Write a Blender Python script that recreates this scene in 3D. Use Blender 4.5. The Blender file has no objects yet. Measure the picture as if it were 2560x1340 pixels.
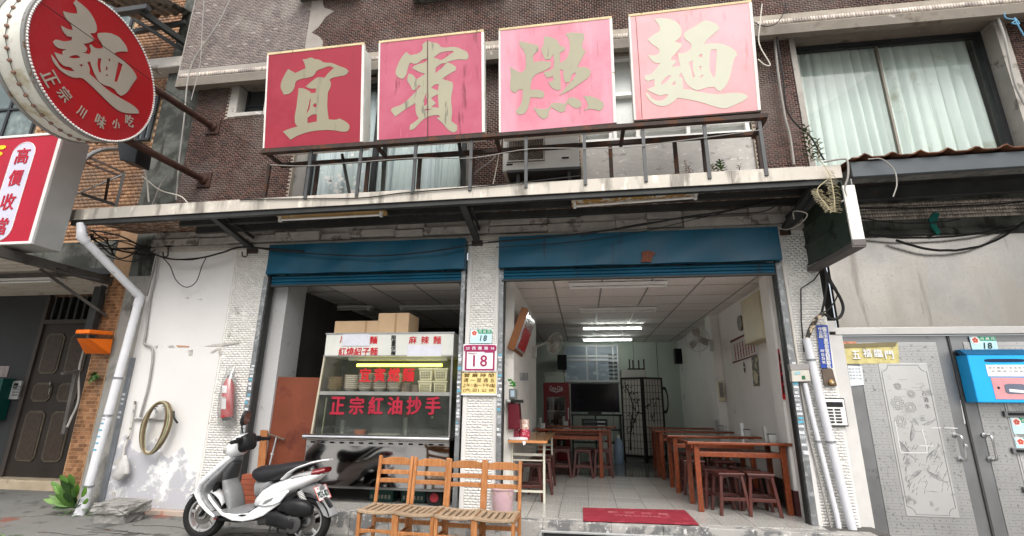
import bpy, bmesh, math, random
import numpy as np
from math import sin, cos, pi, radians, sqrt, atan2
from mathutils import Vector, Matrix
random.seed(7)
S = bpy.context.scene
COL = S.collection

# ------------------------------------------------------------------ camera
PITCH, YAW, ROLL, FPX, CAMH = 0.27203171, -0.14325237, 0.01120555, 1217.1, 1.17
_f = Vector((sin(YAW)*cos(PITCH), cos(YAW)*cos(PITCH), sin(PITCH)))
_r = Vector((cos(YAW), -sin(YAW), 0)); _u = _r.cross(_f)
_r, _u = cos(ROLL)*_r + sin(ROLL)*_u, -sin(ROLL)*_r + cos(ROLL)*_u
EYE = Vector((0, 0, CAMH))
cam = bpy.data.cameras.new('camera'); camo = bpy.data.objects.new('camera', cam); COL.objects.link(camo)
camo.matrix_world = Matrix((( _r.x, _u.x, -_f.x, 0), (_r.y, _u.y, -_f.y, 0), (_r.z, _u.z, -_f.z, CAMH), (0, 0, 0, 1)))
cam.sensor_width = 36; cam.lens = FPX/2560*36; cam.clip_end = 500; cam.clip_start = .05
S.camera = camo

# ------------------------------------------------------------------ light
w = bpy.data.worlds.new('World'); S.world = w; w.use_nodes = True
nt = w.node_tree; bg = nt.nodes['Background']; sky = nt.nodes.new('ShaderNodeTexSky')
sky.sky_type = 'NISHITA'; sky.sun_disc = False; sky.sun_elevation = radians(52); sky.sun_rotation = radians(165)
sky.dust_density = 5; sky.air_density = 1.0; sky.ozone_density = .4
hs_ = nt.nodes.new('ShaderNodeHueSaturation'); hs_.inputs['Saturation'].default_value = .35   # overcast: the sky is nearly grey
nt.links.new(sky.outputs[0], hs_.inputs['Color']); nt.links.new(hs_.outputs[0], bg.inputs[0]); bg.inputs[1].default_value = .15
sl = bpy.data.lights.new('sun', 'SUN'); sl.energy = .9; sl.angle = radians(50); sl.color = (1, .95, .88)
so = bpy.data.objects.new('sun', sl); COL.objects.link(so)
_d = Vector((sin(radians(165))*cos(radians(52)), cos(radians(165))*cos(radians(52)), sin(radians(52))))
so.rotation_euler = _d.to_track_quat('Z', 'Y').to_euler()
S.view_settings.view_transform = 'Standard'; S.view_settings.look = 'None'
S.view_settings.exposure = 0.82; S.view_settings.gamma = 1; S.view_settings.use_curve_mapping = False
S.cycles.max_bounces = 6; S.cycles.diffuse_bounces = 4; S.cycles.glossy_bounces = 3; S.cycles.transmission_bounces = 5
S.cycles.transparent_max_bounces = 8; S.cycles.caustics_reflective = False; S.cycles.caustics_refractive = False
S.cycles.sample_clamp_indirect = 6

# ------------------------------------------------------------------ measuring: a pixel of the 2560 px photograph to a point on a real plane
def ray(x, y): return _f + _r*((x-1280)/FPX) - _u*((y-670)/FPX)
def at(x, y, ax, v):
    d = ray(x, y); return EYE + d*((v-EYE[ax])/d[ax])
def W(x, y, Y): return at(x, y, 1, Y)
def hit(x, y, P, n):
    d = ray(x, y); return EYE + d*((P-EYE).dot(n)/d.dot(n))

# ------------------------------------------------------------------ materials
MATS = {}
def M(name, col, rough=.6, metal=0, var=.12, vs=4, blotch=None, streak=None, bump=.08, bs=60, rnd=0, spec=.28, trans=0, emit=None, coat=0, ms=(1, 1, 1), grain=None, alpha=1):
    """procedural material: base colour, large variation, optional blotches (colour, scale, threshold, softness), vertical streaks, fine bump"""
    if name in MATS: return MATS[name]
    m = bpy.data.materials.new(name); m.use_nodes = True; MATS[name] = m
    n = m.node_tree.nodes; L = m.node_tree.links; b = n['Principled BSDF']
    def nd(t, **k):
        q = n.new(t)
        for a, v in k.items(): setattr(q, a, v)
        return q
    geo = nd('ShaderNodeNewGeometry'); mp = nd('ShaderNodeMapping'); mp.inputs['Scale'].default_value = ms
    L.new(geo.outputs['Position'], mp.inputs[0])
    def noise(scale, detail=5, sc=None, rgh=.6):
        q = nd('ShaderNodeTexNoise'); q.inputs['Scale'].default_value = scale; q.inputs['Detail'].default_value = detail; q.inputs['Roughness'].default_value = rgh
        if sc:
            m2 = nd('ShaderNodeMapping'); m2.inputs['Scale'].default_value = sc; L.new(geo.outputs['Position'], m2.inputs[0]); L.new(m2.outputs[0], q.inputs['Vector'])
        else: L.new(mp.outputs[0], q.inputs['Vector'])
        return q
    def ramp(src, p0, p1):
        q = nd('ShaderNodeMapRange'); q.inputs[1].default_value = p0; q.inputs[2].default_value = p1; q.clamp = True; L.new(src, q.inputs[0]); return q.outputs[0]
    def mix(fac, c1, c2, mode='MIX'):
        q = nd('ShaderNodeMix', data_type='RGBA', blend_type=mode)
        if isinstance(fac, (int, float)): q.inputs[0].default_value = fac
        else: L.new(fac, q.inputs[0])
        for i, c in ((6, c1), (7, c2)):
            if isinstance(c, tuple): q.inputs[i].default_value = (*c[:3], 1)
            else: L.new(c, q.inputs[i])
        return q.outputs[2]
    c = tuple(col)
    nz = noise(vs)
    lo = tuple(max(0, x*(1-var)) for x in col); hi = tuple(min(1, x*(1+var)) for x in col)
    c = mix(ramp(nz.outputs[0], .3, .7), lo, hi)
    if rnd:
        oi = nd('ShaderNodeObjectInfo'); q = nd('ShaderNodeMapRange'); q.inputs[3].default_value = 1-rnd; q.inputs[4].default_value = 1+rnd
        L.new(oi.outputs['Random'], q.inputs[0]); cc = nd('ShaderNodeCombineColor')
        for i in range(3): L.new(q.outputs[0], cc.inputs[i])
        c = mix(1.0, c, cc.outputs[0], 'MULTIPLY')
    if grain:
        g = noise(grain[0], 3, grain[2]); c = mix(ramp(g.outputs[0], .35, .68), c, grain[1])
    for st in (blotch or []):
        q = noise(st[1], 8, st[4] if len(st) > 4 else None, .65); c = mix(ramp(q.outputs[0], st[2], st[2]+st[3]), c, st[0])
    for st in (streak or []):
        q = noise(st[1], 4, (1, 1, st[4] if len(st) > 4 else .04)); c = mix(ramp(q.outputs[0], st[2], st[2]+st[3]), c, st[0])
    if isinstance(c, tuple): b.inputs['Base Color'].default_value = (*c, 1)
    else: L.new(c, b.inputs['Base Color'])
    b.inputs['Metallic'].default_value = metal; b.inputs['Specular IOR Level'].default_value = spec
    rr = nd('ShaderNodeMapRange'); rr.inputs[3].default_value = max(.02, rough-.12*(rough > .1)); rr.inputs[4].default_value = min(1, rough+.1*(rough > .1))
    L.new(nz.outputs[0], rr.inputs[0]); L.new(rr.outputs[0], b.inputs['Roughness'])
    if coat: b.inputs['Coat Weight'].default_value = coat
    if trans: b.inputs['Transmission Weight'].default_value = trans
    if alpha < 1: b.inputs['Alpha'].default_value = alpha
    if emit:
        b.inputs['Emission Color'].default_value = (*emit[0], 1); b.inputs['Emission Strength'].default_value = emit[1]
    if bump:
        q = noise(bs, 4); bp = nd('ShaderNodeBump'); bp.inputs['Strength'].default_value = min(1, bump*4); bp.inputs['Distance'].default_value = .004
        L.new(q.outputs[0], bp.inputs['Height']); L.new(bp.outputs[0], b.inputs['Normal'])
    return m

def glass(name, tint=(1, 1, 1), rough=.0, fac=.1, dirt=0.0):
    """thin pane: mostly see-through, mirror share grows at grazing angles"""
    if name in MATS: return MATS[name]
    m = bpy.data.materials.new(name); m.use_nodes = True; MATS[name] = m
    n = m.node_tree.nodes; L = m.node_tree.links; out = n['Material Output']; n.remove(n['Principled BSDF'])
    t = n.new('ShaderNodeBsdfTransparent'); t.inputs[0].default_value = (*tint, 1)
    g = n.new('ShaderNodeBsdfGlossy'); g.inputs['Roughness'].default_value = rough
    lw = n.new('ShaderNodeLayerWeight'); fr = n.new('ShaderNodeMath'); fr.operation = 'POWER'; fr.inputs[1].default_value = 4; L.new(lw.outputs['Facing'], fr.inputs[0])
    ad = n.new('ShaderNodeMath'); ad.operation = 'ADD'; ad.inputs[1].default_value = .03+fac; L.new(fr.outputs[0], ad.inputs[0]); ad.use_clamp = True
    mx = n.new('ShaderNodeMixShader'); L.new(ad.outputs[0], mx.inputs[0]); L.new(t.outputs[0], mx.inputs[1]); L.new(g.outputs[0], mx.inputs[2])
    last = mx
    if dirt:
        d = n.new('ShaderNodeBsdfDiffuse'); d.inputs[0].default_value = (.55, .56, .54, 1)
        geo = n.new('ShaderNodeNewGeometry'); nz = n.new('ShaderNodeTexNoise'); nz.inputs['Scale'].default_value = 3; nz.inputs['Detail'].default_value = 8
        L.new(geo.outputs['Position'], nz.inputs['Vector']); mr = n.new('ShaderNodeMapRange'); mr.inputs[1].default_value = .4; mr.inputs[2].default_value = .75; mr.inputs[3].default_value = dirt*.3; mr.inputs[4].default_value = dirt
        L.new(nz.outputs[0], mr.inputs[0]); m2 = n.new('ShaderNodeMixShader'); L.new(mr.outputs[0], m2.inputs[0]); L.new(mx.outputs[0], m2.inputs[1]); L.new(d.outputs[0], m2.inputs[2]); last = m2
    L.new(last.outputs[0], out.inputs[0]); return m

# ------------------------------------------------------------------ mesh builder
class MB:
    def __init__(s): s.v = []; s.f = []; s.mi = []
    def add(s, vs, fs, mi=0):
        k = len(s.v); s.v += [tuple(v) for v in vs]; s.f += [tuple(i+k for i in f) for f in fs]; s.mi += [mi]*len(fs); return s
    def box(s, x0, x1, y0, y1, z0, z1, mi=0):
        x0, x1 = sorted((x0, x1)); y0, y1 = sorted((y0, y1)); z0, z1 = sorted((z0, z1))
        return s.add([(x0,y0,z0),(x1,y0,z0),(x1,y1,z0),(x0,y1,z0),(x0,y0,z1),(x1,y0,z1),(x1,y1,z1),(x0,y1,z1)],
              [(0,3,2,1),(4,5,6,7),(0,1,5,4),(1,2,6,5),(2,3,7,6),(3,0,4,7)], mi)
    def hexa(s, front, dv, mi=0):
        """front: 4 points, extruded by vector dv (polygon of any count)"""
        n = len(front); a = [Vector(p) for p in front]; b = [p+Vector(dv) for p in a]
        fs = [tuple(range(n)), tuple(range(2*n-1, n-1, -1))] + [(i, i+n, (i+1) % n+n, (i+1) % n) for i in range(n)]
        return s.add(a+b, fs, mi)
    def bar(s, a, b, w, h=None, up=(0, 0, 1), mi=0):
        """rectangular bar from a to b"""
        a = Vector(a); b = Vector(b); h = h or w; d = (b-a).normalized(); up = Vector(up)
        if abs(d.dot(up)) > .98: up = Vector((0, 1, 0))
        r = d.cross(up).normalized(); u = r.cross(d)
        q = [a+r*i*w/2+u*j*h/2 for i, j in ((-1,-1),(1,-1),(1,1),(-1,1))]
        return s.hexa(q, b-a, mi)
    def tube(s, pts, r, n=8, mi=0, cap=True):
        pts = [Vector(p) for p in pts]; rings = []; R = r if isinstance(r, (list, tuple)) else [r]*len(pts)
        t0 = (pts[1]-pts[0]).normalized(); up = Vector((0, 0, 1)) if abs(t0.z) < .9 else Vector((0, 1, 0))
        x = t0.cross(up).normalized()
        for i, p in enumerate(pts):
            t = (pts[min(i+1, len(pts)-1)]-pts[max(i-1, 0)]).normalized()
            x = (x-t*x.dot(t)).normalized(); y = t.cross(x)
            rings.append([p+(x*cos(2*pi*k/n)+y*sin(2*pi*k/n))*R[i] for k in range(n)])
        return s.rings(rings, cap, mi)
    def rings(s, rings, cap=True, mi=0, closed=False):
        n = len(rings[0]); vs = [v for r in rings for v in r]; fs = []
        m = len(rings)
        for i in range(m if closed else m-1):
            j = (i+1) % m
            for k in range(n): fs.append((i*n+k, i*n+(k+1) % n, j*n+(k+1) % n, j*n+k))
        if cap and not closed: fs.append(tuple(range(n-1, -1, -1))); fs.append(tuple((m-1)*n+k for k in range(n)))
        return s.add(vs, fs, mi)
    def lathe(s, prof, c, n=20, axis=(0, 0, 1), mi=0, cap=True):
        """prof: (radius, height) pairs along axis from c"""
        ax = Vector(axis).normalized(); x = ax.orthogonal().normalized(); y = ax.cross(x); c = Vector(c)
        return s.rings([[c+ax*h+(x*cos(2*pi*k/n)+y*sin(2*pi*k/n))*max(r, 1e-4) for k in range(n)] for r, h in prof], cap, mi)
    def loft(s, secs, n=16, e=2.0, mi=0, cap=True):
        """secs: (centre, half-axis vector a, half-axis vector b); e = superellipse exponent"""
        rg = []
        for c, a, b in secs:
            c = Vector(c); a = Vector(a); b = Vector(b); q = []
            for k in range(n):
                t = 2*pi*k/n; cx, sx = cos(t), sin(t)
                q.append(c+a*(math.copysign(abs(cx)**(2/e), cx))+b*(math.copysign(abs(sx)**(2/e), sx)))
            rg.append(q)
        return s.rings(rg, cap, mi)
    def sheet(s, grid, thick=None, mi=0):
        m = len(grid); n = len(grid[0]); vs = [v for r in grid for v in r]
        fs = [(i*n+k, i*n+k+1, (i+1)*n+k+1, (i+1)*n+k) for i in range(m-1) for k in range(n-1)]
        if thick:
            t = Vector(thick); N = len(vs); vs = vs+[Vector(v)+t for v in vs]
            fs = fs+[tuple(reversed([i+N for i in f])) for f in fs]
            ed = [(i*n, (i+1)*n) for i in range(m-1)]+[((i+1)*n+n-1, i*n+n-1) for i in range(m-1)]+[(k+1, k) for k in range(n-1)]+[((m-1)*n+k, (m-1)*n+k+1) for k in range(n-1)]
            fs += [(a, b, b+N, a+N) for a, b in ed]
        return s.add(vs, fs, mi)
    def xf(s, mat):
        s.v = [tuple(mat @ Vector(v)) for v in s.v]; return s

ORG = {}
def gorg(p): return ORG.get(p.name, Vector((0, 0, 0))) if p else Vector((0, 0, 0))
def thing(name, label, cat, loc=(0, 0, 0), group=None, rotz=0):
    o = bpy.data.objects.new(name, None); COL.objects.link(o); o.empty_display_size = .1
    o.location = loc; o.rotation_euler = (0, 0, rotz); o['label'] = label; o['category'] = cat
    if group: o['group'] = group
    ORG[o.name] = Vector(loc); return o
def mesh_of(mb, org=Vector((0, 0, 0))):
    me = bpy.data.meshes.new('mesh'); me.from_pydata([(v[0]-org[0], v[1]-org[1], v[2]-org[2]) for v in mb.v], [], mb.f)
    if any(mb.mi): me.polygons.foreach_set('material_index', mb.mi)
    return me
def part(name, mb, mat, parent=None, smooth=False, bevel=0, label=None, kind=None, local=False, seg=2):
    """one mesh object; vertices are given in world space (or in the parent's own space when local)"""
    org = Vector((0, 0, 0)) if local else gorg(parent)
    me = mb if isinstance(mb, bpy.types.Mesh) else mesh_of(mb, org)
    for m in (mat if isinstance(mat, (list, tuple)) else [mat]):
        me.materials.append(m)
    me.validate()
    bm = bmesh.new(); bm.from_mesh(me); bmesh.ops.recalc_face_normals(bm, faces=bm.faces); bm.to_mesh(me); bm.free()
    o = bpy.data.objects.new(name, me); COL.objects.link(o); o.parent = parent
    ORG[o.name] = org if parent else Vector((0, 0, 0))
    if smooth:
        me.polygons.foreach_set('use_smooth', [True]*len(me.polygons))
        me.set_sharp_from_angle(angle=radians(42))
    if bevel:
        b = o.modifiers.new('bevel', 'BEVEL'); b.width = bevel; b.segments = seg; b.limit_method = 'ANGLE'; b.angle_limit = radians(40)
    if label: o['label'] = label
    if kind: o['kind'] = kind
    return o
def solo(name, mb, mat, label, cat, group=None, **k):
    o = part(name, mb, mat, None, **k); o['label'] = label; o['category'] = cat
    if group: o['group'] = group
    return o
def struct(name, mb, mat, **k):
    return part(name, mb, mat, None, kind='structure', **k)
def dup(o, loc=None, parent=None, label=None, group=None, rotz=None):
    c = o.copy(); COL.objects.link(c)
    if parent is not None: c.parent = parent
    if loc is not None: c.location = loc
    if rotz is not None: c.rotation_euler = (0, 0, rotz)
    if label: c['label'] = label
    if group: c['group'] = group
    for ch in [q for q in COL.objects if q.parent == o]: dup(ch, parent=c)
    return c

def tomesh(cu):
    ob = bpy.data.objects.new('t', cu); me = bpy.data.meshes.new_from_object(ob)
    v = np.empty(len(me.vertices)*3); me.vertices.foreach_get('co', v); v = v.reshape(-1, 3)
    f = [tuple(p.vertices) for p in me.polygons]
    bpy.data.objects.remove(ob); bpy.data.meshes.remove(me); bpy.data.curves.remove(cu)
    return v, f
def text_mb(s, o, ux, uz, h, wd=None, bold=0, depth=.002, shear=0, mb=None, vert=False, space=1):
    """lettering in a plane: o = centre, ux right, uz up, glyph height h, wd forces width; bold lays shifted copies over each other"""
    ux = Vector(ux).normalized(); uz = Vector(uz).normalized(); nn = ux.cross(uz); o = Vector(o)
    cu = bpy.data.curves.new('t', 'FONT'); cu.body = s; cu.resolution_u = 2; cu.shear = shear; cu.space_character = space; cu.space_line = 1.0
    cu.extrude = .01
    v, f = tomesh(cu); mb = mb or MB()
    if not len(v): return mb
    mn = v.min(0); mx = v.max(0); c = (mn+mx)/2; nl = s.count('\n')+1
    sy = h/max(1e-6, (mx[1]-mn[1])); sx = sy if wd is None else wd/(mx[0]-mn[0])
    em = h/nl
    shifts = [(0, 0)] if bold < .012 else [(0, 0), (-1, 0), (1, 0), (0, .7), (0, -.7)]
    for k, (a, b) in enumerate(shifts):
        a *= bold*em*.75; b *= bold*em*.75
        mb.add([o+ux*((p[0]-c[0])*sx+a)+uz*((p[1]-c[1])*sy+b)+nn*(p[2]/.01*depth+k*.00035) for p in v], f)
    return mb
def trace_mb(polys, conv, P, n, depth=.004, mb=None, smooth=0):
    """brush strokes: outlines (and holes) given in picture coordinates, laid on the plane P,n with real thickness"""
    n = Vector(n).normalized(); ux = n.cross(Vector((0, 0, 1))).normalized()*-1; uz = n.cross(ux)*-1
    if uz.z < 0: uz = -uz
    cu = bpy.data.curves.new('t', 'CURVE'); cu.dimensions = '2D'; cu.fill_mode = 'BOTH'; cu.resolution_u = 3; cu.extrude = depth
    for poly in polys:
        q = [hit(*conv(*p), P, n)-P for p in poly]
        if smooth:
            sp = cu.splines.new('BEZIER'); sp.bezier_points.add(len(q)-1)
            for b, d in zip(sp.bezier_points, q):
                b.co = (d.dot(ux), d.dot(uz), 0); b.handle_left_type = b.handle_right_type = 'AUTO'
            for i, b in enumerate(sp.bezier_points):
                a = Vector(sp.bezier_points[i-1].co); c = Vector(sp.bezier_points[(i+1) % len(q)].co)
                u = (b.co-a); v_ = (c-b.co)
                if u.length and v_.length and u.angle(v_) > radians(50): b.handle_left_type = b.handle_right_type = 'VECTOR'
        else:
            sp = cu.splines.new('POLY'); sp.points.add(len(q)-1)
            for b, d in zip(sp.points, q): b.co = (d.dot(ux), d.dot(uz), 0, 1)
        sp.use_cyclic_u = True
    v, f = tomesh(cu); mb = mb or MB()
    mb.add([P+ux*p[0]+uz*p[1]+n*(p[2]+depth) for p in v], f)
    return mb
def catenary(a, b, sag, n=14, wob=0):
    a = Vector(a); b = Vector(b)
    return [a.lerp(b, i/n)-Vector((0, 0, sag*4*(i/n)*(1-i/n)))+Vector((0, random.uniform(-wob, wob), random.uniform(-wob, wob))) for i in range(n+1)]
def spline(pts, n=6):
    """smooth path through points (Catmull-Rom)"""
    P = [Vector(p) for p in pts]; P = [P[0]*2-P[1]]+P+[P[-1]*2-P[-2]]; out = []
    for i in range(1, len(P)-2):
        for k in range(n):
            t = k/n; a, b, c, d = P[i-1:i+3]
            out.append(.5*((2*b)+(c-a)*t+(2*a-5*b+4*c-d)*t*t+(3*b-a-3*c+d)*t**3))
    return out+[P[-2]]

def tile_wall(name, parent, rects, y, tw, th, gap, depth, mats, near=0, aim=None, holes=(), stack=False, stagger=.5, keep=1.0, face=-1):
    """fields of small tiles standing proud of the mortar; the ones that show largest are objects of their own, the rest one mesh"""
    cs = []
    for x0, x1, z0, z1 in rects:
        nz = int((z1-z0)/th)
        for j in range(nz):
            z = z0+(j+.5)*th; off = 0 if (stack or j % 2 == 0) else stagger*tw; x = x0+tw/2-off
            while x < x1+tw/2:
                a = max(x0, x-tw/2+gap/2); b = min(x1, x+tw/2-gap/2)
                if b-a > tw*.2 and not any(h[0] < b and a < h[1] and h[2] < z+th/2 and z-th/2 < h[3] for h in holes) and (keep >= 1 or random.random() < keep):
                    cs.append(((a+b)/2, z, b-a))
                x += tw
    if near:
        cs.sort(key=lambda c: (c[0]-aim[0])**2+(c[1]-aim[1])**2+(0 if abs(c[2]-(tw-gap)) < 1e-4 else 9))
        single, cs = cs[:near], cs[near:]
        ms = []
        for m in mats:
            me = bpy.data.meshes.new('mesh'); q = MB().box(-(tw-gap)/2, (tw-gap)/2, -depth, 0, -(th-gap)/2, (th-gap)/2)
            me.from_pydata(q.v, [], q.f); me.materials.append(m); ms.append(me)
        org = gorg(parent)
        for x, z, wd in single:
            o = bpy.data.objects.new('brick' if 'brick' in name else 'tile', random.choice(ms)); COL.objects.link(o); o.parent = parent
            o.location = Vector((x, y+random.uniform(0, depth*.3), z))-org; o.scale = (wd/(tw-gap), 1, 1)
    N = len(cs)
    if not N: return
    c = np.array(cs); dx = c[:, 2]/2; dz = (th-gap)/2; rng = np.random.RandomState(3)
    yy = y-depth+rng.rand(N)*depth*.35
    V = np.zeros((N, 8, 3))
    for k, (sx, sz, fr) in enumerate(((-1,-1,1),(1,-1,1),(1,1,1),(-1,1,1),(-1,-1,0),(1,-1,0),(1,1,0),(-1,1,0))):
        V[:, k, 0] = c[:, 0]+sx*dx; V[:, k, 2] = c[:, 1]+sz*dz; V[:, k, 1] = yy if fr else y
    F = np.array([(0,1,2,3),(1,5,6,2),(3,2,6,7),(0,4,5,1),(4,0,3,7)])
    faces = (F[None]+np.arange(N)[:, None, None]*8).reshape(-1, 4)
    me = bpy.data.meshes.new('mesh'); org = gorg(parent)
    me.vertices.add(N*8); me.vertices.foreach_set('co', (V.reshape(-1, 3)-np.array(org)).ravel())
    me.loops.add(len(faces)*4); me.loops.foreach_set('vertex_index', faces.ravel())
    me.polygons.add(len(faces)); me.polygons.foreach_set('loop_start', np.arange(len(faces))*4); me.polygons.foreach_set('loop_total', np.full(len(faces), 4))
    me.polygons.foreach_set('material_index', np.repeat(rng.randint(0, len(mats), N), 5))
    for m in mats: me.materials.append(m)
    me.update(); me.validate()
    o = bpy.data.objects.new(name, me); COL.objects.link(o); o.parent = parent; o['kind'] = 'stuff'; return o
# ================================================================== materials of the place
YF = 5.95
plaster = M('white_plaster', (.63, .62, .605), .8, vs=1.2, var=.05, bump=.05, bs=40, blotch=[((.5, .48, .44), 3.5, .66, .08), ((.30, .28, .26), 30, .74, .02)], streak=[((.52, .50, .46), 3, .60, .12, .08)])
plaster_low = M('peeling_plaster', (.70, .70, .70), .85, vs=2, var=.06, bump=.12, bs=25, blotch=[((.42, .42, .45), 2.6, .42, .06), ((.46, .44, .38), 5, .60, .06), ((.62, .61, .59), 9, .64, .015), ((.28, .27, .25), 14, .70, .02)])
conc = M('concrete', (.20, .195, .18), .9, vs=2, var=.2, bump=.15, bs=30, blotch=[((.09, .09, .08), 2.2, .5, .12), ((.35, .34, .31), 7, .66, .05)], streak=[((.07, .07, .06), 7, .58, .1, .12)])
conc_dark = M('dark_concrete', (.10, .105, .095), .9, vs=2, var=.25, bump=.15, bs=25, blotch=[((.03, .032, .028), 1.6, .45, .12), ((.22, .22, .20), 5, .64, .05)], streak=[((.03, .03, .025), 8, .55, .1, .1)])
conc_pale = M('pale_concrete', (.42, .40, .37), .88, vs=3, var=.12, bump=.12, bs=25, blotch=[((.20, .19, .17), 4, .6, .06), ((.58, .57, .55), 9, .62, .03)])
mortar = M('mortar', (.34, .30, .25), .95, vs=5, var=.2, bump=.1)
mortar_grey = M('grey_mortar', (.30, .275, .25), .95, vs=3, var=.15, bump=.1)
br = [M('brick_%s' % a, c, .75, vs=20, var=.2, bump=.03, blotch=[((.20, .15, .12), 4, .70, .06), ((.13, .10, .092), .9, .48, .16)]) for a, c in (('a', (.080, .038, .031)), ('b', (.062, .031, .027)), ('c', (.105, .052, .042)), ('d', (.048, .027, .025)))]
brg = [M('pale_brick_%s' % a, c, .7, vs=6, var=.15, bump=.03, blotch=[((.27, .24, .22), 1.5, .5, .1)]) for a, c in (('a', (.20, .165, .155)), ('b', (.17, .14, .135)), ('c', (.23, .19, .175)))]
oran = [M('orange_tile_%s' % a, c, .5, vs=15, var=.2, bump=.02, blotch=[((.13, .07, .04), 9, .62, .06), ((.13, .08, .05), 1.2, .5, .15)]) for a, c in (('a', (.25, .125, .06)), ('b', (.21, .10, .045)), ('c', (.30, .16, .08)), ('d', (.15, .07, .033)))]  # broad dark blotch also stands in for shade on the upper wall
band = [M('band_tile_%s' % a, c, .5, vs=8, var=.2, bump=.02, blotch=[((.25, .22, .20), 2.5, .5, .1)]) for a, c in (('a', (.50, .44, .38)), ('b', (.40, .35, .31)), ('c', (.56, .50, .44)))]
wtile = [M('white_tile_%s' % a, c, .55, vs=9, var=.06, bump=.03, blotch=[((.45, .42, .37), 5, .68, .05)]) for a, c in (('a', (.68, .665, .63)), ('b', (.64, .63, .60)), ('c', (.70, .69, .66)))]
wmort = M('white_grout', (.68, .665, .63), .9, vs=5, var=.12, blotch=[((.3, .28, .25), 12, .66, .03)])
blue = M('blue_shutter_paint', (.0012, .060, .108), .38, vs=2.5, var=.2, bump=.05, bs=3, spec=.26, streak=[((.01, .035, .06), 12, .62, .06, .1)], blotch=[((.012, .03, .04), 18, .72, .02)])
galv = M('galvanised_steel', (.26, .27, .275), .5, .6, vs=6, var=.2, bump=.04, blotch=[((.42, .43, .44), 25, .6, .05), ((.10, .10, .10), 12, .66, .04)])
dsteel = M('dark_painted_steel', (.035, .037, .036), .5, .2, vs=4, var=.3, bump=.05, blotch=[((.10, .045, .02), 9, .66, .03)])
rsteel = M('rusty_steel', (.045, .032, .028), .75, .1, vs=6, var=.35, bump=.1, blotch=[((.09, .038, .02), 7, .54, .06), ((.16, .155, .15), 15, .66, .03)])
gsteel = M('grey_painted_steel', (.065, .068, .07), .45, .3, vs=3, var=.18, bump=.04, blotch=[((.09, .05, .03), 8, .7, .03)])
fasc = M('weathered_fascia', (.44, .41, .36), .55, .15, vs=1.4, var=.14, bump=.04, streak=[((.20, .185, .16), 4, .52, .12, .2), ((.62, .58, .50), 7, .60, .08, .3), ((.34, .22, .10), 9, .68, .05, .2)], blotch=[((.60, .57, .50), 2.2, .58, .1)])
rustsoff = M('rusted_sheet', (.16, .085, .05), .85, .05, vs=18, var=.4, bump=.3, bs=30, blotch=[((.36, .30, .25), 14, .50, .05), ((.06, .03, .02), 8, .62, .05)])
white_pvc = M('white_pvc', (.62, .63, .66), .4, vs=3, var=.06, bump=.02, blotch=[((.33, .32, .30), 6, .66, .06)])
wood_o = M('orange_wood', (.42, .195, .08), .42, vs=2, var=.14, rnd=.14, bump=.05, bs=20, grain=(9, (.30, .11, .03), (6, 6, 1)), blotch=[((.24, .10, .04), 11, .7, .04)])
wood_w = M('worn_wood', (.36, .27, .185), .75, rnd=.12, vs=6, var=.2, bump=.08, grain=(9, (.26, .18, .11), (8, 1.5, 8)), blotch=[((.20, .15, .10), 7, .6, .06)])
wood_t = M('red_brown_wood', (.24, .060, .022), .3, vs=2, var=.2, bump=.03, grain=(8, (.14, .03, .012), (5, 2, 5)), coat=.3)
wood_s = M('dark_maroon_wood', (.075, .022, .018), .32, vs=3, var=.25, bump=.03, coat=.25)
blackp = M('black_plastic', (.012, .012, .013), .45, vs=6, var=.3, bump=.06, bs=90)
whitep = M('white_enamel', (.74, .74, .72), .35, vs=3, var=.05, bump=.02)
cream = M('cream_plastic', (.60, .55, .40), .45, vs=4, var=.07, bump=.03)
rubber = M('tyre_rubber', (.014, .014, .014), .85, vs=10, var=.3, bump=.12)
chrome = M('chrome', (.62, .62, .62), .18, 1, vs=8, var=.05, bump=.01)
red = M('red_paint', (.42, .012, .016), .4, vs=5, var=.12, bump=.02)
cord = M('black_cable', (.012, .012, .012), .6, bump=0)
cordg = M('grey_cable', (.28, .27, .25), .6, bump=0)
cordw = M('white_cable', (.55, .52, .46), .6, bump=0)

# ================================================================== ground
def gz(x): return -.205-.015*(x+4)
gnd = MB(); xs = [-60, -8, -6, -4, -2, 0, 2, 4, 8, 60]; ys = [-60, -10, -3, 0, 2, 3, 4, 4.6, 5.0, 5.3, 5.6, 5.8, 7.0, 60]
gnd.sheet([[(x, y, gz(max(-8, min(8, x)))) for y in ys] for x in xs])
asph = M('worn_pavement', (.17, .17, .16), .9, vs=1.5, var=.18, bump=.25, bs=70, blotch=[((.075, .075, .07), 3, .52, .1), ((.26, .26, .25), 40, .62, .05), ((.20, .085, .065), 1.3, .60, .05)])
struct('ground', gnd, asph)
road = MB().hexa([(-60, -60, gz(-8)+.004), (60, -60, gz(8)+.004), (60, 3.6, gz(8)+.004), (-60, 3.6, gz(-8)+.004)], (0, 0, .002)); struct('road', MB().sheet([[(x, y, gz(max(-8, min(8, x)))+.006) for y in (-60, 0, 3.6)] for x in xs]), M('bounce_road', (.36, .35, .33), .9, vs=1, var=.12, bump=.1))  # unseen pale road added to bounce light under the awning and indoors

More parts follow.
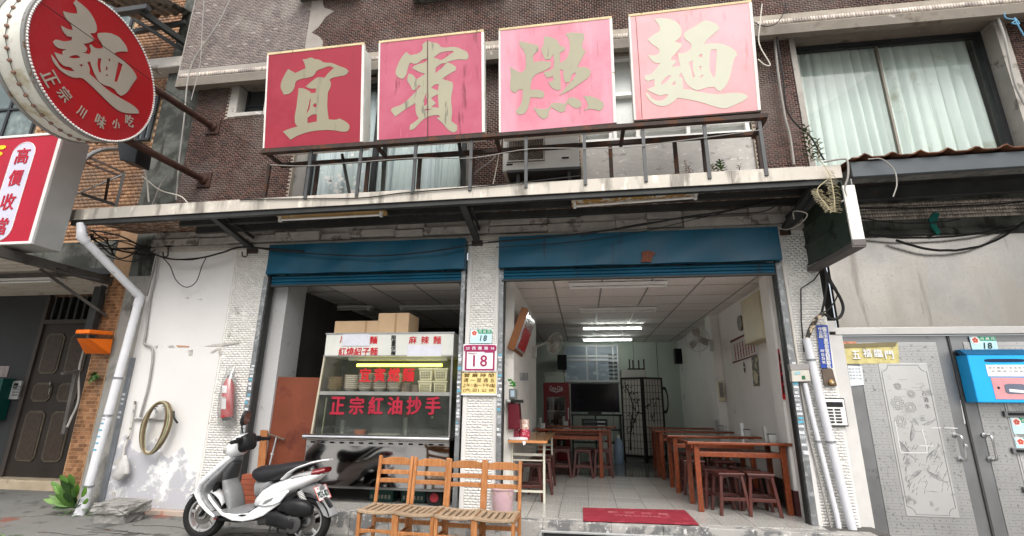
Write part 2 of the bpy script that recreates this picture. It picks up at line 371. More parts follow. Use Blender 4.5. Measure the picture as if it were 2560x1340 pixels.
# shop floor: slab with a worn edge, granite tiles on it
fl = MB(); fl.box(-4.25, 2.9, 5.66, 13.5, -.4, -.012)
struct('shop_floor_slab', fl, M('dark_grout', (.09, .085, .08), .9))
granite = M('granite_floor_tile', (.40, .395, .37), .16, vs=60, var=.35, bump=.015, rnd=.07, blotch=[((.16, .155, .145), 45, .58, .05), ((.42, .41, .39), 70, .6, .05)])
granite_shade = M('shaded_floor_tile', (.13, .135, .125), .14, vs=60, var=.3, bump=.015, rnd=.07)  # shade of the unlit room end put into the far tiles' colour
fl = thing('floor', 'glossy speckled grey tile floor of the noodle shop', 'floor', (0, 5.62, -.012)); del fl['category']; del fl['label']; fl['kind'] = 'structure'
T = .3345; tm = {}
for j in range(22):
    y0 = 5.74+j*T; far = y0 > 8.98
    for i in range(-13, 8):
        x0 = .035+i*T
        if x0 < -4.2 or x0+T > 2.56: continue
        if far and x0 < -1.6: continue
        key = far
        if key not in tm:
            q = MB().box(0, T-.006, 0, T-.006, 0, .012); tm[key] = mesh_of(q); tm[key].materials.append(granite_shade if far else granite)
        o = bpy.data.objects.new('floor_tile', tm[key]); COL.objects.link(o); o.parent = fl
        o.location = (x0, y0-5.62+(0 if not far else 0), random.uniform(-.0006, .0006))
# threshold and worn kerb
q = MB()
x = -4.28
while x < 2.75:
    wd = random.uniform(.25, .6); x1 = min(2.75, x+wd); e = random.uniform(-.012, .012)
    q.hexa([(x, 5.60+e, -.42), (x1, 5.60+random.uniform(-.012, .012), -.42), (x1, 5.735, -.42), (x, 5.735, -.42)], (0, 0, .42+random.uniform(-.008, .0)))
    x = x1
struct('shop_step', q, M('step_concrete', (.34, .33, .31), .85, vs=3, var=.15, bump=.2, bs=35, blotch=[((.15, .15, .15), 4, .5, .06), ((.55, .54, .52), 12, .6, .03)]), bevel=.008)

# ================================================================== shop building
shop = thing('shop_building', 'noodle shop building with brown mosaic brick upper floor and white tiled pillars', 'building', (0, YF, 0))
# ground-floor walls
part('foundation', MB().box(-6.0, -4.2, YF+.03, YF+.34, -.4, -.14), conc_pale, shop)
part('smooth_wall', MB().box(-6.08, -4.78, YF, YF+.35, -.14, 3.35), plaster, shop)
# peeling lower area sits on the same wall: own plaster coat
lw = MB(); pts = []
for i in range(15):
    x = -6.02+i*(1.2/14); pts.append((x, YF-.004, .62+.10*sin(i*1.3)-.25*max(0, i-7)/7+random.uniform(-.03, .03)))
lw.hexa([(-6.06, YF-.004, -.13), (-4.80, YF-.004, -.13)]+[tuple(p) for p in reversed(pts)], (0, .003, 0))
part('peeling_plaster_coat', lw, plaster_low, shop)
# plinth under the wall
q = MB().box(-5.98, -4.3, YF-.07, YF+.2, -.35, -.135)
part('plinth', q, M('stained_plinth', (.40, .33, .28), .85, vs=3, var=.15, bump=.15, blotch=[((.42, .17, .10), 3, .55, .08), ((.20, .18, .16), 6, .6, .06), ((.55, .52, .48), 12, .62, .03)]), shop, bevel=.01)
# pillars: core, tile skins
def pillar(x0, x1, z0, z1, y=YF, side=True):
    q = MB().box(x0, x1, y+.008, y+.42, z0, z1); part('pillar', q, wmort, shop)
pillar(-4.78, -4.27, -.3, 3.35); pillar(-1.44, -1.02, -.25, 3.35); pillar(2.36, 2.78, -.25, 3.35)
TR = [(-4.76, -4.29, -.13, 3.2), (-1.385, -1.07, -.25, 3.2), (2.42, 2.76, .0, 3.2)]
tile_wall('small_tiles', shop, TR, YF+.008, .062, .030, .0028, .0018, wtile, keep=.98)
for x0, x1 in ((-1.44, -1.39), (-1.065, -1.02), (2.36, 2.412), (-4.30, -4.27)): part('pillar_edge_trim', MB().box(x0, x1, YF-.008, YF+.2, -.05, 3.2), plaster, shop, bevel=.004)
# inner reveal wall left of the kitchen opening
part('reveal_wall', MB().box(-4.29, -4.02, 6.10, 6.55, -.1, 2.85), M('reveal_tile', (.42, .42, .42), .6, vs=40, var=.08, bump=.1, bs=50, blotch=[((.3, .29, .28), 5, .62, .05)]), shop)
# beam over the openings and the rough cornice
part('beam', MB().box(-6.08, 2.9, YF+.02, YF+.42, 3.2, 3.66), conc_pale, shop)
q = MB(); x = -6.12
crn = M('broken_cornice', (.36, .34, .315), .9, vs=6, var=.2, bump=.35, bs=22, blotch=[((.17, .15, .135), 5, .56, .05), ((.42, .40, .37), 11, .62, .04)])
while x < 2.8:
    wd = random.uniform(.35, 1.1); x1 = min(2.85, x+wd)
    q.box(x, x1-.001, YF-.10+random.uniform(0, .05), YF+.03, 3.30+random.uniform(-.015, .02), 3.42+random.uniform(-.02, .02))
    if random.random() < .8: q.box(x, x1-.002, YF-.05+random.uniform(0, .03), YF+.03, 3.425, 3.52+random.uniform(-.03, .03))
    x = x1
part('cornice', q, crn, shop, bevel=.014)
part('cornice_moulding', MB().box(-6.12, 2.85, YF-.06, YF+.02, 3.225, 3.288), M('moulding', (.38, .36, .33), .8, vs=5, var=.15, bump=.1, blotch=[((.3, .28, .25), 6, .6, .05)]), shop, bevel=.008)
tile_wall('cornice_tiles', shop, [(-6.0, 2.8, 3.525, 3.66)], YF+.02, .03, .045, .005, .006, band, stack=True)
# upper wall
H = [(-4.12, -1.48, 3.5, 5.90), (-5.34, -4.62, 5.38, 6.1), (.08, 2.26, 3.5, 5.93), (-.99, -.2, 3.5, 3.9)]
q = MB()
def wallrects(x0, x1, z0, z1, holes):
    xsx = sorted({x0, x1, *[h[0] for h in holes], *[h[1] for h in holes]}); out = []
    for a, b in zip(xsx, xsx[1:]):
        hs = sorted([(h[2], h[3]) for h in holes if h[0] < (a+b)/2 < h[1]]); z = z0
        for p, r in hs:
            if p > z: out.append((a, b, z, p))
            z = max(z, r)
        if z < z1: out.append((a, b, z, z1))
    return out
for a, b, c, d in wallrects(-5.93, 2.86, 3.66, 5.955, [h for h in H]): q.box(a, b, YF+.001, YF+.3, c, d)
part('upper_wall_mortar', q, mortar, shop)
part('upper_wall_mortar', MB().box(5.42, 7.0, YF+.051, YF+.35, 3.3, 5.955), mortar, shop)
tile_wall('bricks', shop, [(-5.93, 2.86, 3.66, 5.95)], YF, .068, .0295, .007, .006, br, near=300, aim=(2.55, 4.7), holes=H)
tile_wall('bricks', shop, [(5.42, 7.0, 3.4, 5.95)], YF+.05, .068, .0295, .007, .006, br)
# spandrel of the next storey, soffit, mosaic band
q = MB(); q.box(-3.95, 8, 5.70, 5.80, 5.97, 8.2); part('spandrel_mortar', q, mortar, shop)
q = MB(); q.box(-6.12, -3.95, 5.70, 5.80, 5.97, 8.2); part('spandrel_mortar', q, mortar_grey, shop)
part('spandrel_soffit', MB().box(-6.12, 8, 5.785, YF+.34, 5.955, 5.968), M('soffit_concrete', (.18, .16, .135), .9, vs=3, var=.2, bump=.2, bs=20, blotch=[((.10, .085, .065), 3, .55, .1), ((.40, .38, .34), 8, .66, .04)]), shop)
part('spandrel_lip', MB().box(-6.12, 8, 5.695, 5.785, 5.83, 5.968), M('soffit_concrete', (.18, .16, .135), .9, vs=3, var=.2, bump=.2, bs=20, blotch=[((.10, .085, .065), 3, .55, .1), ((.40, .38, .34), 8, .66, .04)]), shop)
edge = [(-3.95+.10*sin(k*1.1)+random.uniform(-.05, .05)) for k in range(80)]
ybr = 5.70
rows = []; z = 6.13; k = 0
while z < 7.75: rows.append((z, edge[int((z-6.13)/.03)])); z += .0295
R1 = []; R2 = []
for z, e in rows: pass
tile_wall('bricks', shop, [(-3.93, 7.6, 6.14, 7.7)], ybr, .068, .0295, .007, .006, br)
tile_wall('bricks', shop, [(-6.10, -3.93, 6.14, 8.1)], ybr, .068, .0295, .006, .004, brg, keep=.985)
# ragged tongue of grey skim between the two brick areas
sk = MB()
fr = [(-3.80+.10*sin(i*.9)+.06*sin(i*2.3)+random.uniform(-.03, .03), ybr-.0085, 6.14+i*.09) for i in range(19)]
sk.hexa([(-4.02, ybr-.0085, 6.14)]+fr+[(-4.02, ybr-.0085, 7.76)], (0, .007, 0)); part('grey_skim', sk, mortar_grey, shop)
tile_wall('mosaic_band', shop, [(-6.1, 7.6, 5.985, 6.135)], 5.70, .034, .075, .006, .008, band, stack=True)
# ledges just inside the top of the picture
q = MB(); q.box(-4.2, -3.2, 5.45, 5.70, 7.19, 7.30); q.box(-2.35, -.95, 5.50, 5.70, 6.93, 7.0); q.box(.3, 1.5, 5.5, 5.70, 6.85, 6.95)
part('window_ledge', q, conc_dark, shop)

# ------------------------------------------------------------------ windows of the upper floor
alu = M('aluminium_frame', (.45, .46, .46), .4, .5, vs=5, var=.1, bump=.02)
dfr = M('dark_window_frame', (.03, .032, .035), .45, .2, vs=5, var=.2, bump=.02)
wfr = M('white_window_frame', (.78, .78, .76), .5, vs=5, var=.05, bump=.02)
curt = M('grey_blue_curtain', (.66, .70, .73), .9, vs=1.5, var=.06, bump=0, streak=[((.36, .40, .44), 9, .56, .10, .02)], ms=(1, 1, .3))  # streaks put fold shade into the cloth colour
curt2 = M('pale_green_curtain', (.66, .70, .675), .9, vs=1.2, var=.05, bump=0, streak=[((.42, .46, .41), 8, .58, .10, .02)], blotch=[((.38, .38, .28), 1.4, .60, .12)])  # streaks deepen the fold shading in the cloth colour, with some dirt
pane = glass('window_pane', (.95, .98, .97), .02, -.01, .03)
def curtain_mb(x0, x1, z0, z1, y, folds, amp=.035, lean=0, seed=1):
    rs = random.Random(seed); n = folds*8; ph = [rs.uniform(.7, 1.3) for _ in range(folds+2)]; g = []
    for k in range(9):
        t = k/8; z = z1+(z0-z1)*t; row = []
        for i in range(n+1):
            u = i/n*folds; a = amp*(.55+.45*ph[int(u)])*(.55+.45*t)
            yy = y-a*(abs(sin(pi*u))**.7)+.010*sin(u*7.3+t*2)
            x = x0+(x1-x0)*i/n+.02*sin(t*2+u)*t+lean*t*(i/n-.5)
            row.append((x, yy, z))
        g.append(row)
    return MB().sheet(g)
wn = part('window', MB().box(-4.12, -3.93, YF+.06, YF+.22, 3.6, 5.90).box(-4.12, -1.48, YF+.06, YF+.22, 5.83, 5.90).box(-1.53, -1.48, YF+.06, YF+.22, 3.6, 5.83), conc, shop)
part('frame', MB().box(-3.93, -3.86, YF+.05, YF+.12, 3.6, 5.83).box(-2.93, -2.86, YF+.05, YF+.12, 3.6, 5.83).box(-1.60, -1.535, YF+.05, YF+.12, 3.6, 5.83).box(-3.86, -1.6, YF+.05, YF+.12, 5.76, 5.83), dfr, wn)
part('curtain', curtain_mb(-3.86, -2.9, 3.6, 5.78, YF+.20, 9, lean=.25, seed=2), curt, wn, smooth=True)
part('curtain', curtain_mb(-2.78, -1.62, 3.6, 5.78, YF+.20, 11, seed=5), curt, wn, smooth=True)
part('pane', MB().box(-3.86, -1.6, YF+.10, YF+.104, 3.6, 5.76), pane, wn)
# peeled patches of film on the glass
q = MB()
for k in range(60):
    cx = -3.35+random.gauss(0, .22); cz = 4.25+random.gauss(0, .22); r = abs(random.gauss(0, .018))+.006
    a0 = random.uniform(0, 6); pt = [(cx+r*random.uniform(.5, 1.6)*cos(a0+t*1.05), YF+.097, cz+r*random.uniform(.4, 1.2)*sin(a0+t*1.05)) for t in range(6)]
    q.hexa(pt, (0, .002, 0))
part('peeled_film', q, wfr, wn, label='white flakes of peeled film on the glass')
# bathroom window with rough concrete surround
bw = part('window', MB().box(-5.34, -5.2, YF-.02, YF+.25, 5.38, 5.95).box(-4.74, -4.62, YF-.02, YF+.25, 5.38, 5.95).box(-5.2, -4.74, YF-.03, YF+.25, 5.38, 5.45), conc_pale, shop, bevel=.012)
part('frame', MB().box(-5.19, -5.15, YF+.15, YF+.2, 5.46, 5.95).box(-4.79, -4.75, YF+.15, YF+.2, 5.46, 5.95).box(-5.15, -4.79, YF+.15, YF+.2, 5.46, 5.5).box(-5.15, -4.79, YF+.15, YF+.2, 5.66, 5.69), dfr, bw)
part('pane', MB().box(-5.15, -4.79, YF+.17, YF+.175, 5.5, 5.95), M('frosted_dark_glass', (.04, .045, .045), .15, bump=.02), bw)
# white window behind the third and fourth sign, concrete panel below
w3 = part('window', MB().box(.08, 2.26, YF+.04, YF+.3, 3.5, 4.58), M('rough_panel', (.43, .42, .40), .9, vs=4, var=.12, bump=.5, bs=14, blotch=[((.25, .24, .23), 6, .58, .06), ((.6, .59, .57), 9, .6, .04)], ms=(1, 1, 1.8)), shop)
q = MB()
for x in (.08, .44, .50, .80, 1.45, 2.19): q.box(x, x+.05, YF+.03, YF+.10, 4.58, 5.92)
for z in (4.58, 4.74, 5.28, 5.87): q.box(.08, 2.26, YF+.025, YF+.095, z, z+.05)
part('frame', q, wfr, w3); part('pane', MB().box(.1, 2.24, YF+.12, YF+.125, 4.6, 5.9), M('white_obscured_glass', (.60, .62, .60), .3, vs=2, var=.1, bump=.02), w3)
# large curtained window, right
w4 = part('window', MB().box(5.30, 5.42, YF-.02, YF+.35, 3.5, 5.95), M('window_reveal', (.34, .32, .29), .9, vs=3, var=.15, bump=.15, blotch=[((.16, .15, .13), 4, .58, .08)]), shop)
part('reveal', MB().box(2.86, 2.93, YF-.02, YF+.35, 3.5, 5.95), MATS['window_reveal'], w4)
part('frame', MB().box(2.93, 5.30, YF+.18, YF+.26, 5.915, 5.95).box(5.24, 5.30, YF+.18, YF+.26, 3.5, 5.915).box(2.93, 2.96, YF+.18, YF+.26, 3.5, 5.915).box(2.96, 5.24, YF+.19, YF+.24, 5.87, 5.885), dfr, w4)
part('frame', MB().box(4.035, 4.06, YF+.20, YF+.25, 3.5, 5.87), M('brown_mullion', (.20, .18, .15), .5, .3), w4)
part('curtain', curtain_mb(2.90, 4.05, 3.5, 5.95, YF+.36, 9, .085, lean=.12, seed=8), curt2, w4, smooth=True)
part('curtain', curtain_mb(4.04, 5.24, 3.5, 5.95, YF+.36, 8, .085, lean=.05, seed=11), curt2, w4, smooth=True)
part('pane', MB().box(2.96, 5.24, YF+.22, YF+.224, 3.5, 5.915), pane, w4)
# room backs behind the curtains so no light leaks
part('room_back', MB().box(-4.3, 7, YF+.9, YF+1.0, 3.7, 6.0).box(-4.4, -4.3, YF+.3, YF+1, 3.7, 6).box(7, 7.1, YF+.3, YF+1, 3.7, 6).box(-4.4, 7.1, YF+.35, YF+1, 5.97, 6.05).box(-4.4, 7.1, YF+.42, YF+1, 3.62, 3.7).box(5.42, 7, YF+.35, YF+.9, 3.4, 5.9), M('dim_room', (.35, .35, .33), .9, bump=0), shop)

# ------------------------------------------------------------------ room: walls and ceiling
wallm = M('room_wall_paint', (.78, .76, .72), .85, vs=.8, var=.06, bump=.05, bs=30, blotch=[((.42, .40, .35), 2.5, .62, .1)])
wallg = M('greenish_panel_wall', (.42, .47, .41), .8, vs=1, var=.06, bump=.02)
struct('room_wall', MB().box(2.50, 2.62, 6.3, 13.4, -.01, 2.8).box(2.33, 2.50, 6.34, 6.62, -.01, 2.79), wallm)
struct('room_column', MB().box(2.36, 2.5, 9.35, 9.75, 0, 2.8), wallm)
struct('room_back_wall', MB().box(-5, 2.62, 13.4, 13.5, -.01, 2.8), wallg)
struct('room_partition', MB().box(-1.05, -.90, 6.5, 9.7, -.01, 2.8), wallm)
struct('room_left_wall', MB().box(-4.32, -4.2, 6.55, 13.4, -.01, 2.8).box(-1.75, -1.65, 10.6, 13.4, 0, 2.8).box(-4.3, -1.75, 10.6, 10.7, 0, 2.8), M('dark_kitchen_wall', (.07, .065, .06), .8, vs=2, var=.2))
q = MB().box(2.48, 2.5, 6.62, 9.35, 0, .28); struct('skirting', q, M('black_skirting', (.025, .022, .02), .5))
struct('pier_skirting', MB().box(2.31, 2.33, 6.34, 6.62, 0, .26).box(2.31, 2.5, 6.32, 6.34, 0, .26), M('maroon_skirting', (.06, .02, .018), .4))
# panel joints on the back wall
q = MB()
for x in (.75, 1.35, 1.95): q.box(x, x+.012, 13.385, 13.4, .1, 2.78)
struct('wall_joint', q, M('dark_joint', (.12, .13, .12), .8))
struct('storey_slab', MB().box(-6.0, 2.9, 6.38, 13.5, 2.9, 3.1), conc)
ce = thing('ceiling', 'x', 'x', (0, 6.3, 2.8)); del ce['category']; del ce['label']; ce['kind'] = 'structure'
cpm = M('acoustic_ceiling_panel', (.84, .80, .77), .9, vs=30, var=.1, bump=.25, bs=120, rnd=.05)
CT = .664; me = mesh_of(MB().box(.012, CT-.012, .012, CT-.012, .002, .02)); me.materials.append(cpm)
for j in range(11):
    for i in range(-6, 5):
        x0 = .30+i*CT-CT*0; y0 = 6.27+j*CT
        if x0 > 2.3: continue
        o = bpy.data.objects.new('ceiling_panel', me); COL.objects.link(o); o.parent = ce; o.location = (x0-.0, y0-6.3, random.uniform(-.001, .002))
q = MB()
for i in range(-6, 5): q.box(.30+i*CT-.013, .30+i*CT+.013, 6.27, 13.4, 2.80, 2.825)
for j in range(12): q.box(-4.2, 2.5, 6.27+j*CT-.006, 6.27+j*CT+.006, 2.8015, 2.826)
part('ceiling_grid', q, M('ceiling_grid_metal', (.33, .31, .29), .5, .2, bump=.01), ce)
part('ceiling_top', MB().box(-4.3, 2.6, 6.25, 13.5, 2.84, 2.86), wallm, ce)
# ================================================================== awning over the shop front
aw = thing('awning', 'long flat awning with weathered pale metal fascia over the shop front', 'awning', (-1.9, 5.0, 3.45))
zl = lambda x: 3.372+(x+6.5)*.0075     # lower edge of the fascia rises a little to the right
q = MB(); x = -6.50
cuts = [-6.50, -5.05, -3.72, -1.18, -.62, 1.0, 1.62, 2.34, 2.70]
for a, b in zip(cuts, cuts[1:]):
    o_ = random.uniform(-.004, .004)
    part('fascia', MB().hexa([(a, 4.985+o_, zl(a)), (b, 4.985+o_, zl(b)), (b, 4.985+o_, zl(b)+.15), (a, 4.985+o_, zl(a)+.148)], (0, .012, 0)), fasc, aw, bevel=.003)
part('gutter', MB().hexa([(-6.48, 4.998, zl(-6.48)-.0), (2.69, 4.998, zl(2.69)), (2.69, 5.12, zl(2.69)), (-6.48, 5.12, zl(-6.48))], (0, 0, .012)), gsteel, aw)
part('front_beam', MB().hexa([(-6.45, 5.01, zl(-6.4)-.055), (2.69, 5.01, zl(2.69)-.055), (2.69, 5.07, zl(2.69)-.055), (-6.45, 5.07, zl(-6.4)-.055)], (0, 0, .05)), dsteel, aw)
part('roof_sheet', MB().hexa([(-6.48, 5.02, 3.43), (2.69, 5.02, 3.48), (2.69, 5.96, 3.53), (-6.48, 5.96, 3.53)], (0, 0, .012)), rustsoff, aw)
q = MB()
for y, h in ((5.34, .07), (5.62, .09)): q.hexa([(-5.2, y, 3.375), (2.67, y, 3.43), (2.67, y+.05, 3.43), (-5.2, y+.05, 3.375)], (0, 0, h))
part('purlin', q, dsteel, aw)
for X in (-4.53, -1.32, 2.45):
    bk = part('bracket', MB().bar((X, 5.05, 3.40), (X, 5.94, 3.22), .08, .05), dsteel, aw); bk['label'] = 'steel bracket sloping from wall to awning'
    part('stiffener', MB().bar((X+.07, 5.25, 3.42), (X+.03, 5.93, 3.36), .03, .03), dsteel, bk)
    part('wall_plate', MB().box(X-.07, X+.07, 5.915, 5.945, 3.16, 3.30), rsteel, bk)

# two fluorescent fittings under the awning, a tube in each
def batten(x0, x1, y, z0, z1, col, label, lit=None, group='fluorescent battens', cat='light fitting', dz=.05, w=.13, back=0):
    t = thing('fluorescent_light', label, cat, ((x0+x1)/2, y, z0), group)
    part('housing', MB().hexa([(x0, y-.02, z0+dz), (x1, y-.02, z1+dz), (x1, y+w, z1+dz+back), (x0, y+w, z0+dz+back)], (0, 0, .045)), col, t, bevel=.004)
    part('end_cap', MB().box(x0+.02, x0+.05, y-.012, y+.03, z0-.01, z0+dz+.003), whitep, t); part('end_cap', MB().box(x1-.05, x1-.02, y-.012, y+.03, z1-.01, z1+dz+.003), whitep, t)
    part('tube', MB().tube([(x0+.05, y+.008, z0+.012), (x1-.05, y+.008, z1+.012)], .014, 10), lit or M('unlit_tube', (.75, .75, .72), .3, bump=0), t, smooth=True)
    return t
rusty_enamel = M('rust_stained_enamel', (.62, .58, .50), .6, vs=5, var=.1, bump=.05, blotch=[((.42, .24, .07), 13, .47, .03), ((.62, .60, .55), 22, .6, .03)])
rusty_enamel2 = M('yellowed_enamel', (.42, .27, .11), .6, vs=6, var=.15, bump=.05, blotch=[((.62, .55, .42), 9, .60, .05)])
batten(-3.72, -2.33, 5.22, 3.335, 3.345, rusty_enamel2, 'fluorescent batten with yellow-brown rust under the awning, above the kitchen opening')
batten(-.07, 1.33, 5.22, 3.345, 3.385, rusty_enamel, 'fluorescent batten with speckled orange rust under the awning, above the dining opening')

# ================================================================== rack that carries the sign boards
rk = thing('sign_rack', 'rusty steel rack of posts standing on the awning and carrying the four red sign boards', 'rack', (-.9, 5.0, 3.55))
part('rail', MB().hexa([(-3.88, 4.93, 4.13), (2.05, 4.93, 4.165), (2.05, 5.0, 4.165), (-3.88, 5.0, 4.13)], (0, 0, .045)), rsteel, rk)
part('rail', MB().hexa([(-3.88, 5.33, 4.15), (2.09, 5.33, 4.19), (2.09, 5.38, 4.19), (-3.88, 5.38, 4.15)], (0, 0, .05)), rsteel, rk)
for px in (775, 900, 1037, 1177, 1315, 1462, 1612, 1770, 1912):
    p = W(px, 400, 4.97); part('post', MB().box(p.x-.018, p.x+.018, 4.965, 4.99, 3.5, 4.14), gsteel, rk)
for px in (676, 797, 922, 1050, 1182, 1527, 1690, 1762, 1902):
    p = W(px, 400, 5.36); part('post', MB().box(p.x-.022, p.x+.022, 5.34, 5.375, 3.5, 4.2), rsteel, rk)
for a, b in (((855, 385), (875, 490)), ((1148, 358), (1162, 470))):
    part('strut', MB().bar(W(*a, 5.2), W(*b, 5.30), .035, .03), dsteel, rk)
for X in (-3.85, -2.40, -.93, .53, 2.03): part('cross_bar', MB().box(X-.02, X+.02, 4.97, 5.36, 4.15, 4.19), rsteel, rk)

# ------------------------------------------------------------------ the four sign boards (tilted forward)
TL = radians(8.3); SN = Vector((0, -cos(TL), -sin(TL))); SP = Vector((0, 4.95, 4.2))
char_m = M('sign_lettering_cream', (.27, .25, .175), .5, vs=2, var=.05, bump=.01, streak=[((.20, .19, .14), 9, .6, .1)])
char_m2 = M('sign_lettering_pale', (.34, .325, .235), .5, vs=2, var=.05, bump=.01, streak=[((.19, .18, .14), 14, .62, .05, .05)])
char_m3 = M('sign_lettering_white', (.52, .52, .42), .5, vs=2, var=.04, bump=.01)  # rightmost board's lettering lightened for the sky reflected in it
outl = M('lettering_outline', (.60, .40, .36), .5, bump=0)
def fac(n, c, c2, streaks, bl): return M(n, c, .38, vs=.9, var=.08, bump=.01, spec=.4, streak=streaks, blotch=bl)
faces = [fac('sign_red_deep', (.28, .014, .032), None, [((.20, .012, .025), 5, .62, .12)], [((.34, .028, .05), 1.1, .5, .2)]),
         fac('sign_red_pink', (.40, .072, .125), None, [((.22, .035, .06), 8, .60, .07, .03), ((.44, .10, .155), 25, .6, .05, .05)], [((.47, .12, .175), 1.0, .5, .2)]),
         fac('sign_pink', (.62, .25, .32), None, [((.46, .17, .215), 19, .62, .05, .05), ((.66, .32, .39), 3, .5, .2)], [((.56, .17, .235), .9, .5, .15)]),
         fac('sign_pale_pink', (.70, .32, .33), None, [((.60, .25, .26), 12, .60, .1), ((.42, .22, .20), 21, .70, .03, .06)], [((.72, .38, .42), .8, .45, .2)])]  # pale pink, further lightened for sky reflection on this board
frm = M('sign_frame_white', (.68, .67, .63), .5, vs=6, var=.1, bump=.03, blotch=[((.30, .20, .12), 9, .66, .04)])
frt = M('sign_top_edge', (.62, .50, .30), .6, vs=6, var=.15, bump=.05, blotch=[((.22, .12, .06), 10, .62, .05)])
C1 = lambda x, y: (640+x/4.187, 80+y/4.187); C2 = lambda x, y: (930+x/4.187, 60+y/4.187)
C3 = lambda x, y: (1230+x/4.06, 20+y/4.06); C4 = lambda x, y: (1560+x/4.189, y/4.189)
G1 = [[(487,288),(530,283),(580,268),(620,285),(660,290),(708,318),(790,325),(880,360),(940,382),(970,410),(945,445),(885,462),(800,482),(770,500),(785,545),(775,590),(755,630),(750,690),(748,800),(762,915),(845,918),(875,905),(960,955),(980,990),(965,1035),(925,1045),(820,1030),(700,1028),(560,1045),(440,1085),(362,1128),(282,1043),(340,1018),(435,990),(408,945),(425,780),(448,588),(500,592),(570,630),(575,640),(625,638),(632,592),(570,592),(522,572),(600,505),(650,475),(720,480),(745,445),(815,378),(775,360),(690,385),(640,405),(600,460),(560,475),(450,500),(420,520),(400,590),(360,640),(295,658),(258,572),(290,470),(337,388),(412,430),(520,380),(505,320)],
      [(565,703),(575,705),(568,760),(548,830),(528,850),(550,780)],[(595,768),(622,745),(635,760),(632,785),(612,792)],[(540,900),(600,862),(638,865),(638,938),(540,955)]]
G2 = [[(525,215),(580,182),(640,195),(690,205),(730,245),(860,240),(960,275),(1000,300),(1012,350),(990,375),(900,372),(780,400),(830,418),(880,450),(878,485),(800,530),(735,575),(840,608),(848,640),(828,780),(838,930),(828,1015),(892,1062),(890,1120),(850,1138),(800,1110),(740,1040),(675,985),(715,975),(700,955),(640,958),(560,985),(500,1035),(430,1105),(392,1108),(400,1055),(440,1030),(490,990),(462,935),(455,830),(370,880),(245,970),(198,910),(210,885),(300,850),(400,770),(510,650),(490,640),(465,690),(420,692),(400,640),(368,590),(385,520),(430,535),(465,580),(560,520),(500,505),(420,462),(450,435),(580,385),(590,362),(540,368),(460,418),(400,405),(380,450),(352,545),(320,578),(265,550),(248,510),(270,430),(310,350),(358,292),(405,328),(500,300),(530,260)],
      [(648,352),(720,300),(850,282),(855,295),(730,380)],[(665,515),(668,460),(720,420),(780,408),(740,455)],[(620,670),(660,635),(700,632),(692,700),(660,685)],[(545,860),(550,770),(575,715),(570,770),(583,800),(570,850)],[(620,775),(690,735),(700,880),(620,868),(672,830),(640,800)],[(548,912),(562,888),(640,890),(590,902)]]
G3 = [[(275,335),(380,358),(470,378),(470,430),(420,480),(425,550),(520,540),(600,550),(595,600),(530,640),(440,680),(400,740),(390,830),(470,830),(525,850),(530,890),(510,915),(390,905),(380,960),(340,1060),(300,1082),(255,1075),(240,1045),(290,985),(310,900),(310,830),(270,830),(235,865),(190,830),(185,770),(192,680),(180,595),(290,660),(335,630),(345,560),(320,430),(290,395)],
      [(530,285),(620,305),(670,340),(690,380),(745,400),(735,430),(690,455),(690,560),(740,530),(775,480),(780,320),(745,262),(800,250),(930,260),(938,290),(915,400),(950,440),(930,480),(865,600),(960,605),(1003,635),(990,690),(900,760),(800,830),(680,890),(740,820),(850,680),(850,655),(820,670),(790,755),(745,760),(725,700),(725,630),(690,625),(700,820),(670,840),(610,810),(570,755),(622,738),(622,690),(565,712),(530,670),(527,652),(602,628),(625,600),(622,470),(590,520),(540,525),(515,470),(500,420),(520,380)],
      [(420,1005),(470,1022),(540,1025),(580,1012),(600,970),(650,962),(740,972),(760,940),(800,905),(870,925),(908,970),(900,1005),(860,1018),(810,1000),(770,965),(750,1000),(745,1045),(700,1058),(640,1030),(600,1005),(580,1050),(570,1100),(530,1130),(490,1110),(450,1060)],
      [(928,892),(1010,900),(1080,925),(1135,965),(1130,1010),(1095,1045),(990,1025),(930,1045),(975,1000),(960,945)]]
G4 = [[(315,205),(360,192),(470,200),(540,225),(590,280),(598,370),(575,405),(530,438),(600,455),(605,470),(560,540),(500,605),(490,625),(540,635),(545,655),(500,700),(590,695),(570,620),(565,555),(620,560),(705,510),(700,460),(640,410),(622,370),(640,340),(740,280),(850,218),(900,225),(960,250),(1000,300),(960,340),(880,410),(840,462),(990,455),(1080,480),(1170,540),(1185,580),(1155,620),(1125,740),(1100,830),(1060,910),(1010,960),(975,945),(945,910),(860,920),(770,945),(720,930),(650,870),(600,760),(572,800),(610,820),(620,935),(700,940),(800,965),(980,988),(1180,972),(1270,990),(1298,1020),(1270,1045),(1150,1105),(1050,1138),(960,1120),(800,1070),(700,1048),(560,1025),(500,1080),(430,1110),(350,1105),(290,1070),(240,1010),(220,970),(250,980),(290,1030),(350,1055),(420,1040),(465,992),(430,990),(385,1003),(330,985),(235,940),(320,905),(318,830),(250,852),(215,830),(220,790),(270,780),(320,740),(380,660),(330,660),(270,610),(250,575),(320,580),(370,560),(365,520),(290,460),(245,415),(290,380),(375,325),(370,275)],
      [(380,890),(420,830),(470,795),(495,795),(460,840),(410,880)],[(497,895),(510,870),(535,852),(538,890)],[(680,660),(718,632),(722,740),(740,800),(720,822),(700,740)],[(778,590),(800,568),(820,570),(818,608)],[(785,695),(812,692),(800,745)],[(795,805),(825,780),(828,800),(800,818)],[(905,530),(940,518),(972,525),(965,640),(955,800),(930,808),(900,740),(895,640)]]
QC = [((672,138),(905,112),(900,355),(661,371)), ((951,108),(1203,80),(1205,331),(947,350)), ((1251,77),(1523,47),(1534,307),(1252,332)), ((1575.5,42),(1871.5,7),(1894,276),(1590,300))]
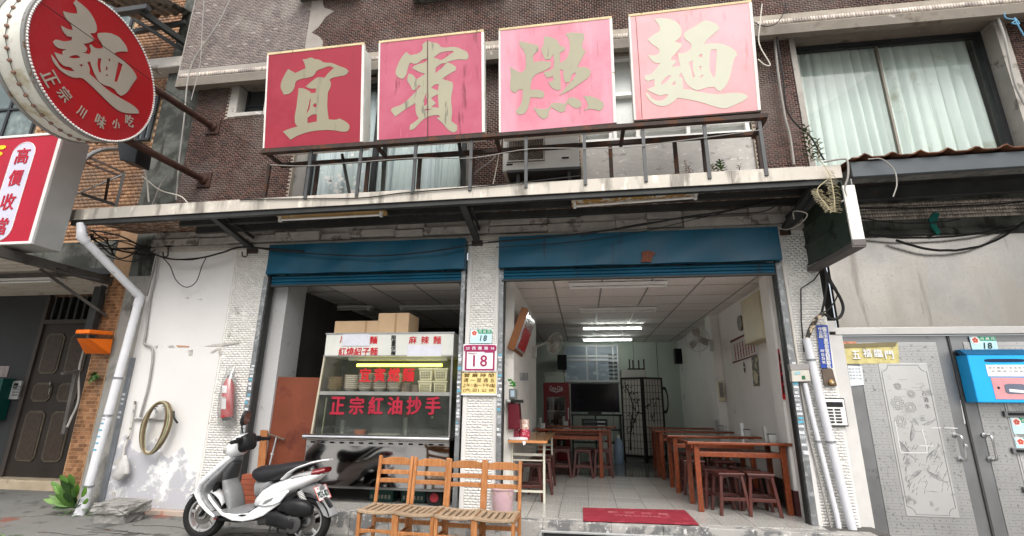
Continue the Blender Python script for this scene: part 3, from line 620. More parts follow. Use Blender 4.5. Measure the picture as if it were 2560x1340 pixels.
words = ['deep red sign board with one cream brush character, leftmost of the four on the rack', 'faded rose-red sign board with a dark vertical seam, second from the left', 'streaked pink sign board third on the rack, above the air conditioner', 'palest pink sign board with a white brush character, rightmost and largest on the rack']
for i, (qc, G, CC, chm) in enumerate(zip(QC, (G1, G2, G3, G4), (C1, C2, C3, C4), (char_m, char_m2, char_m2, char_m3))):
    c = [hit(*p, SP, SN) for p in qc]     # TL TR BR BL
    t = thing('sign_board', words[i], 'sign', (c[3].x, 4.95, 4.2), 'red sign boards on the rack')
    back = -SN*.27
    inn = [p+SN*0 for p in c]
    part('cabinet', MB().hexa([p-SN*.012 for p in c], back), frm, t, bevel=.006)
    part('face', MB().hexa([p for p in c], -SN*.010), faces[i], t)
    def edge_strip(a, b, wv, m, nm='trim'):
        part(nm, MB().hexa([a+SN*.006, b+SN*.006, b+wv+SN*.006, a+wv+SN*.006], -SN*.04), m, t, bevel=.004)
    upv = (c[0]-c[3]).normalized(); rt = (c[1]-c[0]).normalized()
    edge_strip(c[3], c[0], -rt*.022, frm); edge_strip(c[2], c[1], rt*.034, frm)
    edge_strip(c[0]-rt*.02, c[1]+rt*.03, upv*.03, frt); edge_strip(c[3]-rt*.02, c[2]+rt*.034, -upv*.022, rsteel)
        # the character itself sits inside its outline
    cx = sum(p[0] for p in G[0])/len(G[0])
    part('character', trace_mb(G, CC, SP+SN*.001, SN, .0012, smooth=1), chm, t)
    if i == 1:
        a = hit(*C2(583, 172), SP, SN); b = hit(*C2(585, 1185), SP, SN)
        part('seam', MB().hexa([a+SN*.011-rt*.004, a+SN*.011+rt*.004, b+SN*.011+rt*.004, b+SN*.011-rt*.004], -SN*.004), M('dirt_line', (.10, .05, .045), .8), t)
    if i == 3:
        a = hit(*C4(122, 178), SP, SN); b = hit(*C4(190, 1245), SP, SN); mdl = hit(*C4(160, 720), SP, SN)
        part('crack', MB().tube([a+SN*.003, mdl+SN*.003, b+SN*.003], .0025, 5), M('dirt_line', (.10, .05, .045), .8), t)

# ================================================================== round projecting sign
dc = thing('round_sign', 'large round red projecting sign with cream noodle character and white rim on two poles', 'sign', (-5.48, 4.12, 4.87))
ya = radians(5); DN = Vector((cos(ya), sin(ya), 0)); DC = Vector((-5.48, 4.12, 4.87)); RD = .802; TH = .40
dsk = lambda r, d, n=64: [DC+DN*d+(Vector((-sin(ya), cos(ya), 0))*cos(2*pi*k/n)+Vector((0, 0, 1))*sin(2*pi*k/n))*r for k in range(n)]
rimw = M('round_sign_rim', (.62, .62, .56), .5, vs=3, var=.1, bump=.03, blotch=[((.40, .36, .24), 2.5, .55, .1), ((.20, .11, .06), 11, .68, .04)])
part('drum', MB().rings([dsk(RD-.02, -.012), dsk(RD+.015, -.014), dsk(RD+.015, -TH), dsk(RD-.02, -TH)]), rimw, dc, smooth=True)
part('face', MB().rings([dsk(RD, -.01), dsk(RD, 0)]), M('round_sign_red', (.33, .010, .014), .35, vs=.8, var=.1, bump=.01, blotch=[((.33, .03, .04), 1.2, .5, .2)]), dc)
part('back_face', MB().rings([dsk(RD, -TH-.01), dsk(RD, -TH)]), M('round_sign_red', (.46, .018, .022)), dc)
for d in (-.03, -TH+.03): part('rim_band', MB().rings([dsk(RD+.012, d-.02), dsk(RD+.028, d-.02), dsk(RD+.028, d+.02), dsk(RD+.012, d+.02)], cap=False), M('rim_band_grey', (.25, .25, .24), .5, .3, vs=5, blotch=[((.15, .08, .04), 9, .6, .05)]), dc, smooth=True)
# scalloped lamp edging round the face: small white beads
q = MB(); nb = 150
for k in range(nb):
    a = 2*pi*k/nb; e = Vector((-sin(ya), cos(ya), 0))*cos(a)+Vector((0, 0, 1))*sin(a); tg = Vector((-sin(ya), cos(ya), 0))*-sin(a)+Vector((0, 0, 1))*cos(a)
    p = DC+e*(RD+.004)+DN*.004; q.loft([(p-tg*.013, e*.006, DN*.006), (p-tg*.006, e*.012, DN*.013), (p+tg*.006, e*.012, DN*.013), (p+tg*.013, e*.006, DN*.006)], n=5)
part('edge_beads', q, whitep, dc, kind='stuff')
# rusty bolts joined by a wire along the rim
bolt = M('rusty_bolt', (.22, .13, .10), .8, vs=30, var=.3); wire = []
for k in range(46):
    a = 2*pi*k/46; e = Vector((-sin(ya), cos(ya), 0))*cos(a)+Vector((0, 0, 1))*sin(a); p = DC+e*(RD+.015)-DN*(TH*.5)
    wire.append(p+e*.012+DN*random.uniform(-.006, .006))
    if -.15 < sin(a) or True:
        part('bulb_socket', MB().lathe([(.020, 0), (.022, .008), (.016, .022), (.008, .026)], p, 8, e), bolt, dc)
part('wire', MB().tube(wire+[wire[0]], .003, 5), cord, dc)
GD = [[(668,0),(720,40),(790,110),(835,190),(850,250),(840,285),(790,292),(830,350),(780,378),(730,385),(765,425),(755,455),(720,462),(790,480),(800,455),(785,400),(800,390),(830,420),(905,425),(900,395),(860,330),(858,300),(880,290),(1035,320),(1075,360),(1115,420),(1122,455),(1030,458),(1000,475),(1100,550),(1190,650),(1203,690),(1165,740),(1110,820),(1065,845),(1030,820),(1005,785),(880,730),(850,690),(800,570),(790,540),(765,550),(785,600),(785,650),(830,690),(930,780),(1050,860),(1170,930),(1215,970),(1222,1000),(1150,1000),(1080,990),(1020,960),(900,850),(780,735),(720,688),(650,685),(570,650),(500,590),(460,530),(450,480),(490,530),(530,590),(590,620),(655,628),(620,595),(560,580),(510,530),(475,460),(550,485),(550,455),(585,435),(520,425),(480,400),(465,370),(490,350),(560,365),(630,355),(632,328),(590,320),(550,270),(535,225),(590,255),(640,265),(620,210),(570,150),(553,98),(620,115),(680,120),(670,70),(645,30)],
      [(600,505),(640,488),(690,492),(705,508),(650,515)],[(695,570),(725,565),(725,585),(710,588)],[(860,515),(892,515),(885,570),(890,640),(870,635),(855,570)],[(948,518),(970,520),(965,550)],[(930,580),(950,605),(928,630)],[(930,655),(950,658),(945,672),(928,665)],[(1040,545),(1080,570),(1060,640),(1030,725),(1005,715),(1020,640)]]
CD = lambda x, y: (x/3.526, y/3.526)
part('character', trace_mb(GD, CD, DC+DN*.003, DN, .003, smooth=1), M('round_sign_lettering', (.33, .29, .24), .5, vs=2, var=.05, bump=.01), dc)
dx = Vector((-sin(ya), cos(ya), 0)); dz = Vector((0, 0, 1))
for ch, (px, py), s, an in (('正', (442, 693), .17, -38), ('宗', (568, 832), .15, -25), ('川', (718, 985), .125, -12), ('味', (885, 1070), .15, -4), ('小', (1022, 1092), .12, 6), ('吃', (1140, 1065), .14, 14)):
    p = hit(*CD(px, py), DC+DN*.002, DN); a = radians(an); ux = dx*cos(a)+dz*sin(a); uz = -dx*sin(a)+dz*cos(a)
    part('lettering', text_mb(ch, p+DN*.003, ux, uz, s, s*.85 if ch != '川' else s*.7, bold=.025), MATS['round_sign_lettering'], dc)
pole_m = M('rusted_pole', (.055, .028, .022), .55, .2, vs=8, var=.35, bump=.08, blotch=[((.12, .05, .03), 8, .6, .05)])
for (px, py), zz in (((533, 318), 0), ((510, 450), 0)):
    b = W(px, py, YF-.02); e = Vector((DC.x-.18, DC.y+.45 if py > 400 else DC.y+.62, b.z-.0))
    part('support_pole', MB().tube([b, e], .048, 12), pole_m, dc, smooth=True)
    part('base_plate', MB().box(b.x-.11, b.x+.11, YF-.03, YF-.006, b.z-.12, b.z+.12), pole_m, dc, bevel=.004)
    part('flange', MB().lathe([(.075, 0), (.075, .02), (.055, .05)], (b.x, YF-.03, b.z), 12, (0, -1, 0)), pole_m, dc)
# stay wire over the face of the disc
solo('stay_wire', MB().tube([hit(100, 4, DC+DN*.05, DN), hit(388, 207, DC+DN*.05, DN), W(640, 372, YF-.05)], .004, 5), cord, 'thin dark stay wire running across the face of the round red sign to the wall', 'wire')
fb = thing('flood_light', 'black box flood light hanging under the round red sign', 'lamp', (-5.88, 5.0, 4.3))
part('housing', MB().hexa([W(292, 352, 5.05), W(348, 352, 5.05), W(338, 408, 5.0), W(298, 398, 5.0)], (0, .22, 0)), blackp, fb, bevel=.008)
part('bracket', MB().bar(W(322, 356, 5.15), W(335, 338, 5.15), .03, .03), dsteel, fb)

# ================================================================== pawn-shop sign, far left
ps = thing('box_sign', 'red light box sign with vertical lettering in a pale oval, over the left canopy', 'sign', (-6.9, 4.6, 3.65))
q = [W(-40, 349, 4.6), W(158, 332, 4.6), W(83, 612, 4.6), W(-40, 622, 4.6)]
x1 = -6.375; x0 = -7.75; zt = 4.405; zb = 2.925
alusheet = M('aluminium_sheet', (.40, .40, .39), .45, .4, vs=2, var=.08, bump=.02)
part('cabinet', MB().box(x0, x1, 4.615, 4.93, zb, zt), alusheet, ps, bevel=.004)
part('face', MB().box(x0+.02, x1-.05, 4.596, 4.613, zb+.03, zt-.03), M('light_box_red', (.37, .004, .022), .35, vs=1, var=.12, bump=.01, blotch=[((.44, .04, .06), .9, .62, .15)]), ps)
part('trim', MB().box(x0, x1, 4.585, 4.613, zt-.032, zt).box(x0, x1, 4.585, 4.613, zb, zb+.032).box(x1-.048, x1, 4.585, 4.613, zb+.032, zt-.032), M('white_trim', (.66, .66, .64), .45), ps, bevel=.003)
ov = []; cxl = -6.885; rr = .165
for k in range(13): a = pi*k/12; ov.append((cxl+rr*cos(a), 4.593, 4.13+rr*sin(a)))
for k in range(13): a = pi+pi*k/12; ov.append((cxl+rr*cos(a), 4.593, 3.14+rr*sin(a)))
cxl_px = None
part('oval_panel', MB().hexa(ov, (0, .003, 0)), M('oval_white', (.50, .50, .60), .4, vs=1, var=.06, bump=0), ps)
part('oval_outline', MB().tube([(p[0], 4.594, p[2]) for p in ov]+[(ov[0][0], 4.594, ov[0][2])], .006, 5), MATS['white_trim'], ps)
for ch, z in zip('高價收當', (4.10, 3.80, 3.48, 3.16)):
    part('lettering', text_mb(ch, (cxl, 4.589, z), (1, 0, 0), (0, 0, 1), .215, .19, bold=.03), M('lettering_red', (.40, .01, .03), .4, bump=0), ps)
part('lettering', text_mb('吉', (-7.38, 4.592, 4.12), (1, 0, 0), (0, 0, 1), .4, .36, bold=.06), M('lettering_yellow', (.85, .50, .01), .4, bump=0), ps)

# ================================================================== roller shutters, rolled up
def shutter(x0, x1, label, X0, X1):
    t = thing('roller_shutter', label, 'shutter', ((x0+x1)/2, YF, 2.72), 'blue roller shutters')
    g = []
    for k in range(7):
        u = k/6; z = 3.225-.41*u; row = []
        for i in range(25):
            x = x0+(x1-x0)*i/24; dent = .013*sin(i*.9+u*3)*(.4+u)+.008*math.exp(-((i-8)**2)/4-(u-.5)**2*12)
            row.append((x, 5.80+dent+.0*u, z))
        g.append(row)
    part('housing', MB().sheet(g, (0, .012, 0)), blue, t, smooth=True)
    part('housing_end', MB().box(x0, x0+.012, 5.812, 5.94, 2.815, 3.225).box(x1-.012, x1, 5.812, 5.94, 2.815, 3.225), blue, t)
    part('housing_bottom', MB().box(x0+.012, x1-.012, 5.815, 5.86, 2.815, 2.825), blue, t)
    for k in range(3):
        z = 2.81-.045*k; pr = [(-.0, 0), (.012, -.008), (.016, -.022), (.012, -.036), (0, -.043)]
        part('slat', MB().sheet([[(X0, 5.90-a, z+b), (X1, 5.90-a, z+b)] for a, b in pr], (0, .008, 0)), blue, t)
    part('bottom_bar', MB().box(X0, X1, 5.875, 5.92, 2.655, 2.68), dsteel, t, bevel=.003)
    return t
sh1 = shutter(-4.19, -1.45, 'blue roller shutter rolled up over the kitchen opening on the left', -4.14, -1.50)
sh2 = shutter(-1.01, 2.33, 'blue roller shutter rolled up over the dining room opening, with a rust patch', -.98, 2.27)
part('rust_patch', MB().hexa([W(1604, 630, 5.79), W(1620, 626, 5.79), W(1640, 633, 5.79), W(1632, 640, 5.79), W(1628, 655, 5.79), W(1602, 655, 5.79), W(1606, 642, 5.79)], (0, .006, 0)), M('bare_rust', (.14, .05, .03), .9, vs=30, var=.3), sh2)
gr = M('guide_rail_steel', (.20, .21, .215), .5, .5, vs=8, var=.25, bump=.05, blotch=[((.34, .35, .36), 20, .55, .04)])
stk = [M('sticker_%s' % a, c, .5, vs=60, var=.1, bump=0, blotch=[((.2, .2, .22), 90, .55, .02)]) for a, c in (('white', (.62, .64, .66)), ('cyan', (.10, .38, .52)), ('grey', (.40, .42, .44)))]
def rail(x0, x1, zb, label, sx, zs):
    t = thing('guide_rail', label, 'rail', ((x0+x1)/2, YF, zb), 'steel guide rails of the shutters')
    part('channel', MB().box(x0, x1, 5.885, 5.93, zb, 2.81), gr, t, bevel=.003)
    part('channel_lip', MB().box(sx-.006, sx+.006, 5.93, 6.02, zb, 2.81), dsteel, t)
    z = zs[1]; 
    while z > zs[0]:
        h = random.uniform(.018, .034); wd = (x1-x0)*random.uniform(.55, .95)
        a = random.uniform(x0, x1-wd)
        part('sticker', MB().hexa([(a, 5.883, z-h), (a+wd, 5.883, z-h+random.uniform(-.006, .006)), (a+wd, 5.883, z+random.uniform(-.004, .004)), (a, 5.883, z)], (0, .0015, 0)), random.choice(stk+[stk[0]]), t)
        z -= h+random.uniform(.008, .05)
    return t
rail(-4.265, -4.20, 0, 'sticker-covered steel guide rail left of the kitchen opening', -4.19, (.75, 1.62))
rail(-1.505, -1.455, 0, 'sticker-covered steel guide rail on the left edge of the central pillar', -1.50, (.8, 1.75))
rail(-1.01, -.955, 0, 'sticker-covered steel guide rail on the right edge of the central pillar', -.95, (.8, 1.75))
rail(2.285, 2.35, 0, 'sticker-covered steel guide rail right of the dining room opening', 2.28, (.7, 1.65))
# ================================================================== left neighbour
lb = thing('tiled_building', 'left neighbour building with orange mosaic tiles, dark recessed entrance and stained concrete column', 'building', (-8, 6, 0))
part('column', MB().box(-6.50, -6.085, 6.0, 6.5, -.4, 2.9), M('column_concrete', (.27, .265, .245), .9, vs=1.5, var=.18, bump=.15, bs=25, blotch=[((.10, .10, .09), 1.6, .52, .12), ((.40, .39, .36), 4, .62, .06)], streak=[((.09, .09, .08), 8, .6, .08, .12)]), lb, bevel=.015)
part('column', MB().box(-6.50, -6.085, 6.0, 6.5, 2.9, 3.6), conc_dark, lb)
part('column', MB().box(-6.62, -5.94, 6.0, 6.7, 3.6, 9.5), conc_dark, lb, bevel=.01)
part('column_cap', MB().box(-7.0, -6.2, 5.85, 6.1, 6.35, 6.55), conc_pale, lb, bevel=.02)
q = MB().box(-6.80, -6.50, 6.0, 6.9, -.4, 3.6).box(-20, -6.62, 6.3, 6.6, 3.55, 9.5).box(-20, -6.8, 7.05, 7.2, 2.55, 3.6)
part('recess_lintel', MB().box(-20, -6.8, 6.28, 6.5, 3.02, 3.56), conc_dark, lb)
mo = M('orange_grout', (.42, .27, .16), .9, vs=6, var=.2)
part('mortar_wall', q, mo, lb)
tile_wall('tiles', lb, [(-6.79, -6.51, -.35, 2.9)], 6.0, .063, .05, .007, .005, oran, near=300, aim=(-6.6, .6))
LH = [(-10.6, -9.35, 5.35, 6.85), (-7.25, -6.98, 5.3, 6.15), (-8.6, -7.9, 7.4, 8.5)]
tile_wall('tiles', lb, [(-10.8, -6.62, 3.6, 8.6)], 6.3, .085, .062, .008, .005, oran, holes=LH)
tile_wall('tiles', lb, [(-9.5, -6.8, 2.6, 2.95)], 7.05, .085, .062, .008, .005, oran)
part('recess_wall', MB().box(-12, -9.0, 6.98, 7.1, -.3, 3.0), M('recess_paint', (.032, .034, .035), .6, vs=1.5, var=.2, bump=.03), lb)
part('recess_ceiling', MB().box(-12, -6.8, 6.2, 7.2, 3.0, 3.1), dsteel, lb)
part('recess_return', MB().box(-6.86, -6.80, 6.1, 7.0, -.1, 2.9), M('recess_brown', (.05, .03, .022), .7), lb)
part('entrance_slab', MB().box(-12, -6.8, 6.2, 9, -.24, -.16), conc_pale, lb)
part('entrance_sill', MB().box(-9.6, -6.86, 6.78, 7.15, -.2, -.01), M('cream_sill', (.46, .38, .27), .85, vs=3, var=.15, bump=.15, blotch=[((.25, .20, .14), 4, .58, .08)]), lb, bevel=.02)
for h in LH:
    wn = part('window', MB().box(h[0], h[1], 6.275, 6.30, h[2], h[3]), M('dark_glass', (.10, .13, .13), .12, bump=.01, blotch=[((.30, .36, .34), 1.2, .5, .2)]), lb)
    q = MB()
    for x in (h[0], (h[0]+h[1])/2-.02, h[1]-.05): q.box(x, x+.05, 6.25, 6.275, h[2], h[3])
    for z in (h[2], h[2]+(h[3]-h[2])*.5, h[3]-.05): q.box(h[0], h[1], 6.245, 6.27, z, z+.04)
    part('frame', q, dfr, wn)
# door with transom grille
dd = part('door', MB().box(-8.97, -7.6, 7.0, 7.05, 0, 2.38), M('dark_metal_door', (.034, .027, .022), .5, .2, vs=3, var=.2, bump=.04), lb)
part('door_frame', MB().box(-9.04, -8.97, 6.97, 7.06, 0, 2.85).box(-8.97, -7.6, 6.96, 7.06, 2.38, 2.45), M('door_frame_brown', (.055, .045, .038), .5, vs=4), lb)
part('transom', MB().box(-8.97, -7.6, 7.04, 7.06, 2.45, 2.85), M('dark_glass2', (.012, .014, .014), .2), lb)
for i in range(9): part('grille_bar', MB().box(-8.9+i*.15, -8.86+i*.15, 6.99, 7.03, 2.45, 2.85), dsteel, lb)
pm = M('door_panel_gilt', (.10, .085, .06), .45, .3, vs=12, var=.3, bump=.1); pi_ = M('door_panel_brown', (.055, .038, .028), .5, .1, vs=20, var=.3, bump=.2)
for x0, x1 in ((-8.86, -8.50), (-8.38, -8.02)):
    for z0, z1 in ((.22, .98), (1.12, 1.42), (1.56, 2.22)):
        def octa(ix, y0, c=.06): return [(x0+ix+c, y0, z0+ix), (x1-ix-c, y0, z0+ix), (x1-ix, y0, z0+ix+c), (x1-ix, y0, z1-ix-c), (x1-ix-c, y0, z1-ix), (x0+ix+c, y0, z1-ix), (x0+ix, y0, z1-ix-c), (x0+ix, y0, z0+ix+c)]
        a = part('panel_moulding', MB().hexa(octa(0, 6.985), (0, .015, 0)), pm, dd, bevel=.004)
        part('panel_field', MB().hexa(octa(.03, 6.978, .045), (0, .008, 0)), pi_, dd, bevel=.003)
part('handle', MB().tube([W(128, 955, 6.95), W(125, 970, 6.9), W(122, 985, 6.95)], .016, 8), chrome, dd, smooth=True)

# things on the recess wall
mi = thing('intercom', 'silver intercom panel beside the dark entrance door', 'intercom', W(43, 975, 6.95))
a, b = W(24, 1000, 6.95), W(64, 950, 6.95); zA, zB, xA, xB = a.z, b.z, -9.02+.0, 0
a = W(22, 998, 6.95); b = W(58, 952, 6.95)
part('case', MB().box(a.x, b.x, 6.93, 6.97, a.z, b.z), M('intercom_silver', (.45, .46, .45), .4, .3), mi, bevel=.006)
part('display', MB().box(a.x+.05, b.x-.05, 6.925, 6.931, b.z-.12, b.z-.04), blackp, mi)
for r in range(4):
    for c in range(3): part('button', MB().box(a.x+.07+c*.05, a.x+.105+c*.05, 6.922, 6.931, a.z+.05+r*.045, a.z+.08+r*.045), M('button_grey', (.2, .2, .2), .5), mi)
a = W(-40, 1050, 6.9); b = W(30, 947, 6.9)
mb_ = thing('mailbox', 'dark green metal mailbox cut by the left picture edge', 'mailbox', (a.x, 6.9, a.z))
part('body', MB().box(a.x, b.x, 6.78, 6.97, a.z, b.z), M('mailbox_green', (.004, .06, .05), .4, .1, vs=3), mb_, bevel=.008)
part('slot', MB().box(b.x-.35, b.x-.06, 6.772, 6.781, b.z-.16, b.z-.12), alusheet, mb_)
a = W(-30, 942, 6.96); b = W(22, 915, 6.96)
solo('notice_sheet', MB().box(a.x, b.x, 6.972, 6.978, a.z, b.z), M('notice_paper', (.33, .28, .27), .7, vs=9, var=.3, blotch=[((.14, .05, .05), 12, .6, .04)]), 'small printed notice on the dark wall above the green mailbox', 'notice')

# canopy over the entrance
cn = thing('entrance_canopy', 'ribbed white metal canopy with dark edge beam over the left entrance', 'canopy', (-8.2, 5.7, 2.85))
g = []
for k in range(60):
    y = 4.55+k*.041; z = 2.86+.012*(1 if k % 4 in (0, 1) else -1)+.03*(y-4.5)/2.4; g.append([(-11, y, z), (-6.8, y, z)])
part('ribbed_sheet', MB().sheet(g, (0, 0, .006)), M('canopy_white_sheet', (.44, .40, .34), .6, vs=2, var=.1, bump=.03, blotch=[((.30, .22, .14), 3, .6, .08)]), cn)
part('edge_beam', MB().box(-6.80, -6.72, 4.5, 5.98, 2.77, 2.88), M('beam_grey_brown', (.085, .078, .07), .6, .2, vs=3, var=.2, blotch=[((.05, .04, .035), 4, .55, .08)]), cn, bevel=.004)
part('front_gutter', MB().box(-11, -6.72, 4.42, 4.52, 2.78, 2.93), MATS['beam_grey_brown'], cn, bevel=.01)
part('strut', MB().bar(at(100, 672, 2, 2.84), W(266, 790, 5.96), .035), MATS['beam_grey_brown'], cn)
part('cross_beam', MB().box(-11, -6.8, 5.5, 5.56, 2.79, 2.84), MATS['beam_grey_brown'], cn)
part('wall_arm', MB().bar(W(262, 716, 5.9), W(238, 745, 5.9), .06, .06), dsteel, cn)
t = thing('fluorescent_light', 'white fluorescent batten under the left entrance canopy', 'light fitting', at(80, 705, 2, 2.83))
a = at(-60, 700, 2, 2.83); b = at(158, 700, 2, 2.83); b.y = a.y
part('housing', MB().box(a.x, b.x, a.y, a.y+.16, 2.81, 2.85), whitep, t, bevel=.004); part('tube', MB().tube([(a.x, a.y+.02, 2.785), (b.x-.05, a.y+.02, 2.785)], .014, 8), MATS['unlit_tube'], t, smooth=True)
# black junction arm and bracket box above the door, conduit
solo('steel_post_bracket', MB().box(-6.86, -6.74, 5.86, 5.94, 2.05, 2.72), dsteel, 'dark steel channel hanging at the edge of the orange pilaster', 'bracket', bevel=.004)
fl2 = thing('orange_box', 'bright orange plastic flap box fixed to the orange tiled pilaster', 'box', W(240, 870, 5.8))
om = M('bright_orange_plastic', (.80, .16, .008), .42, vs=4, var=.05)
P_ = lambda x, y, Y: W(x, y, Y)
A, B, C_, D_ = P_(189, 836, 5.55), P_(250, 838, 5.55), P_(222, 884, 5.80), P_(244, 884, 5.80)
E_, F_ = P_(285, 846, 5.80), P_(272, 884, 5.84)
part('lid', MB().hexa([P_(188, 834, 5.55), P_(222, 833, 5.55), P_(282, 838, 5.90), P_(215, 836, 5.95)], (0, 0, .05)), om, fl2, bevel=.006)
part('side_panel', MB().hexa([P_(222, 846, 5.6), P_(282, 848, 5.92), P_(275, 884, 5.92), P_(252, 885, 5.88)], (-.012, 0, .0)), om, fl2, bevel=.003)
part('side_panel', MB().hexa([P_(191, 846, 5.6), P_(212, 884, 5.86), P_(252, 884, 5.88), P_(222, 846, 5.65)], (0, .012, 0)), om, fl2, bevel=.003)
part('tag', MB().hexa([P_(225, 872, 5.855), P_(240, 872, 5.855), P_(242, 880, 5.855), P_(227, 880, 5.855)], (0, .002, 0)), whitep, fl2)
solo('conduit', MB().tube(spline([P_(245, 720, 5.9), P_(252, 690, 5.9), P_(232, 765, 5.92), P_(224, 790, 5.93), P_(222, 835, 5.9), P_(222, 835, 5.9), P_(207, 885, 5.92), P_(197, 930, 5.93), P_(196, 1000, 5.93), P_(178, 1045, 5.9), P_(168, 1068, 5.85)][2:]), .013, 8), cordg, 'pale conduit running down the edge of the orange pilaster past the orange box', 'conduit', smooth=True)
solo('timber_prop', MB().bar(P_(192, 925, 5.9), P_(160, 1085, 5.9), .05, .04), M('old_grey_wood', (.08, .075, .07), .85, vs=6, var=.3), 'old grey timber leaning along the edge of the orange pilaster', 'timber')
solo('flag_stub', MB().bar(P_(155, 934, 5.7), P_(196, 928, 5.92), .035, .03), M('old_grey_wood', (.08, .075, .07)), 'short grey bracket arm sticking out beside the dark entrance door', 'bracket')
# window awning upper left
ua = thing('window_awning', 'small dark steel window awning at the top left above the orange tiles', 'awning', (-7.4, 5.5, 6.8))
part('side_beam', MB().bar(W(352, 28, 5.2), W(492, 128, 6.0), .07, .09), dsteel, ua)
part('side_beam', MB().bar(W(335, 48, 5.2), W(480, 140, 6.0), .03, .05), gsteel, ua)
part('front_beam', MB().bar(W(262, 36, 5.2), W(372, 20, 5.2), .09, .08), gsteel, ua)
part('back_beam', MB().bar(W(300, 86, 5.9), W(465, 56, 5.9), .06, .07), gsteel, ua)
g = []
for k in range(26):
    u = k/25; a = W(240, 5, 5.1).lerp(W(375, -12, 5.1), u); b = W(330, 62, 6.0).lerp(W(475, 45, 6.0), u); dz_ = .022*(1 if k % 4 < 2 else -1)
    g.append([a+Vector((0, 0, dz_+.06)), b+Vector((0, 0, dz_+.1))])
part('corrugated_sheet', MB().sheet(g, (0, 0, .008)), M('old_tin', (.33, .30, .26), .7, .2, vs=4, var=.3, blotch=[((.08, .07, .06), 4, .5, .08)]), ua)

# steel lattice that holds the box sign
lt = thing('sign_bracket', 'light steel frame holding the left box sign over the awning', 'bracket', (-6.3, 5.4, 3.6))
for a, b, m, r in (((310, 432), (290, 518), galv, .035), ((215, 390), (310, 432), rsteel, .03), ((212, 405), (300, 440), rsteel, .03), ((205, 485), (288, 512), dsteel, .035), ((272, 445), (262, 505), rsteel, .03), ((186, 488), (308, 436), galv, .016)):
    part('frame_bar', MB().bar(W(*a, 5.35), W(*b, 5.5), r, r), m, lt)
solo('curved_conduit', MB().tube(spline([W(203, 420, 5.2), W(215, 395, 5.3), W(250, 376, 5.5), W(285, 372, 5.8), W(305, 373, 6.1)]), .028, 8), galv, 'silver curved conduit arching behind the left box sign', 'conduit', smooth=True)

# ================================================================== right neighbour: steel entrance
rb = thing('steel_entrance', 'right neighbour entrance with stainless steel fascia panel above two patterned steel doors', 'entrance', (4.1, 6.05, -.1))
ss = M('brushed_fascia_steel', (.37, .345, .31), .26, .92, vs=1.2, var=.12, bump=.06, bs=2.5, streak=[((.27, .25, .22), 2.2, .45, .25, .3), ((.22, .20, .18), 8, .62, .08, .08)], blotch=[((.21, .21, .205), .6, .44, .25), ((.26, .24, .21), 50, .58, .06)])  # broad blotch paints uneven reflection and shade into the steel, with stains
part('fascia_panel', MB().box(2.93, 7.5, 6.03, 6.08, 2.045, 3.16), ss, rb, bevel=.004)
part('lintel', MB().box(2.86, 7.5, 5.99, 6.08, 1.965, 2.045), M('lintel_steel', (.50, .49, .47), .35, .8, vs=3, var=.08, bump=.02), rb, bevel=.004)
part('jamb', MB().box(2.80, 2.93, 6.0, 6.1, -.4, 1.965), M('jamb_white', (.55, .54, .52), .7, vs=3, var=.1, bump=.08), rb)
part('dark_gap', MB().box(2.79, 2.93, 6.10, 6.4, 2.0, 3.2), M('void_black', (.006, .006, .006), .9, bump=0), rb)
part('jamb_top', MB().box(2.78, 2.86, 5.96, 6.09, 2.0, 2.12), plaster, rb)
part('threshold', MB().box(2.8, 7.5, 5.9, 6.3, -.45, -.12), conc_pale, rb)
dsm = M('door_frame_steel', (.23, .235, .24), .38, .75, vs=2.5, var=.15, bump=.03, blotch=[((.10, .10, .10), 4, .6, .1)])
pnl = M('stamped_steel', (.42, .42, .415), .36, .7, vs=2, var=.08, bump=.03, blotch=[((.22, .22, .215), 30, .6, .04)])
etch = M('etched_plate', (.54, .54, .53), .32, .6, vs=2, var=.05, bump=.02, blotch=[((.32, .32, .31), 6, .58, .08)])
etl = M('etched_line', (.19, .19, .19), .5, .5, vs=6, var=.1, bump=0)
dot = M('stamped_dot', (.11, .11, .11), .5, .5, bump=0)
def leaf(x0, x1, fx0, fx1, ex0, ex1, label):
    d = part('door', MB().box(x0, x1, 6.05, 6.10, -.35, 1.955), dsm, rb, bevel=.003); d['label'] = label
    part('stamped_panel', MB().box(fx0, fx1, 6.043, 6.051, -.3, 1.88), pnl, d, bevel=.002)
    q = MB(); s = MB(); z = -.28; j = 0
    while z < 1.86:
        i = 0; x = fx0+.03
        while x < fx1-.01:
            if not (ex0-.02 < x < ex1+.02 and .09 < z < 1.66):
                q.add([(x-.005, 6.0415, z), (x, 6.0415, z-.005), (x+.005, 6.0415, z), (x, 6.0415, z+.005), (x, 6.0445, z)], [(0, 1, 2, 3)])
            x += .058; i += 1
        s.box(fx0+.006, fx1-.006, 6.0415, 6.044, z+.0285, z+.0305) if not .09 < z < 1.66 else (s.box(fx0+.006, max(fx0+.007, ex0-.02), 6.0415, 6.044, z+.0285, z+.0305), s.box(min(fx1-.007, ex1+.02), fx1-.006, 6.0415, 6.044, z+.0285, z+.0305))
        z += .058; j += 1
    part('stamped_dots', q, dot, d, kind='stuff'); part('stamped_grid', s, M('stamped_groove', (.20, .20, .20), .5, .6), d, kind='stuff')
    part('etched_plate', MB().box(ex0, ex1, 6.037, 6.044, .10, 1.65), etch, d, bevel=.002)
    c = .07; a0, a1, b0, b1 = ex0+.02, ex1-.02, .12, 1.63; L_ = []
    for cx, cz, s0 in ((a0, b0, 0), (a1, b0, 90), (a1, b1, 180), (a0, b1, 270)):
        for k in range(5):
            t = radians(s0+90-k*22.5); L_.append((cx+c*cos(t), 6.0365, cz+c*sin(t)))
    part('etched_border', MB().tube(L_+[L_[0]], .0028, 4), etl, d)
    return d
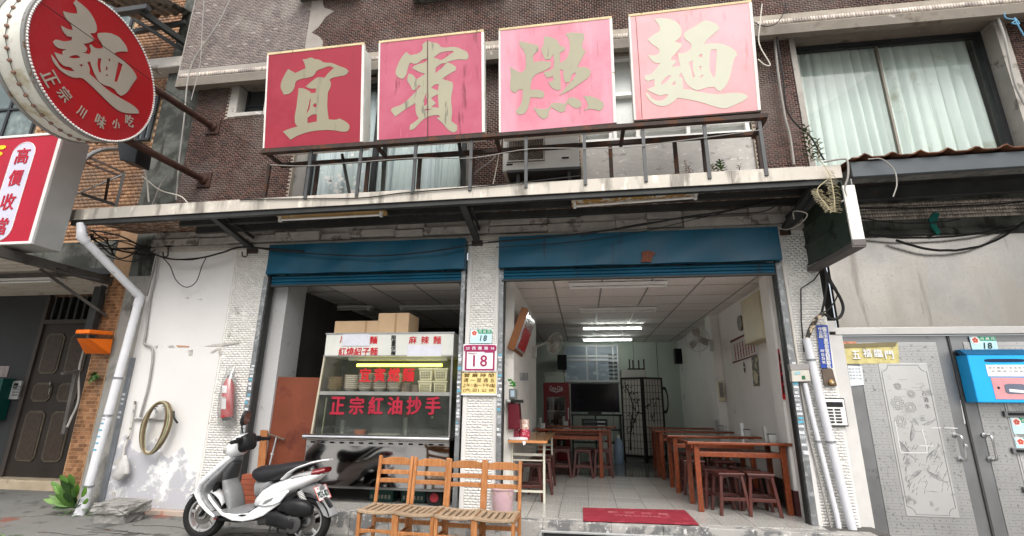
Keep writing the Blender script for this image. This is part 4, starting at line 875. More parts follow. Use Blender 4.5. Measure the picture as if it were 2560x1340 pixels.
d1 = leaf(2.95, 4.025, 3.08, 3.90, 3.27, 3.76, 'left steel door leaf with etched fish plate')
d2 = leaf(4.04, 5.5, 4.17, 5.4, 4.42, 5.0, 'right steel door leaf behind the blue mailbox')
# etched carp, reeds and blossoms
def fish(cx, cz, L, ang, d, par):
    pr = [(-.5, .0), (-.36, .055), (-.1, .10), (.2, .075), (.42, .03), (.62, .13), (.56, .0), (.64, -.10), (.42, -.02), (.15, -.09), (-.15, -.11), (-.4, -.06)]
    ca, sa = cos(ang), sin(ang); bend = .18
    pts = []
    for a, b in pr:
        b += bend*(a*a)*1.2; pts.append((cx+L*(a*ca-b*sa), 6.0355, cz+L*(a*sa+b*ca)))
    part('etched_fish', MB().hexa(pts, (0, .0016, 0)), M('etched_fish_grey', (.33, .33, .33), .5, .5, vs=30, var=.3), par)
    hd = [pts[0], pts[1], pts[2], (cx, 6.0355, cz)]
    part('etched_fish_back', MB().hexa([(p[0], 6.0345, p[2]) for p in (pts[0], pts[1], pts[2], pts[3], ((pts[2][0]+cx)/2, 0, (pts[2][2]+cz)/2))], (0, .0008, 0)), etl, par)
for cx, cz, L, an in ((3.48, .92, .20, 1.3), (3.38, .74, .22, -1.0), (3.64, .72, .19, .7), (3.42, .50, .18, -2.5), (3.62, .48, .19, -.6), (3.66, 1.02, .14, .4)): fish(cx, cz, L, an, 0, d1)
for cx, cz, L, an in ((4.60, .55, .3, -.6), (4.75, .9, .24, .8)): fish(cx, cz, L, an, 0, d2)
rs = random.Random(4)
for d, e0 in ((d1, 3.27), (d2, 4.42)):
    q = MB()
    for k in range(70):
        x = e0+rs.uniform(.04, .44); z = rs.uniform(.3, .78); 
        if rs.random() < .35: x = e0+.05+rs.random()*.06
        L = rs.uniform(.03, .075); a = rs.uniform(.9, 1.2)
        q.bar((x, 6.0362, z), (x+L*cos(a), 6.0362, z+L*sin(a)), .0022, .0022)
    for k in range(34):
        x = e0+rs.uniform(.04, .36); z = rs.uniform(.3, 1.5); L = rs.uniform(.03, .11); q.bar((x, 6.0362, z), (x+L, 6.0362, z+rs.uniform(-.006, .006)), .0022, .002)
    part('etched_strokes', q, etl, d, kind='stuff')
    q = MB()
    for cx, cz, r in ((e0+.12, 1.22, .055), (e0+.11, 1.03, .05), (e0+.24, 1.18, .045), (e0+.27, 1.32, .035), (e0+.15, 1.40, .03)):
        for ring in range(3):
            rr_ = r*(1-ring*.3); n = 9
            for k in range(n):
                a = 2*pi*k/n+ring*.3; b = 2*pi*(k+1)/n+ring*.3
                m_ = (a+b)/2
                q.tube([(cx+rr_*cos(a), 6.036, cz+rr_*sin(a)), (cx+rr_*1.28*cos(m_), 6.036, cz+rr_*1.28*sin(m_)), (cx+rr_*cos(b), 6.036, cz+rr_*sin(b))], .0016, 4)
    part('etched_blossoms', q, etl, d, kind='stuff')
    part('etched_writing', text_mb('古', (e0+.40, 6.0355, 1.33), (1, 0, 0), (0, 0, 1), .05).add([], []), etl, d); text = ['清', '水']
    for k, ch in enumerate(text): part('etched_writing', text_mb(ch, (e0+.405, 6.0355, 1.26-k*.065), (1, 0, 0), (0, 0, 1), .05), etl, d)
# peeled tape outline and scratches
tp = M('tape_residue', (.68, .68, .67), .6, bump=0); q = MB()
c4 = lambda x, y: W(1880+x/3.765, 1000+y/3.765, 6.034)
tapes = [[(1345, 200), (1370, 330), (1400, 495), (1650, 500), (1640, 420), (1600, 275)], [(1575, 430), (1705, 433)], [(1690, 262), (1780, 262)], [(1810, 262), (1935, 266)]]
for tpl in tapes:
    for a, b in zip(tpl, tpl[1:]): part('tape_strip', MB().bar(c4(*a), c4(*b), .009, .001, up=(0, 1, 0)) if abs(a[0]-b[0]) > 0 else MB().bar(c4(*a), c4(*b), .009, .001), tp, d1)
for px, d in ((2378, d1), (2452, d2)):
    t_ = W(px+8, 1088, 6.045); bt = W(px+23, 1148, 6.045)
    hx = (t_.x+bt.x)/2
    part('handle', MB().tube(spline([(hx, 6.045, t_.z), (hx, 5.97, t_.z), (hx, 5.95, t_.z-.03), (hx, 5.95, bt.z+.03), (hx, 5.97, bt.z), (hx, 6.045, bt.z)], 4), .012, 8), chrome, d, smooth=True)
    for zz in (t_.z, bt.z): part('handle_rose', MB().lathe([(.028, 0), (.028, .006), (.018, .012)], (hx, 6.042, zz), 12, (0, -1, 0)), galv, d, smooth=True)
p = W(2420, 1115, 6.045); part('lock', MB().lathe([(.018, 0), (.018, .008), (.008, .01)], (p.x-.02, 6.048, p.z), 12, (0, -1, 0)), chrome, d1)
sc = M('bare_scratch', (.8, .8, .8), .3, .6, bump=0)
part('scratch', MB().hexa([W(2400, 1000, 6.046), W(2402, 1000, 6.046), W(2414, 1058, 6.046), W(2411, 1060, 6.046)], (0, .0015, 0)), sc, d2)
part('centre_strip', MB().box(4.022, 4.043, 6.035, 6.05, -.35, 1.95), M('seam_black', (.05, .05, .05), .5), rb)

def plate(name, label, x0, x1, z0, z1, y, mat, cat, th=.003, bev=.006, **k):
    t = thing(name, label, cat, ((x0+x1)/2, y, z0), **k); part('plate', MB().box(x0, x1, y-th, y, z0, z1), mat, t, bevel=bev); return t
pg = M('plate_green', (.0, .30, .12), .4, bump=0); pb = M('plate_pale_blue', (.50, .72, .78), .4, bump=0); pink_f = M('flower_red', (.60, .12, .08), .5, bump=0); ink = M('dark_ink', (.03, .06, .05), .5, bump=0); wp = M('plate_white', (.76, .76, .76), .4, bump=0)
def number_plate(cx, cz, y, label, s=1.0, par=None):
    w_, h_ = .27*s, .17*s; t = plate('house_number_plate', label, cx-w_/2, cx+w_/2, cz-h_/2, cz+h_/2, y, pb, 'sign', group='green and blue house number plates')
    part('header', MB().box(cx-w_*.2, cx+w_/2-.004, y-.005, y-.0035, cz+h_*.2, cz+h_/2-.004), pg, t)
    part('lettering', text_mb('西 藏 路', (cx+w_*.17, y-.006, cz+h_*.345), (1, 0, 0), (0, 0, 1), h_*.19, w_*.55, bold=.01), wp, t)
    part('number', text_mb('18', (cx+w_*.12, y-.006, cz-h_*.13), (1, 0, 0), (0, 0, 1), h_*.40, bold=.02, shear=.15, space=1.15), ink, t)
    part('badge', MB().lathe([(h_*.27, 0), (h_*.27, .002)], (cx-w_*.31, y-.0045, cz+h_*.24), 20, (0, -1, 0)), wp, t)
    q = MB()
    for k in range(5):
        a = pi/2+2*pi*k/5; q.lathe([(h_*.085, 0), (h_*.085, .0015)], (cx-w_*.31+h_*.11*cos(a), y-.0068, cz+h_*.24+h_*.11*sin(a)), 8, (0, -1, 0))
    part('blossom_emblem', q, pink_f, t); return t
number_plate(-1.235, 1.972, 5.935, 'small green and pale blue number 18 plate, on the central pillar')
p = W(2462, 859, 6.02); number_plate(p.x, p.z, 6.035, 'green and pale blue number 18 plate above the blue mailbox', .95)
p = W(2565, 1065, 6.03); number_plate(p.x, p.z, 6.034, 'upper of two number 18 plates below the blue mailbox', .95)
p = W(2572, 1112, 6.03); number_plate(p.x+.01, p.z-.01, 6.034, 'lower of two number 18 plates below the blue mailbox', .95)

# blue mailbox with pink notice
bx0, bx1, bz0, bz1 = 4.06, 4.66, 1.235, 1.76
mbx = thing('mailbox', 'bright blue wall mailbox with white lettered label and pink sticker, on the right steel door', 'mailbox', (4.36, 5.95, bz0))
bl = M('mailbox_blue', (.02, .38, .80), .35, vs=3, var=.05, bump=.01)
part('body', MB().hexa([(bx0, 5.87, bz0), (bx1, 5.87, bz0), (bx1, 5.87, bz1-.03), (bx0, 5.87, bz1-.03)], (0, .17, 0)), bl, mbx, bevel=.01)
part('hood', MB().hexa([(bx0-.01, 5.86, bz1-.035), (bx1+.01, 5.86, bz1-.035), (bx1+.01, 5.95, bz1+.03), (bx0-.01, 5.95, bz1+.03)], (0, .09, 0)), M('mailbox_dark_blue', (.01, .10, .22), .4), mbx, bevel=.006)
cx = 4.40
part('slot', MB().loft([((cx, 5.867, 1.665), (.19, 0, 0), (0, 0, .017)), ((cx, 5.872, 1.665), (.19, 0, 0), (0, 0, .017))], 24, 4), M('slot_navy', (.005, .02, .06), .5), mbx)
lab_ = part('label', MB().box(cx-.19, cx+.19, 5.865, 5.869, 1.50, 1.62), wp, mbx, bevel=.004)
part('lettering', text_mb('信 件 請 投 入 此 信 箱 內', (cx, 5.864, 1.59), (1, 0, 0), (0, 0, 1), .022, .34), M('faint_ink', (.45, .45, .45), .5), lab_)
part('lettering', text_mb('敬 請 合 作 謝 謝', (cx, 5.864, 1.555), (1, 0, 0), (0, 0, 1), .022, .30), MATS['faint_ink'], lab_)
stc = part('sticker', MB().box(cx-.17, cx+.22, 5.866, 5.869, 1.27, 1.49), M('dusty_pink', (.58, .28, .30), .6, vs=5), mbx)
part('viewing_window', MB().loft([((cx+.03, 5.863, 1.375), (.095, 0, 0), (0, 0, .05)), ((cx+.03, 5.868, 1.375), (.095, 0, 0), (0, 0, .05))], 24, 5), M('window_grey', (.13, .15, .20), .15), stc)
part('letter', MB().hexa([(cx-.03, 5.861, 1.345), (cx+.10, 5.861, 1.335), (cx+.10, 5.861, 1.36), (cx-.03, 5.861, 1.375)], (0, .002, 0)), wp, stc)
part('keyhole', MB().lathe([(.014, 0), (.010, .004)], (cx-.12, 5.866, 1.385), 10, (0, -1, 0)), blackp, mbx)
for k, (px, py, wd) in enumerate(((2510, 1035, .22), (2530, 1127, .20), (2558, 1225, .1))):
    p = W(px, py, 6.03); t = thing('letter_slot', ('upper', 'middle', 'lowest')[k]+' black letter slot with steel flap in the right steel door', 'letter slot', p, 'letter slots of the right door')
    part('flap', MB().box(p.x, p.x+.34, 6.015, 6.035, p.z-.03, p.z+.03), dsm, t, bevel=.003); part('opening', MB().box(p.x+.03, p.x+.33, 6.010, 6.016, p.z-.014, p.z+.014), blackp, t)

# papers on the left door leaf
gb = thing('door_banner', 'torn yellow paper banner with four white raised characters on the steel door', 'banner', W(2170, 880, 6.03))
yb = M('gilt_paper', (.52, .46, .20), .5, vs=12, var=.25, bump=.1, blotch=[((.30, .26, .16), 8, .6, .04)])
part('paper', MB().hexa([W(2110, 866, 6.036), W(2245, 858, 6.036), W(2249, 908, 6.036), W(2114, 910, 6.036)], (0, .003, 0)), yb, gb)
part('torn_edge', MB().hexa([W(2106, 860, 6.030), W(2244, 855, 6.030), W(2238, 866, 6.030), W(2180, 868, 6.030), W(2112, 870, 6.030)], (0, .004, 0)), M('torn_brown', (.20, .17, .09), .7, vs=12), gb)
part('torn_scrap', MB().hexa([W(2105, 853, 6.032), W(2140, 854, 6.032), W(2144, 863, 6.032), W(2110, 864, 6.032)], (0, .003, 0)), M('torn_orange', (.50, .22, .14), .7, vs=30, var=.4), gb)
for i, ch in enumerate('五福臨門'):
    p = W(2140+i*27.5, 887 if i in (0, 3) else 883, 6.028); part('lettering', text_mb(ch, p, (1, 0, .0), (0, 0, 1), .088, .082, bold=.03, depth=.003), wp, gb)
nq = thing('notice_sheet', 'pale blue printed notice taped on the steel door under the yellow banner', 'notice', W(2140, 940, 6.03))
part('paper', MB().hexa([W(2119, 914, 6.035), W(2155, 916, 6.035), W(2160, 962, 6.035), W(2127, 965, 6.035)], (0, .002, 0)), M('notice_blue_white', (.66, .70, .74), .7, vs=4, var=.04), nq)
for r in range(4): part('lettering', text_mb('通 知 公 告', W(2136+r*1.2, 922+r*8, 6.034), (1, 0, 0), (0, 0, 1), .018, .12), MATS['faint_ink'], nq)
for a, b, lb_ in (((2103, 966), (2117, 978), 'upper'), ((2106, 980), (2120, 994), 'lower')):
    p, q_ = W(*a, 6.035), W(*b, 6.035); solo('sticky_note', MB().box(p.x, q_.x, 6.046, 6.048, q_.z, p.z), M('note_white', (.66, .68, .70), .7), '%s small white sticky label on the frame of the steel door' % lb_, 'label')

# keypad on the jamb
p0, p1 = W(2066, 1063, 5.93), W(2108, 998, 5.93)
kp = thing('keypad', 'white and black door keypad at the foot of the PVC pipes beside the steel door', 'keypad', (p0.x, 5.93, p0.z))
part('back_box', MB().box(p0.x-.01, p1.x+.012, 5.93, 6.0, p0.z-.012, p1.z+.012), blackp, kp, bevel=.006)
part('front', MB().box(p0.x, p1.x, 5.915, 5.932, p0.z, p1.z), whitep, kp, bevel=.008)
part('display', MB().box(p0.x+.02, p1.x-.02, 5.911, 5.916, p0.z+.19, p1.z-.03), blackp, kp, bevel=.003)
for r in range(5):
    for c in range(2): part('button', MB().box(p0.x+.022+c*.075, p0.x+.082+c*.075, 5.909, 5.916, p0.z+.025+r*.032, p0.z+.043+r*.032), blackp, kp, bevel=.003)

# ------------------------------------------------------------------ right canopy
rc = thing('corrugated_canopy', 'rusty corrugated canopy on grey steel beams above the steel entrance on the right', 'canopy', (4.5, 5.2, 3.6))
g = []; n = 150
for i in range(n+1):
    x = 2.79+i*(4.6/n); ph = (x-2.79)/.255; s_ = abs((ph % 1)-.5)*2; h = .045*max(0, 1-s_*2.2)
    g.append([(x, 4.93, 3.625+h+.015*(x-2.8)), (x, 5.45, 3.70+h+.015*(x-2.8)), (x, 5.98, 3.80+h+.015*(x-2.8))])
part('corrugated_sheet', MB().sheet(g, (0, 0, .010)), M('rusted_corrugated', (.15, .065, .035), .8, .1, vs=5, var=.35, bump=.15, blotch=[((.07, .035, .025), 3, .5, .1), ((.30, .24, .18), 9, .66, .04)]), rc)
part('front_beam', MB().hexa([(2.79, 4.98, 3.44), (7.4, 4.98, 3.52), (7.4, 4.98, 3.68), (2.79, 4.98, 3.61)], (0, .06, 0)), M('blue_grey_beam', (.075, .085, .092), .42, .3, vs=2, var=.15, bump=.02), rc, bevel=.006)
part('second_beam', MB().hexa([(2.9, 5.58, 3.42), (7.4, 5.58, 3.49), (7.4, 5.58, 3.64), (2.9, 5.58, 3.57)], (0, .06, 0)), dsteel, rc, bevel=.006)
part('soffit_strip', MB().hexa([(2.85, 5.05, 3.60), (7.4, 5.05, 3.68), (7.4, 5.58, 3.70), (2.85, 5.58, 3.62)], (0, 0, .01)), conc, rc)
part('soffit_strip', MB().hexa([(2.85, 5.6, 3.63), (7.4, 5.6, 3.70), (7.4, 6.1, 3.72), (2.85, 6.1, 3.65)], (0, 0, .01)), dsteel, rc)
part('back_wall', MB().box(2.86, 7.4, 6.1, 6.3, 3.1, 3.9), conc_dark, rb)
tile_wall('lintel_tiles', rb, [(2.95, 7.2, 3.36, 3.62)], 6.1, .03, .045, .005, .006, band, stack=True)
part('door_beam', MB().hexa([(2.93, 5.98, 3.13), (7.4, 5.98, 3.13), (7.4, 6.05, 3.22), (2.93, 6.05, 3.22)], (0, .1, 0)), conc_dark, rb)
rg = [W(2335, 530, 5.95), W(2350, 533, 5.95), W(2340, 560, 5.95), W(2352, 580, 5.95), W(2345, 588, 5.95), W(2330, 570, 5.95), W(2322, 548, 5.95)]
solo('green_rag', MB().hexa(rg, (0, .02, .0)), M('green_cloth', (.01, .12, .10), .9, vs=10, var=.3, bump=.1), 'dark green rag hanging from the cables under the right canopy', 'rag')
for k, (a, b, sg, r) in enumerate((((2150, 545), (2400, 548), .06, .008), ((2240, 600), (2560, 556), .22, .014), ((2150, 585), (2560, 560), .10, .012), ((2120, 520), (2560, 505), .03, .01))):
    solo('cable', MB().tube(catenary(W(*a, 5.93), W(*b, 5.93), sg, 16, .004), r, 6), cord, ('thin', 'thick sagging', 'long dark', 'upper straight')[k]+' cable strung under the right canopy above the steel fascia', 'cable')

# ------------------------------------------------------------------ perpendicular sign box at the right end of the awning
X0 = 2.66
bs_ = thing('sign_box', 'old projecting sign box with dark green corrugated side under the right end of the awning', 'sign box', (X0, 5.4, 2.75))
g = []
for k in range(37):
    z = 2.76+k*.0186; d = .014 if (k % 12) in (0, 1) else (-.004 if (k % 12) in (6, ) else 0); g.append([(X0+.01-d, 4.98, z-.03), (X0+.01-d, 5.5, z-.01), (X0+.01-d, 5.94, z+.01)])
part('corrugated_side', MB().sheet(g, (.01, 0, 0)), M('dark_green_sheet', (.035, .05, .038), .55, .1, vs=3, var=.25, bump=.04, blotch=[((.012, .016, .012), 4, .55, .08), ((.09, .10, .08), 9, .66, .04)]), bs_, smooth=True)
part('front_edge', MB().box(X0, X0+.115, 4.95, 4.975, 2.72, 3.34), frm, bs_, bevel=.005, label='white front edge of the sign box')
part('bottom_rail', MB().hexa([(X0-.012, 4.95, 2.68), (X0+.115, 4.95, 2.68), (X0+.115, 5.95, 2.70), (X0-.012, 5.95, 2.70)], (0, 0, .05)), M('dull_rail', (.11, .10, .095), .6, .2, vs=5), bs_, bevel=.004)
part('rust_corner', MB().box(X0-.004, X0+.117, 4.944, 4.95, 2.70, 2.76), M('dull_rail', (.11, .10, .095)), bs_)
part('far_side', MB().box(X0+.100, X0+.110, 4.975, 5.94, 2.75, 3.42), M('far_side_grey', (.3, .3, .29), .6), bs_)
solo('round_duct', MB().tube([W(1975, 560, 5.9), W(2045, 488, 5.15)], .05, 14), dsteel, 'dark round pipe slanting down beside the green sign box', 'pipe', smooth=True)
solo('wire_loop', MB().tube(spline([W(1935, 565, 5.85), W(1965, 574, 5.85), W(2000, 560, 5.6), W(2018, 535, 5.4), W(1985, 528, 5.5), W(1985, 548, 5.6)]), .006, 6), cordw, 'pale wire looped around the slanting round pipe', 'wire', smooth=True)
solo('cable_hook', MB().tube(spline([W(2060, 405, 4.96), W(2100, 398, 4.95), W(2118, 402, 4.94), W(2120, 440, 4.94), W(2112, 470, 4.95), W(2116, 495, 4.96), W(2103, 505, 4.98)]), .010, 6), cordg, 'grey cable hooked over the right end of the awning fascia', 'cable', smooth=True)
solo('cable_end', MB().tube(spline([W(2170, 398, 4.92), W(2205, 398, 4.9), W(2235, 425, 4.9), W(2242, 460, 4.9), W(2233, 492, 4.9)]), .006, 6), cordg, 'loose grey cable end dangling in front of the right canopy beam', 'cable', smooth=True)
# ================================================================== wooden chairs in front of the kitchen
def make_chair():
    t = thing('wooden_chair', 'c', 'chair', (0, 0, 0), 'orange wooden slatted chairs standing side by side')
    w2 = .172
    # rear posts lean back, seat 0.44 high, chair faces -Y
    for s in (-1, 1):
        part('rear_leg', MB().hexa([(s*w2-.017, .17, 0), (s*w2+.017, .17, 0), (s*w2+.017, .20, 0), (s*w2-.017, .20, 0)], (0, -.0, .44)).hexa([(s*w2-.017, .17, .44), (s*w2+.017, .17, .44), (s*w2+.017, .20, .44), (s*w2-.017, .20, .44)], (0, .055, .44)), wood_o, t, bevel=.007)
        part('front_leg', MB().box(s*w2-.017, s*w2+.017, -.19, -.155, 0, .425), wood_o, t, bevel=.005)
        part('side_rail', MB().box(s*w2-.010, s*w2+.010, -.155, .17, .385, .425), wood_o, t, bevel=.004)
        part('side_stretcher', MB().box(s*w2-.009, s*w2+.009, -.155, .17, .20, .23), wood_o, t, bevel=.004)
    for nm, z, h in (('back_slat', .62, .042), ('back_slat', .70, .042), ('top_rail', .79, .07)):
        q = MB(); g = []
        for k in range(13):
            u = k/12; x = (u-.5)*2*(w2-.015); y = .195+.055*(z-.44)/.44+.018*(1-(2*u-1)**2)
            wav = .014*min(1, max(0, (1-abs(2*u-1))*3-.5))-.010 if nm == 'top_rail' else 0
            g.append([(x, y, z), (x, y+.002, z+h+wav)])
        part(nm, q.sheet(g, (0, .018, 0)), wood_o, t, bevel=.004)
    # dished seat: front and rear rails curved, slats between
    def dz_(u): return .012*((2*u-1)**2)-.012
    for nm, y0, y1 in (('seat_front_rail', -.20, -.155), ('seat_rear_rail', .14, .168)):
        g = [[(-.187+.374*k/12, y0-(.012*(1-(2*k/12-1)**2) if y0 < 0 else 0), .445+dz_(k/12)), (-.187+.374*k/12, y1, .445+dz_(k/12))] for k in range(13)]
        part(nm, MB().sheet(g, (0, 0, -.028)), wood_w, t, bevel=.006)
    ws = .374/6
    for k in range(6):
        u = (k+.5)/6; wd = .050 if 0 < k < 5 else .056
        xx = -.187+ws*(k+.5); part('seat_slat', MB().box(xx-wd/2+.006, xx+wd/2-.006, -.157, .142, .402+dz_(u), .443+dz_(u)), wood_w, t, bevel=.004)
    g = [[(-w2+.015+(2*w2-.03)*k/10, -.182, .235-.014*sin(pi*k/10)*-1), (-w2+.015+(2*w2-.03)*k/10, -.182, .275)] for k in range(11)]
    part('front_stretcher', MB().sheet(g, (0, .018, 0)), wood_o, t, bevel=.004)
    part('rear_stretcher', MB().box(-w2+.015, w2-.015, .172, .192, .26, .30), wood_o, t)
    return t
ch = make_chair(); spots = [(-1.945, 4.965, .6), (-1.565, 4.95, -.8), (-1.185, 4.93, .3), (-.815, 4.925, -.4)]
lbs = ['first slatted wooden chair from the left, beside the white scooter', 'second slatted wooden chair from the left, with slightly greyer frame', 'third slatted wooden chair from the left, in front of the central pillar', 'rightmost slatted wooden chair, beside the pink bucket']
for i, (x, y, r) in enumerate(spots):
    o = ch if i == 0 else dup(ch); o.location = (x, y, gz(x)-.008); o.rotation_euler = (0, 0, radians(r-1)); o['label'] = lbs[i]

# ================================================================== scooter
sc = thing('motor_scooter', 'white motor scooter with black seat and grey footboard parked before the white wall', 'scooter', (-3.25, 5.1, -.21))
YC = 5.1
def S_(x, y, Y=YC): return W(430+x/3.436, 950+y/3.436, Y)
sw = M('scooter_white', (.72, .73, .74), .22, vs=3, var=.04, bump=.004, coat=.5, blotch=[((.5, .49, .46), 7, .68, .05), ((.42, .40, .36), 26, .66, .04)])
sgr = M('scooter_grey_plastic', (.20, .205, .21), .5, vs=5, var=.2, bump=.04, blotch=[((.32, .32, .32), 6, .56, .08), ((.10, .10, .10), 9, .64, .04)])
sdk = M('engine_black', (.014, .014, .015), .42, .2, vs=9, var=.4, bump=.06); sgm = M('engine_grey', (.09, .09, .09), .45, .6, vs=9, var=.3, bump=.05)
def wheel(c, R, tw, nm):
    ty = MB(); n = 40; prof = [(-tw*.55, R-.075), (-tw, R-.055), (-tw, R-.025), (-tw*.6, R-.006), (0, R), (tw*.6, R-.006), (tw, R-.025), (tw, R-.055), (tw*.55, R-.075)]
    rings = [[Vector((c.x+r*cos(2*pi*k/n), c.y+y, c.z+r*sin(2*pi*k/n))) for k in range(n)] for y, r in prof]
    w_ = part(nm, ty.rings(rings, cap=False), rubber, sc, smooth=True)
    rp = [(-tw*.6, R-.074), (-tw*.55, R-.090), (tw*.55, R-.090), (tw*.6, R-.074)]
    part('rim', MB().rings([[Vector((c.x+r*cos(2*pi*k/n), c.y+y, c.z+r*sin(2*pi*k/n))) for k in range(n)] for y, r in rp], cap=False), M('alloy_rim', (.55, .55, .55), .3, .7, vs=10), w_, smooth=True)
    q = MB()
    for k in range(5):
        a = 2*pi*k/5+.3; q.bar((c.x+.03*cos(a), c.y-.012, c.z+.03*sin(a)), (c.x+(R-.085)*cos(a+.15), c.y-.012, c.z+(R-.085)*sin(a+.15)), .028, .02, up=(0, 1, 0))
    q.lathe([(.045, -.05), (.045, .05)], c, 16, (0, 1, 0)); part('spokes', q, MATS['alloy_rim'], w_, bevel=.003)
    part('brake_disc', MB().lathe([(.095, -.03), (.095, -.026)], c, 28, (0, 1, 0)), M('disc_steel', (.25, .24, .23), .3, .8), w_)
    part('axle_nut', MB().lathe([(.02, -.075), (.02, -.05)], c, 8, (0, 1, 0)), sgm, w_)
fc = S_(285, 1150); rc_ = S_(1165, 1228); fc.z = gz(fc.x)+.232; rc_.z = gz(rc_.x)+.232
wheel(fc, .238, .048, 'front_wheel'); wheel(rc_, .238, .052, 'rear_wheel')
part('brake_caliper', MB().hexa([S_(345, 1165, 5.03), S_(385, 1150, 5.03), S_(392, 1190, 5.03), S_(358, 1205, 5.03)], (0, .03, 0)), red, sc, bevel=.006)
for dy in (-.065, .065): part('fork_leg', MB().tube([fc+Vector((0, dy, 0)), S_(345, 1060)+Vector((0, dy, 0)), S_(420, 880)+Vector((0, dy*.6, 0))], .019, 8), sdk, sc, smooth=True)
# front mudguard hugging the wheel
g = []
for k in range(14):
    a = radians(28+k*8.6); r = .262
    g.append([(fc.x+r*cos(a)*1.0, fc.y+s*.075, fc.z+r*sin(a)-(.028 if abs(s) > .9 else .008 if abs(s) > .5 else 0)) for s in (-1, -.6, 0, .6, 1)])
part('front_mudguard', MB().sheet(g, (0, 0, .006)), sw, sc, smooth=True)
def lf(secs, n=20, e=2.6):
    """stations along the body: (x, top, bottom) in the detail picture, half width; rings across the body"""
    out = []
    for x, t, b, hw in secs:
        p, q = S_(x, t), S_(x, b); c = (p+q)/2; out.append((c, (0, hw, 0), (p-q)/2))
    return MB().loft(out, n, e)
def pathloft(pts, n=20, e=2.8):
    """path through picture points with half width and half thickness; rings square to the path"""
    P = [S_(*p[0]) for p in pts]; out = []
    for i, p in enumerate(pts):
        d = (P[min(i+1, len(P)-1)]-P[max(i-1, 0)]).normalized(); nrm = Vector((-d.z, 0, d.x))
        out.append((P[i], (0, p[1], 0), nrm*p[2]))
    return MB().loft(out, n, e)
# leg shield (white outside, grey inside)
part('leg_shield', pathloft([((548, 640), .07, .035), ((500, 690), .12, .035), ((430, 775), .17, .032), ((345, 870), .205, .028), ((318, 945), .21, .026), ((345, 1030), .19, .026), ((400, 1105), .17, .026), ((450, 1150), .16, .026)]), sw, sc, smooth=True)
part('inner_shield', pathloft([((575, 655), .06, .02), ((530, 705), .10, .022), ((470, 790), .145, .025), ((385, 880), .18, .022), ((360, 950), .185, .020), ((385, 1030), .17, .020), ((440, 1100), .16, .018)]), sgr, sc, smooth=True)
part('glove_box', pathloft([((560, 700), .07, .03), ((505, 790), .11, .05), ((500, 850), .11, .03), ((490, 900), .10, .012)]), M('glove_box_dark', (.05, .052, .054), .5, vs=5, bump=.03), sc, smooth=True)
part('inner_bulge', pathloft([((500, 850), .11, .03), ((520, 930), .115, .055), ((540, 1020), .12, .05), ((560, 1100), .13, .02)]), sgr, sc, smooth=True)
part('nose_fin', pathloft([((240, 945), .02, .006), ((275, 905), .07, .015), ((345, 830), .14, .02), ((430, 745), .12, .02)]), sw, sc, smooth=True)
part('side_lamp', MB().hexa([S_(280, 870, 4.95), S_(345, 800, 4.96), S_(405, 758, 4.98), S_(385, 800, 4.96), S_(330, 850, 4.95)], (0, .02, 0)), M('lens_smoke', (.20, .21, .22), .15), sc, bevel=.004)
# footboard and side skirt
part('footboard', MB().hexa([S_(430, 1105), S_(740, 1065), S_(760, 1095), S_(700, 1125), S_(450, 1140)], (0, .15, 0)).hexa([S_(430, 1105), S_(740, 1065), S_(760, 1095), S_(700, 1125), S_(450, 1140)], (0, -.15, 0)), sgr, sc)
sk_ = [(310, 975), (345, 1030), (400, 1100), (450, 1138), (560, 1150), (660, 1140), (740, 1090), (800, 1075), (930, 1040), (930, 1065), (850, 1120), (790, 1165), (700, 1200), (610, 1215), (520, 1208), (430, 1165), (360, 1085), (315, 1020)]
for Y0, dy in ((4.945, .035), (5.22, .035)):
    sk3 = [S_(x, y, 4.96) for x, y in sk_]; sk3 = [Vector((p.x, Y0, p.z)) for p in sk3]
    part('side_skirt', MB().hexa(sk3, (0, dy, 0)), sw, sc, smooth=False, bevel=.014, seg=3)
part('footrest_hole', MB().hexa([S_(562, 1165, 4.94), S_(590, 1155, 4.94), S_(636, 1155, 4.94), S_(636, 1162, 4.94), S_(600, 1173, 4.94)], (0, .01, 0)), sdk, sc)
part('belly', lf([(450, 1150, 1200, .11), (600, 1150, 1215, .12), (760, 1120, 1200, .11), (900, 1070, 1160, .08)]), sdk, sc, smooth=True)
# rear body
part('rear_body', lf([(742, 1030, 1082, .07), (775, 985, 1085, .12), (840, 915, 1082, .155), (920, 870, 1060, .17), (1000, 845, 985, .175), (1090, 815, 948, .17), (1180, 790, 905, .15), (1260, 768, 862, .12), (1320, 755, 815, .075)]), sw, sc, smooth=True)
part('underseat', lf([(752, 850, 1010, .09), (800, 850, 980, .12), (870, 850, 930, .13), (900, 850, 900, .13)]), sgr, sc, smooth=True)
for Y0 in (4.925, 5.25):
    pp = [(745, 1075), (790, 1020), (850, 985), (900, 975), (985, 950), (1008, 958), (985, 985), (930, 1050), (870, 1075), (800, 1085)]
    part('side_cover', MB().hexa([Vector((S_(x, y, 4.94).x, Y0, S_(x, y, 4.94).z)) for x, y in pp], (0, .03, 0)), sw, sc, bevel=.01, seg=3)
part('side_vent', MB().hexa([S_(770, 1068, 4.918), S_(800, 1035, 4.918), S_(870, 1008, 4.918), S_(850, 1035, 4.918), S_(800, 1062, 4.918)], (0, .01, 0)), sgr, sc, bevel=.003)
part('seat', lf([(730, 790, 825, .06), (745, 752, 850, .11), (790, 732, 878, .14), (850, 728, 884, .15), (930, 722, 862, .15), (1020, 706, 822, .145), (1110, 695, 782, .13), (1175, 697, 752, .10), (1212, 708, 735, .05)], e=2.4), M('seat_vinyl', (.016, .016, .018), .5, vs=5, var=.2, bump=.08, bs=150), sc, smooth=True)
